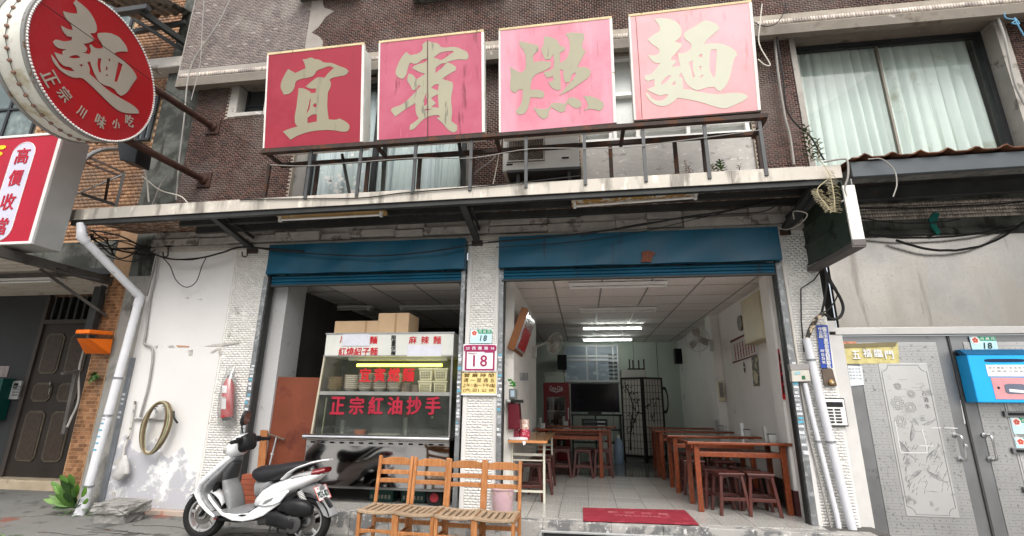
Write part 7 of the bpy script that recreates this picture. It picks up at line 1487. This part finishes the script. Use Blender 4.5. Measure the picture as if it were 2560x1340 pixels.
pipe([W(2000, 955, 5.92), W(2020, 1080, 5.92), W(2045, 1180, 5.92), W(2080, 1330, 5.92)], .010, cordg, 'conduit', 'thin grey conduit beside the two PVC pipes on the right pillar', 'conduit')
pipe([W(1946, 530, 5.90), W(1948, 600, 5.92), W(1960, 690, 5.92), W(1978, 800, 5.92), W(1990, 880, 5.92), W(1996, 912, 5.92)], .009, cordw, 'conduit', 'thin white conduit from the awning down to the junction box', 'conduit')
pipe([W(2060, 665, 5.9), W(2035, 700, 5.92), W(2002, 722, 5.92), W(2003, 800, 5.92), W(2010, 880, 5.92)], .007, cord, 'cable', 'thin dark cable bent across the white tiles of the right pillar', 'cable')
cb_ = thing('cable_bundle', 'thick black cable bundle looping from the sign box into the PVC pipe', 'cable', W(2060, 760, 5.8))
for pts, r in (([(2056, 660), (2072, 700), (2098, 740), (2108, 770), (2100, 792), (2080, 798), (2062, 786), (2050, 792)], .016), ([(2056, 655), (2066, 700), (2062, 745), (2055, 780)], .014), ([(2060, 668), (2080, 705), (2094, 735), (2075, 770), (2060, 780)], .008)):
    part('strand', MB().tube(spline([W(x, y, 5.84) for x, y in pts]), r, 8), cord, cb_, smooth=True)
for o_ in (-4, 3): part('taped_strand', MB().tube(spline([W(2058+o_, 782, 5.84), W(2040+o_, 800, 5.83), W(2026+o_, 825, 5.85), W(2018+o_*.5, 848, 5.87)]), .014, 8), M('striped_tape', (.05, .045, .04), .6, vs=40, var=.3, blotch=[((.55, .45, .32), 16, .52, .02)]), cb_, smooth=True)

# ================================================================== white wall, left: fire extinguisher, hose, taps
fe = thing('fire_extinguisher', 'red fire extinguisher wrapped in a clear plastic bag on the white wall', 'extinguisher', W(568, 1060, 5.84))
c = W(567, 1045, 5.84); rd = M('extinguisher_red', (.45, .015, .02), .3, vs=4)
tp_ = W(572, 945, 5.84); ax_ = Vector((tp_.x-c.x, 0, tp_.z-c.z)); LL = ax_.length
part('cylinder', MB().lathe([(.05, 0), (.072, .012), (.072, LL*.80), (.045, LL*.92), (.02, LL)], c, 20, ax_), rd, fe, smooth=True)
part('valve', MB().lathe([(.018, LL*.98), (.02, LL*1.06)], c, 10, ax_), blackp, fe); part('lever', MB().bar(c+ax_*1.05, c+ax_*1.1+Vector((.05, 0, .01)), .012, .02), blackp, fe)
part('base_ring', MB().lathe([(.05, -.03), (.056, 0), (.056, .012)], c, 18, ax_), blackp, fe, smooth=True)
for f, h, m in ((.62, .09, wp), (.22, .13, wp)): part('label', MB().hexa([c+ax_*f+Vector((dx_, -.0735, 0))+ax_.normalized()*dz2 for dx_, dz2 in ((-.028, 0), (.034, 0), (.034, h), (-.028, h))], (0, .002, 0)), m, fe, label='white printed label')
part('lettering', text_mb('滅火器', c+ax_*.5+Vector((-.01, -.074, 0)), (1, 0, 0), (0, 0, 1), .03, .06, bold=.02), wp, fe)
bagm = glass('clear_bag', (.90, .90, .90), .18, .10, .22)
part('plastic_bag', MB().loft([(W(568, 1062, 5.86), (.125, 0, 0), (0, .05, 0)), (W(568, 1030, 5.84), (.115, 0, 0), (0, .09, 0)), (W(570, 990, 5.84), (.105, 0, 0), (0, .09, 0)), (W(572, 950, 5.84), (.075, 0, 0), (0, .06, 0)), (W(576, 930, 5.86), (.055, 0, 0), (0, .03, 0)), (W(577, 916, 5.88), (.07, 0, 0), (0, .01, 0))], 18, 2.4), bagm, fe, smooth=True)
hs = thing('garden_hose', 'coiled olive and brown garden hose hanging on wall taps', 'hose', W(395, 1070, 5.86))
hm = [M('hose_olive', (.26, .25, .15), .5, vs=9, var=.25, bump=0), M('hose_brown', (.13, .085, .05), .5, vs=9, var=.25, bump=0), M('hose_cream', (.36, .34, .25), .5, vs=9, var=.2, bump=0)]
c = W(394, 1068, 5.86); top = W(404, 1006, 5.86); rr_ = random.Random(6)
A_ = (W(408, 1004, 5.86)-W(378, 1135, 5.86))/2; B_ = Vector((.20, 0, .03)); cen = (W(408, 1004, 5.86)+W(378, 1135, 5.86))/2
for k in range(8):
    s1 = 1-.03*rr_.random()-.02*(k % 3); s2 = 1-.09*(k % 4)+rr_.uniform(-.03, .03); off = Vector((rr_.uniform(-.012, .012), -.012-.014*(k//2), rr_.uniform(-.012, .012)))
    part('coil', MB().tube([cen+off+A_*cos(2*pi*j/28)*s1+B_*sin(2*pi*j/28)*s2*(1+.12*cos(2*pi*j/28)) for j in range(29)], .0115, 7, cap=False), hm[k % 3], hs, smooth=True)
part('nozzle', MB().tube(spline([W(434, 1028, 5.82), W(436, 1045, 5.8), W(444, 1058, 5.82)]), .012, 8), blackp, hs, smooth=True)
tpp = thing('wall_taps', 'grey water pipe with two small taps behind the hose coil', 'tap', W(400, 1045, 5.9)); gp = M('grey_pipe', (.33, .32, .31), .5, .2, vs=8, var=.2)
part('pipe', MB().tube([W(331, 1047, 5.92), W(422, 1049, 5.92)], .013, 10), gp, tpp, smooth=True); part('riser', MB().tube([W(413, 1050, 5.92), W(416, 1022, 5.9), W(418, 1018, 5.87)], .010, 8), gp, tpp, smooth=True)
for px in (388, 411): part('tap', MB().tube([W(px, 1022, 5.92), W(px, 1022, 5.84), W(px+3, 1030, 5.83)], .012, 8), galv, tpp, smooth=True); part('tap_handle', MB().bar(W(px-6, 1015, 5.86), W(px+6, 1017, 5.86), .01, .012), galv, tpp)
pipe(spline([W(397, 610, 5.90), W(388, 690, 5.91), W(376, 745, 5.92), W(364, 835, 5.92), W(360, 858, 5.92), W(378, 868, 5.92), W(382, 890, 5.92), W(372, 960, 5.92), W(350, 1043, 5.92)], 4), .014, M('conduit_grey', (.30, .29, .28), .5, .1, vs=5, var=.2), 'conduit', 'grey conduit snaking down the left edge of the white wall', 'conduit')
pipe([W(338, 1003, 5.92), W(325, 1080, 5.9), W(312, 1115, 5.9), W(306, 1150, 5.9)], .015, M('old_white_pipe', (.50, .49, .46), .6, vs=9, var=.2, blotch=[((.16, .15, .13), 12, .56, .04)]), 'water_pipe', 'stained stub of white pipe at the lower left of the white wall', 'pipe')
pipe([W(284, 1232, 5.85), W(286, 1245, 5.82), W(348, 1250, 5.80), W(352, 1258, 5.80), W(343, 1305, 5.80)], .014, M('conduit_grey', (.30, .29, .28)), 'water_pipe', 'low grey pipe bent around the stone step', 'pipe')
solo('plastic_bag', MB().loft([(W(312, 1138, 5.86), (.03, 0, 0), (0, .02, 0)), (W(310, 1160, 5.84), (.07, 0, 0), (0, .04, 0)), (W(303, 1185, 5.84), (.11, 0, .01), (0, .05, 0)), (W(292, 1198, 5.85), (.06, 0, -.02), (0, .03, 0))], 14, 2.2), M('bag_offwhite', (.42, .41, .40), .6, vs=12, var=.15, bump=.2, bs=20), 'dirty off-white bag hanging from the pipe stub low on the wall', 'bag', smooth=True)
# galvanised rail with stickers at the column
t = thing('guide_rail', 'grey steel rail with white stickers between the concrete column and the white wall', 'rail', (-6.08, 5.96, 0)); part('channel', MB().box(-6.10, -6.03, 5.92, 5.95, -.2, 1.72), M('blue_grey_rail', (.20, .215, .23), .5, .4, vs=5, var=.2), t, bevel=.003)
for z in (.93, .99, 1.10, 1.16, 1.22): part('sticker', MB().box(-6.088, -6.048, 5.917, 5.92, z, z+.03), stk[0], t)
# big white downpipe
P0, P1, P2, P3, P4 = W(204, 560, 5.03), W(204, 592, 5.03), W(350, 742, 5.80), W(209, 1262, 5.72), W(193, 1296, 5.60)
dp = thing('downpipe', 'large white PVC downpipe from the awning, bent against the concrete column', 'downpipe', P4)
part('tube', MB().tube([P0, P1], .052, 16), white_pvc, dp, smooth=True); part('elbow', MB().tube([P1+Vector((0, 0, .05)), P1, P1.lerp(P2, .07)], .060, 16), white_pvc, dp, smooth=True)
part('tube', MB().tube([P1, P2], .050, 16), white_pvc, dp, smooth=True); part('elbow', MB().tube([P2.lerp(P1, .08), P2, P2.lerp(P3, .05)], .057, 16), white_pvc, dp, smooth=True)
part('tube', MB().tube([P2, P2.lerp(P3, .55), P3], .050, 16), white_pvc, dp, smooth=True); part('elbow', MB().tube([P3.lerp(P2, .03), P3, P4], .058, 16), white_pvc, dp, smooth=True)
for f in (.42, .60, .92): part('clamp', MB().lathe([(.052, -.012), (.058, -.01), (.058, .01), (.052, .012)], P2.lerp(P3, f), 16, P3-P2), galv, dp)
for f in (.62, .64, .67, .70, .73, .76): c = P2.lerp(P3, f); part('sticker', MB().box(c.x-.02, c.x+.02, c.y-.0535, c.y-.045, c.z, c.z+.018), stk[int(f*100) % 3], dp)
pipe([W(408, 560, 5.9), W(398, 620, 5.94), W(366, 740, 5.94)], .012, cordg, 'conduit', 'thin grey conduit crossing the dark top of the concrete column', 'conduit')
# stone step block
sb = thing('stone_step', 'rough grey stone slab resting on a weathered stone block at the foot of the column', 'stone', (-5.5, 5.6, -.26)); stm = M('rough_stone', (.24, .235, .22), .95, vs=4, var=.2, bump=.5, bs=16, blotch=[((.13, .13, .12), 4, .55, .08), ((.36, .35, .33), 9, .6, .05)])
def rock(x0, x1, y0, y1, z0, z1, seed, nx=6, jag=.015):
    r = random.Random(seed); m_ = MB(); rings = []
    for j in range(6):
        z = z0+(z1-z0)*j/5; ring = []
        for (a, b, c2, d) in ((x0, y0, x1, y0), (x1, y0, x1, y1), (x1, y1, x0, y1), (x0, y1, x0, y0)):
            for k in range(nx): u = k/nx; ring.append(Vector((a+(c2-a)*u+r.uniform(-jag, jag), b+(d-b)*u+r.uniform(-jag, jag), z+r.uniform(-jag, jag)*.6)))
        rings.append(ring)
    return m_.rings(rings)
part('block', rock(-5.60, -5.18, 5.40, 5.66, -.32, -.09, 3), stm, sb, bevel=.006); part('slab', rock(-5.62, -5.14, 5.38, 5.70, -.088, .015, 8), stm, sb, bevel=.006)

# ================================================================== hooks and cables over the openings
for px, py in ((415, 618), (613, 618)):
    t = thing('iron_hook', ('left' if px < 500 else 'right')+' rusty iron hook fixed under the cornice of the white wall', 'hook', W(px, py, 5.86), 'iron hooks under the cornice')
    part('hook_rod', MB().tube(spline([W(px+5, py-2, 5.88), W(px+5, py+18, 5.84), W(px+1, py+24, 5.83), W(px-6, py+22, 5.83), W(px-8, py+12, 5.84)]), .009, 7), rsteel, t, smooth=True); part('hook_plate', MB().box(W(px-4, py, 5.9).x, W(px+16, py, 5.9).x, 5.88, 5.94, W(px, py-2, 5.9).z, W(px, py-6, 5.9).z), rsteel, t)
def cable(pts, Y, r, lab, m=cord, wob=0):
    solo('cable', MB().tube(spline([W(p[0], p[1], p[2] if len(p) > 2 else Y) for p in pts], 5), r, 6), m, lab, 'cable', smooth=True)
cable([(205, 572), (300, 590), (380, 632), (430, 648), (500, 645), (560, 630), (600, 618), (680, 622), (760, 628)], 5.72, .012, 'thick black cable sagging across the top of the white wall')
cable([(250, 600), (330, 605), (400, 640), (470, 650), (530, 638), (610, 618), (700, 628), (900, 640), (1050, 632), (1180, 612), (1220, 606)], 5.70, .008, 'thin black cable sagging in front of the left blue shutter')
cable([(405, 642), (425, 665), (440, 700), (465, 718), (490, 705), (505, 665), (515, 645)], 5.82, .006, 'looped black cable drooping on the white wall')
cable([(1220, 606), (1400, 590), (1560, 570), (1700, 545), (1830, 525), (1940, 500)], 5.60, .011, 'black cable rising across the top of the right blue shutter')
cable([(1240, 618), (1420, 606), (1600, 580), (1750, 545), (1880, 515), (1940, 505)], 5.65, .005, 'hair-thin cable under the black one over the right shutter')
cable([(1450, 590), (1600, 560), (1780, 538), (1900, 530), (1945, 512)], 5.75, .006, 'thin black cable close under the right end of the awning')
cable([(600, 500), (640, 498), (760, 497), (900, 495), (1000, 483), (1060, 478), (1250, 462), (1450, 440)], 4.97, .007, 'black cable lying along the top of the awning fascia')
cable([(676, 412), (760, 415), (860, 408), (1040, 395), (1180, 395), (1330, 372), (1540, 370), (1700, 352), (1900, 325)], 4.95, .005, 'thin grey wire strung between the posts of the sign rack', cordg)
cable([(1250, 365), (1230, 400), (1190, 430), (1160, 470)], 5.5, .010, 'pale flexible pipe descending left of the air conditioner', cordg)
cable([(1253, 350), (1245, 400), (1233, 460)], 5.4, .006, 'thin white cable hanging at the left side of the air conditioner', cordw)
cable([(1905, 10), (1900, 60), (1898, 110), (1925, 160), (1912, 162), (1895, 148)], 5.6, .008, 'cream cable loop hanging by the right edge of the palest sign', cordw)
cable([(1935, 0), (1936, 80), (1945, 180), (1962, 290), (1975, 340), (1985, 412)], 5.85, .016, 'thick grey cable running down beside the large curtained window', cordg)
cable([(1960, 10), (1938, 45), (1945, 110), (1958, 200), (1966, 270), (1990, 310), (2025, 340), (2060, 400)], 5.75, .010, 'dark cable beside the thick grey one at the large window')
cable([(1885, 55), (1905, 65), (1935, 62), (1955, 40), (1965, 10)], 5.6, .006, 'thin tangled cable at the top corner of the large window')
cable([(575, 0), (545, 60), (500, 125), (480, 160), (468, 210), (460, 300), (450, 380), (447, 410), (440, 500)], 5.62, .010, 'pale cable crossing the brick spandrel and dropping along the dark column', cordg)
cable([(510, 0), (505, 80), (500, 160), (478, 250)], 5.5, .006, 'thin cable dangling before the column at the upper left', cordg)
cable([(2485, 20), (2510, 90), (2535, 200), (2560, 260)], 5.75, .014, 'thick cable on the brick wall at the top right corner', cordg)
cable([(2510, 30), (2515, 45), (2540, 50), (2530, 58), (2548, 60), (2535, 45), (2560, 90)], 5.7, .008, 'blue frayed cord knotted at the top right corner', M('blue_cord', (.10, .26, .40), .6))
cable([(345, 395), (365, 440), (372, 505)], 5.4, .010, 'pale cable hanging from the black flood light box', cordw)
cable([(355, 440), (400, 475), (450, 490), (470, 508)], 5.5, .008, 'cream cable draped in front of the dark column', cordw)
cable([(380, 515), (400, 465), (420, 440)], 5.6, .009, 'short grey cable before the dark column', cordg)
cable([(160, 540), (150, 560), (150, 590), (160, 590)], 4.95, .006, 'small black cable loop at the left end of the awning')
q = thing('cable_tangle', 'tangle of dark cables under the left end of the awning', 'cables', W(260, 610, 5.6)); rs = random.Random(12)
for k in range(9):
    pts = [W(210+rs.uniform(-20, 30), 575+rs.uniform(0, 40), 5.4), W(250+rs.uniform(-20, 30), 590+rs.uniform(-5, 50), 5.6), W(300+rs.uniform(-20, 30), 600+rs.uniform(0, 55), 5.7), W(370+rs.uniform(0, 30), 610+rs.uniform(0, 40), 5.8)]
    part('cable_strand', MB().tube(spline(pts), rs.choice((.005, .008, .01)), 5), cord, q, smooth=True)
cable([(0, 650), (60, 660), (130, 668), (200, 690), (250, 700)], 5.2, .010, 'black cable running along the edge beam of the left canopy')

# ================================================================== air conditioner
ac = thing('air_conditioner', 'old white outdoor air conditioner unit behind the sign rack posts', 'air conditioner', (-.46, 5.6, 3.9))
a0, a1 = W(1256, 430, 5.55), W(1447, 345, 5.55); acm = M('ac_white', (.68, .68, .66), .5, vs=4, var=.06, bump=.02, blotch=[((.32, .30, .26), 5, .64, .06)])
part('cabinet', MB().box(a0.x, a1.x, 5.55, 5.88, 4.01, 4.56), acm, ac, bevel=.012); cx, cz = a0.x+.30, 4.36
q = MB()
for k in range(7): r = .05+k*.032; q.tube([(cx+r*cos(2*pi*j/24), 5.535, cz+r*.95*sin(2*pi*j/24)) for j in range(25)], .005, 4, cap=False)
part('fan_recess', MB().box(cx-.24, cx+.24, 5.541, 5.55, cz-.235, cz+.21), M('fan_recess', (.10, .09, .08), .6), ac, bevel=.003)
part('fan_grille', q, M('grille_brown', (.24, .20, .16), .6), ac, kind='stuff')
part('grille_frame', MB().tube([(cx-.23, 5.535, cz-.22), (cx+.23, 5.535, cz-.22), (cx+.23, 5.535, cz+.2), (cx-.23, 5.535, cz+.2), (cx-.23, 5.535, cz-.22)], .008, 6), acm, ac)
for k in range(6): a = pi*k/6; part('grille_spoke', MB().bar((cx-.22*cos(a), 5.533, cz-.21*sin(a)), (cx+.22*cos(a), 5.533, cz+.21*sin(a)), .006), MATS['grille_brown'], ac)
part('badge', MB().box(a0.x+.05, a0.x+.13, 5.543, 5.55, 4.09, 4.11), blackp, ac); part('badge', MB().box(a1.x-.22, a1.x-.13, 5.543, 5.55, 4.14, 4.16), blackp, ac)
part('base_tray', MB().box(a0.x+.06, a1.x+.02, 5.50, 5.90, 3.965, 4.0), gsteel, ac, bevel=.003)
for x in (a0.x+.18, a1.x-.15): part('support_leg', MB().box(x, x+.04, 5.55, 5.85, 3.5, 3.965), dsteel, ac)
part('lower_panel', MB().box(a0.x, a1.x, 5.89, 5.93, 3.5, 3.96), M('ac_green_panel', (.02, .035, .03), .6), ac)

# ================================================================== plants
def leaf_mb(m_, base, dirv, L, wd, droop=.3, n=6, mi=0, face=None):
    d = Vector(dirv).normalized(); side = d.cross(face or Vector((0, 0, 1)));
    if side.length < .05: side = Vector((1, 0, 0))
    side.normalize(); up = side.cross(d); rows = []; p = Vector(base)
    for k in range(n+1):
        u = k/n; wv = wd*(sin(pi*min(1, u*.92+.06))**.8)*.5; c = p+d*L*u-Vector((0, 0, droop*L*u*u))
        rows.append([c-side*wv+up*wv*.25, c, c+side*wv+up*wv*.25])
    m_.sheet(rows, None, mi)
def foliage(name, cs_): return M(name, cs_, .45, vs=9, var=.35, bump=.06, bs=60, rnd=.15, spec=.4)
lg = foliage('leaf_green', (.075, .17, .03)); lg2 = foliage('leaf_dark_green', (.035, .085, .02)); lg3 = foliage('leaf_bright_green', (.105, .22, .035)); fernm = foliage('fern_green', (.09, .19, .05)); dry = M('dry_stem', (.20, .13, .10), .8, vs=9, var=.3); greyg = foliage('grey_green_leaf', (.12, .15, .07))
# more leaves than stalks: outer ring
pb_l = thing('broadleaf_plant', 'leafy green plant with large tongue-shaped leaves growing beside the downpipe', 'plant', W(185, 1275, 5.66)); base = W(190, 1270, 5.66); rs = random.Random(5)
for i, (px, py, L, wd) in enumerate(((172, 1200, .22, .10), (150, 1215, .2, .085), (200, 1205, .17, .10), (160, 1235, .22, .09), (180, 1225, .16, .08), (145, 1245, .17, .08), (205, 1240, .15, .09), (188, 1250, .15, .08), (170, 1260, .16, .075), (208, 1222, .14, .09), (195, 1230, .14, .08), (160, 1190, .16, .08), (138, 1225, .15, .08), (215, 1215, .13, .08), (185, 1200, .16, .09), (165, 1215, .16, .09), (140, 1258, .14, .07), (212, 1255, .12, .07), (155, 1268, .13, .07), (183, 1188, .15, .085), (148, 1205, .14, .07), (193, 1212, .13, .07), (170, 1240, .13, .07), (203, 1262, .11, .06), (135, 1240, .13, .06), (176, 1212, .14, .07))):
    p = W(px, py, 5.62+rs.uniform(-.14, .06)); d = (p-base); p.y = 5.56+rs.uniform(-.10, .0); p.z += .03; d = p-base; st = max(0, 1-1.25*L/d.length); m_ = MB(); leaf_mb(m_, base.lerp(p, st), d, d.length*(1-st)*1.05, wd*.9, .10, 7, face=Vector((rs.uniform(-.5, .1), 1, rs.uniform(-.9, -.2)))); part('leaf', m_, [lg, lg3, lg2, lg][i % 4], pb_l, smooth=True)
    part('stalk', MB().tube([base, base.lerp(p, .4)], .005, 5), lg2, pb_l)
fn = thing('fern', 'small ferns growing at the foot of the downpipe', 'fern', W(170, 1295, 5.6)); 
for k in range(16):
    b0 = W(rs.uniform(130, 235), rs.uniform(1278, 1296), 5.66); ang = rs.uniform(0, 2*pi); d = Vector((cos(ang), sin(ang)*.6-.4, rs.uniform(.3, .9))).normalized(); L = rs.uniform(.10, .2); m_ = MB()
    for j in range(1, 12):
        u = j/11; c = b0+d*L*u-Vector((0, 0, .35*L*u*u))
        for s in (-1, 1):
            sd = d.cross(Vector((0, 0, 1))).normalized()*s; leaf_mb(m_, c, sd+d*.5, .05*(1-u*.75), .011, .3, 2)
    part('frond', m_, fernm, fn)
sp = thing('wall_plant', 'small dark leafy plant sprouting from the tiled pilaster', 'plant', W(238, 940, 5.95))
for k in range(34):
    b0 = W(238+rs.uniform(-6, 6), 938+rs.uniform(-5, 6), 5.93); a = rs.uniform(0, 2*pi); m_ = MB(); leaf_mb(m_, b0, (cos(a), -.55+rs.uniform(-.3, .1), sin(a)*.8), rs.uniform(.05, .11), rs.uniform(.028, .045), .4, 4); part('leaf', m_, [lg2, lg][k % 4 == 0], sp, smooth=True)
gs = thing('grass_tuft', 'bright green grass and leaves at the bottom left corner', 'grass', W(20, 1338, 3.6)); m_ = MB()
for k in range(110):
    b0 = at(rs.uniform(-60, 62), rs.uniform(1350, 1400), 2, gz(-4)+.0); b0 = W(rs.uniform(-50, 60), 1350+rs.uniform(0, 20), 4.5+rs.uniform(-.4, .2)); b0.z = gz(-5)-.0
    a = rs.uniform(0, 2*pi); leaf_mb(m_, b0, (cos(a)*.6, sin(a)*.6, 1.0), rs.uniform(.08, .17), rs.uniform(.012, .03), .55, 4)
part('blades', m_, lg3, gs, kind='stuff')
cp_ = thing('flat_weeds', 'low ground weeds along the paving before the white wall', 'weeds', W(150, 1305, 5.3)); m_ = MB()
for k in range(70):
    b0 = at(rs.uniform(100, 480), rs.uniform(1296, 1322), 2, gz(-5)+.002); a = rs.uniform(0, 2*pi); leaf_mb(m_, b0, (cos(a), sin(a), .5), rs.uniform(.015, .04), rs.uniform(.006, .014), .5, 2)
part('leaves', m_, lg2, cp_, kind='stuff')
# plants on and over the awning
def sprig(px, py, Y, h, n, lab, lm, tilt=0, LL=.07, sw_=.012, down=False):
    b0 = W(px, py, Y); t = thing('awning_weed', lab, 'plant', b0); top = b0+Vector((tilt, 0, -h if down else h)); part('stem', MB().tube([b0, b0.lerp(top, .5)+Vector((.01, 0, 0)), top], .004, 5), dry, t); m_ = MB()
    for k in range(n):
        u = (k+1)/n; c = b0.lerp(top, u); a = k*2.4
        leaf_mb(m_, c, (cos(a), sin(a), .5), LL*(1.1-.45*u), sw_, .3, 3)
    part('leaves', m_, lm, t, kind='stuff')
sprig(2028, 405, 5.0, .42, 34, 'tall thin weed with narrow leaves growing on the right end of the awning', lg2, 0, .10, .022)
sprig(2045, 405, 5.02, .26, 26, 'shorter bushy weed beside the tall one on the awning end', greyg, .03, .09, .018)
sprig(1802, 430, 5.1, .13, 30, 'small leafy green shrub growing on the awning behind the rack posts', lg, 0, .09, .02); sprig(1785, 432, 5.1, .10, 20, 'second leafy sprout left of the small green shrub on the awning', greyg, -.02, .07, .014)
sprig(1722, 436, 5.1, .10, 14, 'grey dry weed on the awning under the palest sign', M('dry_leaf', (.13, .12, .10), .8), 0, .06, .01); sprig(1715, 436, 5.1, .17, 9, 'taller thin dry weed with a tuft on the awning', M('dry_leaf', (.13, .12, .10)), 0, .04, .01); sprig(1848, 430, 5.1, .08, 10, 'tiny dry weed near the right end of the sign rack', M('dry_leaf', (.13, .12, .10)), 0, .05, .01)
# hanging dried branches
dbm = M('dried_branch', (.42, .37, .24), .8, vs=12, var=.3); t = thing('dried_branch', 'dried pale needle branches hanging over the right end of the awning', 'plant', W(2075, 420, 4.93))
for pts in ([(2045, 395), (2065, 420), (2078, 450), (2085, 490), (2088, 530)], [(2068, 450), (2045, 470), (2048, 490), (2065, 510), (2078, 528)]):
    P_s = spline([W(x, y, 4.93) for x, y in pts], 6); part('twig', MB().tube(P_s, .0045, 5), dbm, t); m_ = MB(); n_ = len(P_s)
    for k in range(n_//3, n_):
        for s in (-1, 1):
            for jj in range(2): p = P_s[k]+Vector((0, 0, jj*.012)); m_.tube([p, p+Vector((s*.030, rs.uniform(-.02, .02), .004)), p+Vector((s*.055, rs.uniform(-.03, .03), -.012))], .0022, 3)
    part('needles', m_, dbm, t, kind='stuff')
# chipped patches, tape marks and rust on the white wall
mk = thing('wall_marks', 'row of torn tape scraps and chipped paint across the white wall', 'marks', W(470, 865, 5.94)); tpc = M('tape_scrap', (.42, .40, .37), .7, vs=30, var=.3); rsc = M('rust_mark', (.45, .24, .15), .8)
for k, poly in enumerate(([(418, 865), (432, 863), (436, 868), (424, 869)], [(440, 863), (473, 865), (472, 868), (444, 868)], [(510, 866), (535, 860), (560, 858), (600, 852), (602, 856), (570, 863), (540, 866)], [(470, 876), (482, 874), (480, 888), (472, 890)], [(545, 870), (552, 869), (552, 888), (547, 888)], [(525, 880), (545, 870), (548, 873), (530, 884)], [(570, 832), (576, 830), (574, 840), (568, 842)], [(462, 745), (470, 743), (471, 747)], [(493, 748), (505, 747), (505, 751)], [(585, 768), (592, 770), (598, 785), (590, 782)], [(385, 866), (395, 863), (392, 871)])):
    part('scrap', MB().hexa([W(x, y, YF-.006) for x, y in poly], (0, .003, 0)), rsc if k == 1 else tpc, mk)

# ================================================================== the street behind the camera (seen only as reflection and shade)
tr_m = M('tree_bark', (.10, .08, .06), .9, bump=.2); rs = random.Random(9)
def tree(x, y, h, r, lab):
    t = thing('street_tree', lab, 'tree', (x, y, gz(0))); part('trunk', MB().tube([(x, y, -.3), (x+.1, y, h*.45), (x, y, h*.8)], [.16, .12, .05], 8), tr_m, t, smooth=True)
    N = 2600; V = []; F = []
    for k in range(N):
        a = rs.uniform(0, 2*pi); u = rs.uniform(-1, 1); q_ = r*(.55+.45*rs.random())*(1+.2*sin(a*3+u*4)); c = Vector((x+q_*cos(a)*sqrt(1-u*u), y+q_*sin(a)*sqrt(1-u*u), h*.78+q_*u*.8)); e = Vector((rs.uniform(-1, 1), rs.uniform(-1, 1), rs.uniform(-1, 1))).normalized()*.16; f_ = e.orthogonal().normalized()*.09
        i = len(V); V += [c-e, c+f_, c+e, c-f_]; F.append((i, i+1, i+2, i+3))
    part('crown', MB().add(V, F), lg, t, kind='stuff')
for x, y, h, r, lb_ in ((-9, -8.5, 3.0, 1.5, 'leftmost'), (-4.6, -9, 2.8, 1.5, 'second'), (0, -8.6, 3.0, 1.6, 'third'), (5, -9, 2.8, 1.4, 'rightmost')): tree(x, y, h, r, lb_+' street tree across the road, behind the photographer')
t = thing('unseen_shade_building', 'plain low building added out of view for shade and reflection, behind the street trees', 'building', (0, -14, 0)); part('wall', MB().box(-20, 20, -15, -14.5, -.5, 1.6), conc, t)  # building added out of view to shade low light and reflect in steel

# low steel frame leaning on the shop step
t = thing('drain_grate', 'light steel grate frame lying against the shop step at the bottom edge', 'grate', W(1450, 1336, 5.55))
a, b = W(1352, 1328, 5.56), W(1900, 1352, 5.56); part('top_bar', MB().bar(a, b, .03, .02), alu, t, bevel=.003); part('side_bar', MB().bar(a, a+Vector((-.02, -.05, -.2)), .03, .02), alu, t, bevel=.003)
part('panel', MB().hexa([a+Vector((.03, .012, -.02)), b+Vector((0, .012, -.02)), b+Vector((0, -.03, -.2)), a+Vector((.02, -.03, -.2))], (0, .004, 0)), blackp, t)
# cracks, fallen leaves and grit on the pavement
q = MB(); rs = random.Random(21)
for k in range(9):
    p = at(rs.uniform(60, 850), rs.uniform(1300, 1338), 2, gz(-4)); pts = []; d = rs.uniform(-.5, .5)
    for j in range(7): pts.append((p.x, p.y, gz(p.x)+.0005)); p = p+Vector((rs.uniform(.06, .16), rs.uniform(-.05, .05)+d*.05, 0))
    q.tube(pts, .0035, 4)
cr_ = thing('pavement_cracks', 'thin dark cracks running across the pavement in front of the shop', 'cracks', (-4, 5, -.2)); part('crack', q, M('crack_dark', (.03, .03, .028), .95, bump=0), cr_, kind='stuff')
q = MB()
for k in range(60):
    p = at(rs.uniform(40, 1300), rs.uniform(1298, 1339), 2, gz(-3)); a = rs.uniform(0, 6); L = rs.uniform(.008, .03)
    leaf_mb(q, (p.x, p.y, gz(p.x)+.004), (cos(a), sin(a), .15), L, L*.5, .3, 2)
lt_ = thing('leaf_litter', 'scattered small brown leaves and grit on the pavement', 'litter', (-3, 5, -.2)); part('dead_leaf', q, M('dead_leaf', (.16, .10, .05), .9, var=.4, vs=20), lt_, kind='stuff')
